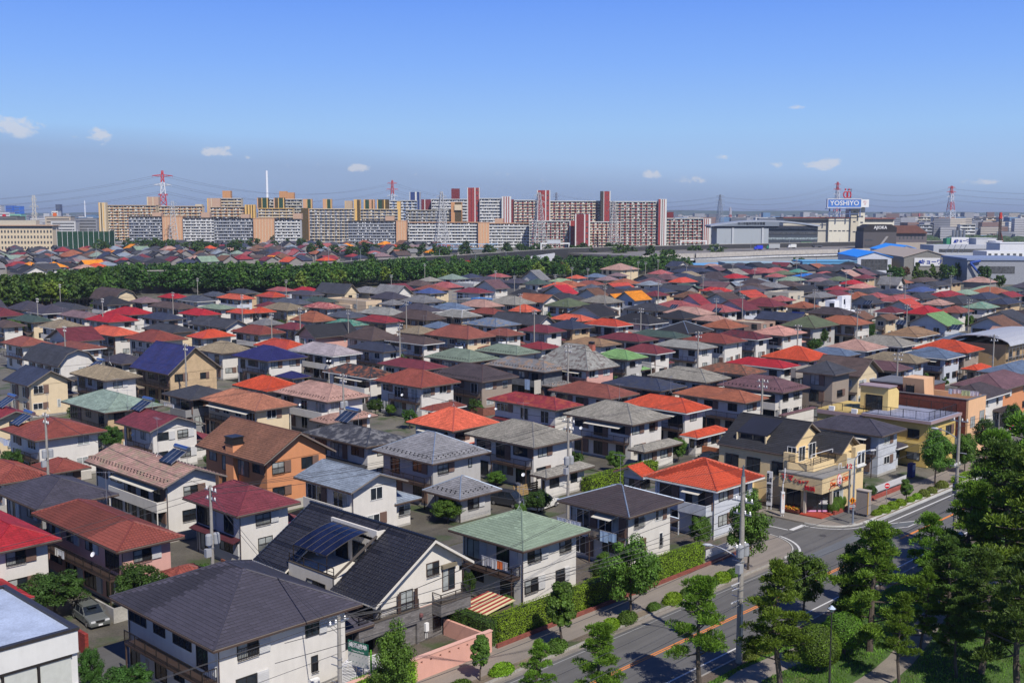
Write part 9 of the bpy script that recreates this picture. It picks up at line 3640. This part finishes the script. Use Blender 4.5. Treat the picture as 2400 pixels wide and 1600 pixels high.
for i, (bx_, by_, ty_, wpx, k, lb) in enumerate(BT):
 u, v, h = hpx(bx_, by_, ty_)
 tm, cm = BROAD[k]
 Rr, Hh = ((2.4,4.8),(2.0,3.6),(2.3,4.2),(1.2,3.2))[k]
 sxy = wpx / (F / dist(u, v)) / (2 * Rr * 1.22)
 sz = h / (1.7 + Hh + .5)
 plant('broadleaf_tree', lb, 'tree', (u, v, 0), tm, cm, rot=i * 2.1, scale=(sxy, sxy, sz))
# clipped shrubs and hedges ------------------------------------------------
def box_hedge(name, label, x0, y0, x1, y1, h, m, dens=230, size=.046, cat='hedge', round_=.12, group=None):
 global rg
 rg = np.random.default_rng(int(abs(x0 * 7 + y0)) + 1)
 rt = root(name, label, cat, (x0, y0,.1),0, group)
 W, Dp = x1 - x0, y1 - y0
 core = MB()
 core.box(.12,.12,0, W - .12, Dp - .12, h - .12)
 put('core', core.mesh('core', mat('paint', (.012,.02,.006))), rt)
 qs = []
 for (o, a, b, n) in (((0,0,0),(W, 0,0),(0,0, h),(0,-1,0)),((0,0,0),(0, Dp, 0),(0,0, h),(-1,0,0)),
      ((0,0, h),(W, 0,0),(0, Dp, 0),(0,0,1)),((W, 0,0),(0, Dp, 0),(0,0, h),(1,0,0)),((0, Dp, 0),(W, 0,0),(0,0, h),(0,1,0))):
  a, b, o, n = map(np.array, (a, b, o, n))
  ar = np.linalg.norm(a) * np.linalg.norm(b)
  k = int(ar * (dens if n[1] <= 0 and n[0] <= 0 else dens * .4))
  s, t = rg.uniform(0,1,(k, 1)), rg.uniform(0,1,(k, 1))
  c = o + a * s + b * t + n * (rg.normal(0,.018,(k, 1)) + .035 * np.sin(s * np.linalg.norm(a) * 2.1) + .03 * np.sin(t * 9 + s * 17))
  e = np.abs(c[:, 2:3] - h) < .25
  qs.append(leaf_quads(c, size, np.tile(n, (k, 1)) + np.array([0,0,.35]),.7,.75))
 put('foliage', np_quads('foliage', np.concatenate(qs), m), rt)
 return rt
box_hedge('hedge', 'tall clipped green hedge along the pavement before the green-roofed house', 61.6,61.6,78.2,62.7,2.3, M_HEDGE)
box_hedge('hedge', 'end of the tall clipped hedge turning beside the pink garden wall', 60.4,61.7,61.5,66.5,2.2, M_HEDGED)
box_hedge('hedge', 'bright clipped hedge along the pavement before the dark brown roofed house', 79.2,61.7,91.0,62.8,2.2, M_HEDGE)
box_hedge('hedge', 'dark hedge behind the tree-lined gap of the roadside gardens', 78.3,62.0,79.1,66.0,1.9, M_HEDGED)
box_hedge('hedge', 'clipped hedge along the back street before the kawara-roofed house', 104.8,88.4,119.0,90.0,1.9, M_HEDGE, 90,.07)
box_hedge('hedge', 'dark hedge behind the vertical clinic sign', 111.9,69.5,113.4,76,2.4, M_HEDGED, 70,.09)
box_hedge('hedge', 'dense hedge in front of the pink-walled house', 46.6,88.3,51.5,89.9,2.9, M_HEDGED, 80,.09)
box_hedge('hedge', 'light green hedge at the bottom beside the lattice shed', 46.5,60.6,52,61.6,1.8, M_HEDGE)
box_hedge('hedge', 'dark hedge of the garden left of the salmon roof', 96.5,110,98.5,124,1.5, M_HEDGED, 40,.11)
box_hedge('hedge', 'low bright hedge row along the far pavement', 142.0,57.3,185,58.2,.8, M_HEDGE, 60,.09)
# azalea bushes on the verge
bush_m = []
for i, m in enumerate((M_LEAF, M_HEDGE, M_LEAFY)):
 rg = np.random.default_rng(70 + i)
 k = 3200
 d = rand_dirs(k)
 d[:, 2] = np.abs(d[:, 2])
 c = d * rg.uniform(.78,1.04,(k, 1)) * np.array([1.0,.55,.62])
 c += rg.normal(0,.03, c.shape)
 bush_m.append(np_quads('bush', leaf_quads(c, .052, d, .7,.8), m))
VB = [(57.9,57.6,1.2),(64.3,57.7,1.3),(69.6,57.6,.8),(71.0,57.6,1.2),(73.3,57.6,1.3),(77.2,57.7,.9),(79.9,57.6,1.3),(82.2,57.6,1.1),(86.0,57.7,1.2),(88.0,57.7,1.3),(90,57.7,1.1),
 (53.5,57.6,1.2),(49.5,57.6,1.2),(120.6,58.0,.9),(122.6,58.0,1.2),(124.8,58.0,1.2),(126.9,58.0,1.1),(129.3,57.9,.9),(131.2,57.9,1.0),(133.2,57.9,1.2),(135.4,57.9,1.1),(139,58.1,1.3),
 (73.8,45.5,1.0),(75.6,45.5,1.2),(77.6,45.5,1.2),(80,45.5,1.2)]
for i, (a, b, s) in enumerate(VB):
 yel = a > 133 or (b < 50 and a > 73)
 o = put('azalea_bush', bush_m[2 if yel else (0 if a < 100 and i % 3 else 1)], None, (a, b, .12), i * .37 % .4)
 o.scale = (s, s * 1.1, s * .95)
 nb = 'far verge' if a > 110 else ('park verge' if b < 50 else 'near verge')
 tag(o, 'low clipped azalea bush in the row along the %s of the road' % nb, 'bush', 'azalea bushes on the ' + nb)
# round topiaries
rg = np.random.default_rng(5)
k = 9000
d = rand_dirs(k)
c = d * rg.uniform(.93,1.03,(k, 1)) * np.array([1,1,.95])
c[:, 2] = np.where(c[:, 2] < -.6,-.6, c[:, 2])
ball = np_quads('crown', leaf_quads(c, .036, d, .7,.7), mat('leaf', (.11,.21,.02), sc=1.2))
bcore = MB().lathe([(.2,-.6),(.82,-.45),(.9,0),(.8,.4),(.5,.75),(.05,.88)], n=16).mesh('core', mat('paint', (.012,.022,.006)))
for (px, py, r, lb) in ((1914,1575,1.75, 'large round clipped shrub on a short trunk beside the park lamp'),(1975,1535,1.6, 'large round clipped shrub just behind the other by the park lamp'),
      (2245,1465,1.5, 'rounded green shrub half hidden behind the second park lamp')):
 u, v = P(px, py, 0)
 rt = root('round_shrub', lb, 'shrub', (u, v, 0))
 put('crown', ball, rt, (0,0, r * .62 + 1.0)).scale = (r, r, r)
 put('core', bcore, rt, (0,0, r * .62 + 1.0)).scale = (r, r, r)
 obj('trunk', MB().tube((.1,-.1,0),(0,0,1.3),.14,.1,7), M_BARK, rt)
for i, (a, b, r) in enumerate(((117.6,61.9,.72),(118.7,62.2,.8),(119.7,62.7,.85),(120.9,62.8,.75),(118.9,61.7,.5))):
 o = root('round_shrub', ['leftmost', 'second', 'third', 'rightmost', 'smallest, foremost'][i] + ' clipped egg-shaped shrub in the brick bed beside the shop', 'shrub', (a, b, 0),0, 'egg-shaped shrubs beside the shop')
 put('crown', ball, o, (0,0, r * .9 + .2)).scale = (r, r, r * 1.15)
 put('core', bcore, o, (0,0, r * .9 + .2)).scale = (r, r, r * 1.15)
# flowers of the shop bed
rg = np.random.default_rng(8)
for m, nm in ((mat('paint', (.75,.42,.03)), 'yellow'),(mat('paint', (.72,.12,.03)), 'orange'),(M_LEAF, 'green')):
 k = 240
 c = np.stack([rg.uniform(114.55,115.2, k), rg.uniform(64.8,67.2, k),.42 + rg.uniform(0,.25, k)], axis=1)
 o = put('flowers', np_quads('flowers', leaf_quads(c, .06, None), m))
 tag(o, nm + ' flowers in the bed under the shop window' if nm != 'green' else 'leaves of the flower bed under the shop window', 'flowers', None, 'stuff')
# grass blades on the park lawn
rg = np.random.default_rng(9)
k = 60000
c = np.stack([rg.uniform(58,120, k),45.1 - rg.uniform(0,1, k) ** 1.4 * 24, np.full(k, .13)], axis=1)
msk = []
paths = [[P(*p, 0) for p in q] for q in ([(1690,1640),(1760,1585),(1850,1545),(1905,1525),(1960,1490)], [(2000,1630),(2070,1585),(2110,1550),(2150,1500),(2185,1450),(2210,1420),(2300,1390),(2420,1330)])]
keep = np.ones(k, bool)
for pth in paths:
 for a, b in zip(pth[:-1], pth[1:]):
  a, b = np.array(a), np.array(b)
  d = b - a
  t = np.clip(((c[:, :2] - a) @ d) / (d @ d),0,1)[:, None]
  keep &= np.linalg.norm(c[:, :2] - (a + t * d), axis=1) > 1.15
c = c[keep]
ax = rand_dirs(len(c)) * .5 + np.array([0,0,1.0])
sd = rand_dirs(len(c)) * np.array([1,1,0]) * .05
o = put('grass', np_quads('grass', np.stack([c - sd, c + sd, c + ax * .13 + sd * .3, c + ax * .13 - sd * .3], axis=1), mat('leaf', (.13,.25,.03), sc=.5)))
tag(o, 'short mown grass of the park lawn', 'grass', None, 'stuff')
# mid-distance and forest trees (fewer, larger leaf faces)
FAR = []
for i, (m, R_, H, sh) in enumerate(((M_LEAFD, 3.6,6.5, 'round'),(mat('leaf', (.075,.14,.028)),3.4,7.0, 'ovoid'),(M_LEAFY, 3.2,6.0, 'ovoid'),(M_PINED, 3.0,8.0, 'cone'),(mat('leaf', (.045,.09,.024)),3.6,7.5, 'cone'),(M_LEAFR, 2.6,5.0, 'round'))):
 tb = MB()
 tb.tube((0,0,0),(0,0,5),.25,.12,6)
 FAR.append((tb.mesh('trunk', M_BARK), crown_mesh('crown', m, R_, H, 2.6,36,30,.42, seed=50 + i, shape=sh, clump_r=.33)))
# pine belt between the two housing areas: photo rows of crown tops
rnd = random.Random(21)
LOW = [(-60,735),(60,728),(200,722),(330,690),(560,690),(740,686),(860,672),(1000,668),(1150,655),(1320,655),(1480,646),(1560,640),(1700,634)]
HIGH = [(-60,655),(100,650),(160,640),(330,625),(600,622),(690,628),(870,614),(1000,612),(1160,600),(1330,604),(1500,606),(1560,603),(1690,622)]
belt = []
xx = -70
while xx < 1700:
 lo_, hi_ = interp(LOW, xx), interp(HIGH, xx)
 Zb = CH * F / CT / (lo_ - HZ)
 for row in range(6):
  h = rnd.uniform(11.0,15.0) if xx < 1000 else rnd.uniform(8.5,12.0)
  Z_ = Zb + 5 + row * 11 + rnd.uniform(-4,4)
  h = min(h, CH - (hi_ - 4 + rnd.uniform(-3,6) - HZ) * Z_ * CT / F)
  if h < 7:
   continue
  u, v = place_px(xx + rnd.uniform(-8,8), Z_)
  if not blocked(u, v, 2.0):
   k = rnd.choices([0,1,2,3,4,5], [3,3,1.4 if xx > 600 else .2,2,3,.35 if xx > 900 else .08])[0]
   belt.append((Z_, xx, u, v, k, h / 10.2, rnd.uniform(0,6), rnd.uniform(.85,1.2), rnd.uniform(.85,1.2)))
 xx += 11.5
belt.sort()
ZN = [(300, 'at the left edge'),(620, 'behind the red roofs at left'),(960, 'behind the dark grey gabled house'),(1300, 'in the middle'),(9999, 'before the white retaining wall')]
KN = {0: 'broad dark green tree', 1: 'broad mid green tree', 2: 'yellow green tree', 3: 'pointed pine', 4: 'dark pointed pine', 5: 'rusty brown tree'}
for (d_, px, u, v, k, s, ro, s1, s2) in belt[:150]:
 zn = next(n for lim, n in ZN if px < lim)
 lb = '%s in the tree belt %s' % (KN[k], zn)
 plant('tree', lb, 'tree', (u, v, 0), *FAR[k], rot=ro, scale=(s * s1, s * s2, s), group=lb)
def tree_mass(name, items, label):
 """far trees that read as one mass: one object"""
 ms = {}
 for (d_, px, u, v, k, s, ro, s1, s2) in items:
  me = FAR[k][1]
  n = len(me.vertices)
  co = np.empty(n * 3, np.float32)
  me.vertices.foreach_get('co', co)
  co = co.reshape(-1,4,3)
  co = co[::2] if len(items) > 60 else co
  c, q = math.cos(ro), math.sin(ro)
  x, y, z = co[..., 0] * s * s1 * 1.05, co[..., 1] * s * s2 * 1.05, co[..., 2] * s
  ms.setdefault(FAR[k][1].materials[0].name, []).append((FAR[k][1].materials[0], np.stack([x * c - y * q + u, x * q + y * c + v, z], axis=-1)))
 allq, idx, mats_ = [], [], []
 for nm, L_ in ms.items():
  mats_.append(L_[0][0])
  a = np.concatenate([t[1] for t in L_])
  allq.append(a)
  idx += [len(mats_) - 1] * len(a)
 me = np_quads(name, np.concatenate(allq), None)
 for m in mats_:
  me.materials.append(m)
 me.polygons.foreach_set('material_index', idx)
 tag(put(name, me), label, 'trees', None, 'stuff')
tree_mass('woodland', belt[150:], 'rear mass of the tree belt before the dark sound barrier')
# trees before the warehouses and the far apartment blocks
for i, (px, py, k, h) in enumerate([(2015,640,1,8),(2085,636,3,7),(2105,632,0,9),(2120,628,5,9),(2150,634,3,9),(2165,640,0,6),(2185,636,3,8),(2208,634,4,8),(2225,628,0,10),(2245,630,1,9),
         (2255,634,1,7),(2300,640,4,9),(2312,640,4,9),(2345,652,0,7),(1880,612,0,7),(1862,614,1,6),(1985,606,1,9),(2005,604,1,8),(1850,634,0,5),(1825,632,1,6)]):
 u, v = P(px, py - 8, h)
 s = h / 10.2
 lb = ('%s before the %s' % ({0: 'broad dark tree', 1: 'broad green tree', 3: 'pointed tree', 4: 'dark pointed tree', 5: 'reddish bushy tree'}[k], 'pale blue sheds' if px < 2010 else ('white warehouse' if px < 2110 else ('grey signboard warehouse' if px < 2262 else 'ribbon-window warehouse'))))
 plant('tree', lb, 'tree', (u, v, 0), *FAR[k], rot=i, scale=s * 1.15, group=lb)
ROW = [(270,556),(330,556),(380,556),(430,560),(480,562),(560,556),(620,548),(680,556),(760,565),(850,566),(960,568),(1060,566),(1160,570),(1250,566),(1350,568),(1450,566),(1540,574),(1640,566),(1700,570)]
rnd = random.Random(4)
it = []
for (px, py) in ROW:
 for j in range(5):
  h = rnd.uniform(8,15)
  u, v = P(px + rnd.uniform(-36,36), py + rnd.uniform(-3,3) + 2, h)
  it.append((0, px, u, v, rnd.choice([0,0,1,4]), h / 10.2, rnd.uniform(0,6),1.4,1.4))
tree_mass('woodland', it, 'dark trees at the foot of the distant apartment blocks')
# garden greenery squeezed between the houses
rnd = random.Random(77)
cnt = 0
for t in range(2600):
 d_ = 80 + 330 * rnd.random() ** .8
 xa = rnd.uniform(-.5,.5)
 u, v = to_w(xa * d_, d_)
 if v < 64 or cnt > 125:
  continue
 st = False
 for v0 in (78.6,127.3,174.3,221.5,269,316):
  st |= v0 - .8 < v < v0 + 7
 if st or 104 < u < 112 or blocked(u, v, .2):
  continue
 h = rnd.uniform(2.0,4.6)
 k = rnd.choice([1,2,2,1])
 tm, cm = BROAD[k] if d_ < 150 else (FAR[0] if k == 2 else FAR[1])
 s = h / (5.6 if d_ < 150 else 10.2)
 plant('garden_tree', 'small garden tree in a gap between the tightly packed houses', 'tree', (u, v, 0), tm, cm, rot=rnd.uniform(0,6), scale=(s * rnd.uniform(.9,1.4), s * rnd.uniform(.9,1.4), s),
  group='garden trees between the houses')
 cnt += 1
# ---------------------------------------------------------------- labels of the houses, told apart by their neighbours
def rc(hd):
 k = {'H': 'hip', 'V': 'gable', 'U': 'gable', 'M': 'gambrel'}[hd['kind']]
 return CNAME[hd['col']] + ' ' + k
def place(px):
 return ('at the far left', 'left of centre', 'near the centre', 'right of centre', 'at the far right')[min(4, max(0, int(px / 480)))]
used = {}
for o_ in list(LABELS):
 used[o_] = 1
hs = [h for h in HOUSES if not h.get('fixed')]
for h in hs:
 s = h['W'] * F / h['d']
 def nb(fx):
  c = [(math.hypot(g['px'] - h['px'], (g['py'] - h['py']) * 3), g) for g in HOUSES if g is not h and fx(g)]
  return min(c, key=lambda t: t[0])[1] if c else None
 lf = nb(lambda g: g['px'] < h['px'] - s * .3)
 rt_ = nb(lambda g: g['px'] > h['px'] + s * .3)
 fr = nb(lambda g: g['py'] > h['py'] + 5 and abs(g['px'] - h['px']) < s)
 bk_ = nb(lambda g: g['py'] < h['py'] - 5 and abs(g['px'] - h['px']) < s)
 me_ = rc(h)
 cn = lambda g: CNAME[g['col']] if g else None
 cands = []
 base = 'house with %s roof' % me_
 if lf and rt_:
  cands.append('%s between %s and %s roofs' % (base, cn(lf), cn(rt_)))
 if fr:
  cands.append('%s just behind %s roof' % (base, cn(fr)))
 if lf and fr:
  cands.append('%s, right of %s and behind %s roof' % (base, cn(lf), cn(fr)))
 if lf and rt_ and fr:
  cands.append('%s between %s and %s, behind %s' % (base, cn(lf), cn(rt_), cn(fr)))
 cands += [c + ' ' + place(h['px']) for c in list(cands)]
 if bk_ and fr:
  cands.append('%s, before %s, behind %s, %s' % (base, cn(bk_), cn(fr), place(h['px'])))
 lb = None
 for c in cands:
  if c not in used and len(c.split()) <= 16:
   lb = c
   break
 if lb is None:
  for k in range(2,30):
   for od in ('nearer', 'farther', 'smaller', 'wider'):
    c = '%s %s one, %s' % (base, od, place(h['px']))
    if c not in used:
     lb = c
     break
   if lb:
    break
 if lb is None:
  lb = base + ' among the far rows ' + place(h['px'])
  h['o']['group'] = lb
 used[lb] = 1
 h['o']['label'] = lb
 if 'group' not in h['o']:
  h['o']['group'] = 'houses of the residential district'
for lb, os_ in LABELS.items():
 if len(lb.split()) > 16 or len(lb.split()) < 4:
  print('LABEL LENGTH', len(lb.split()), lb)
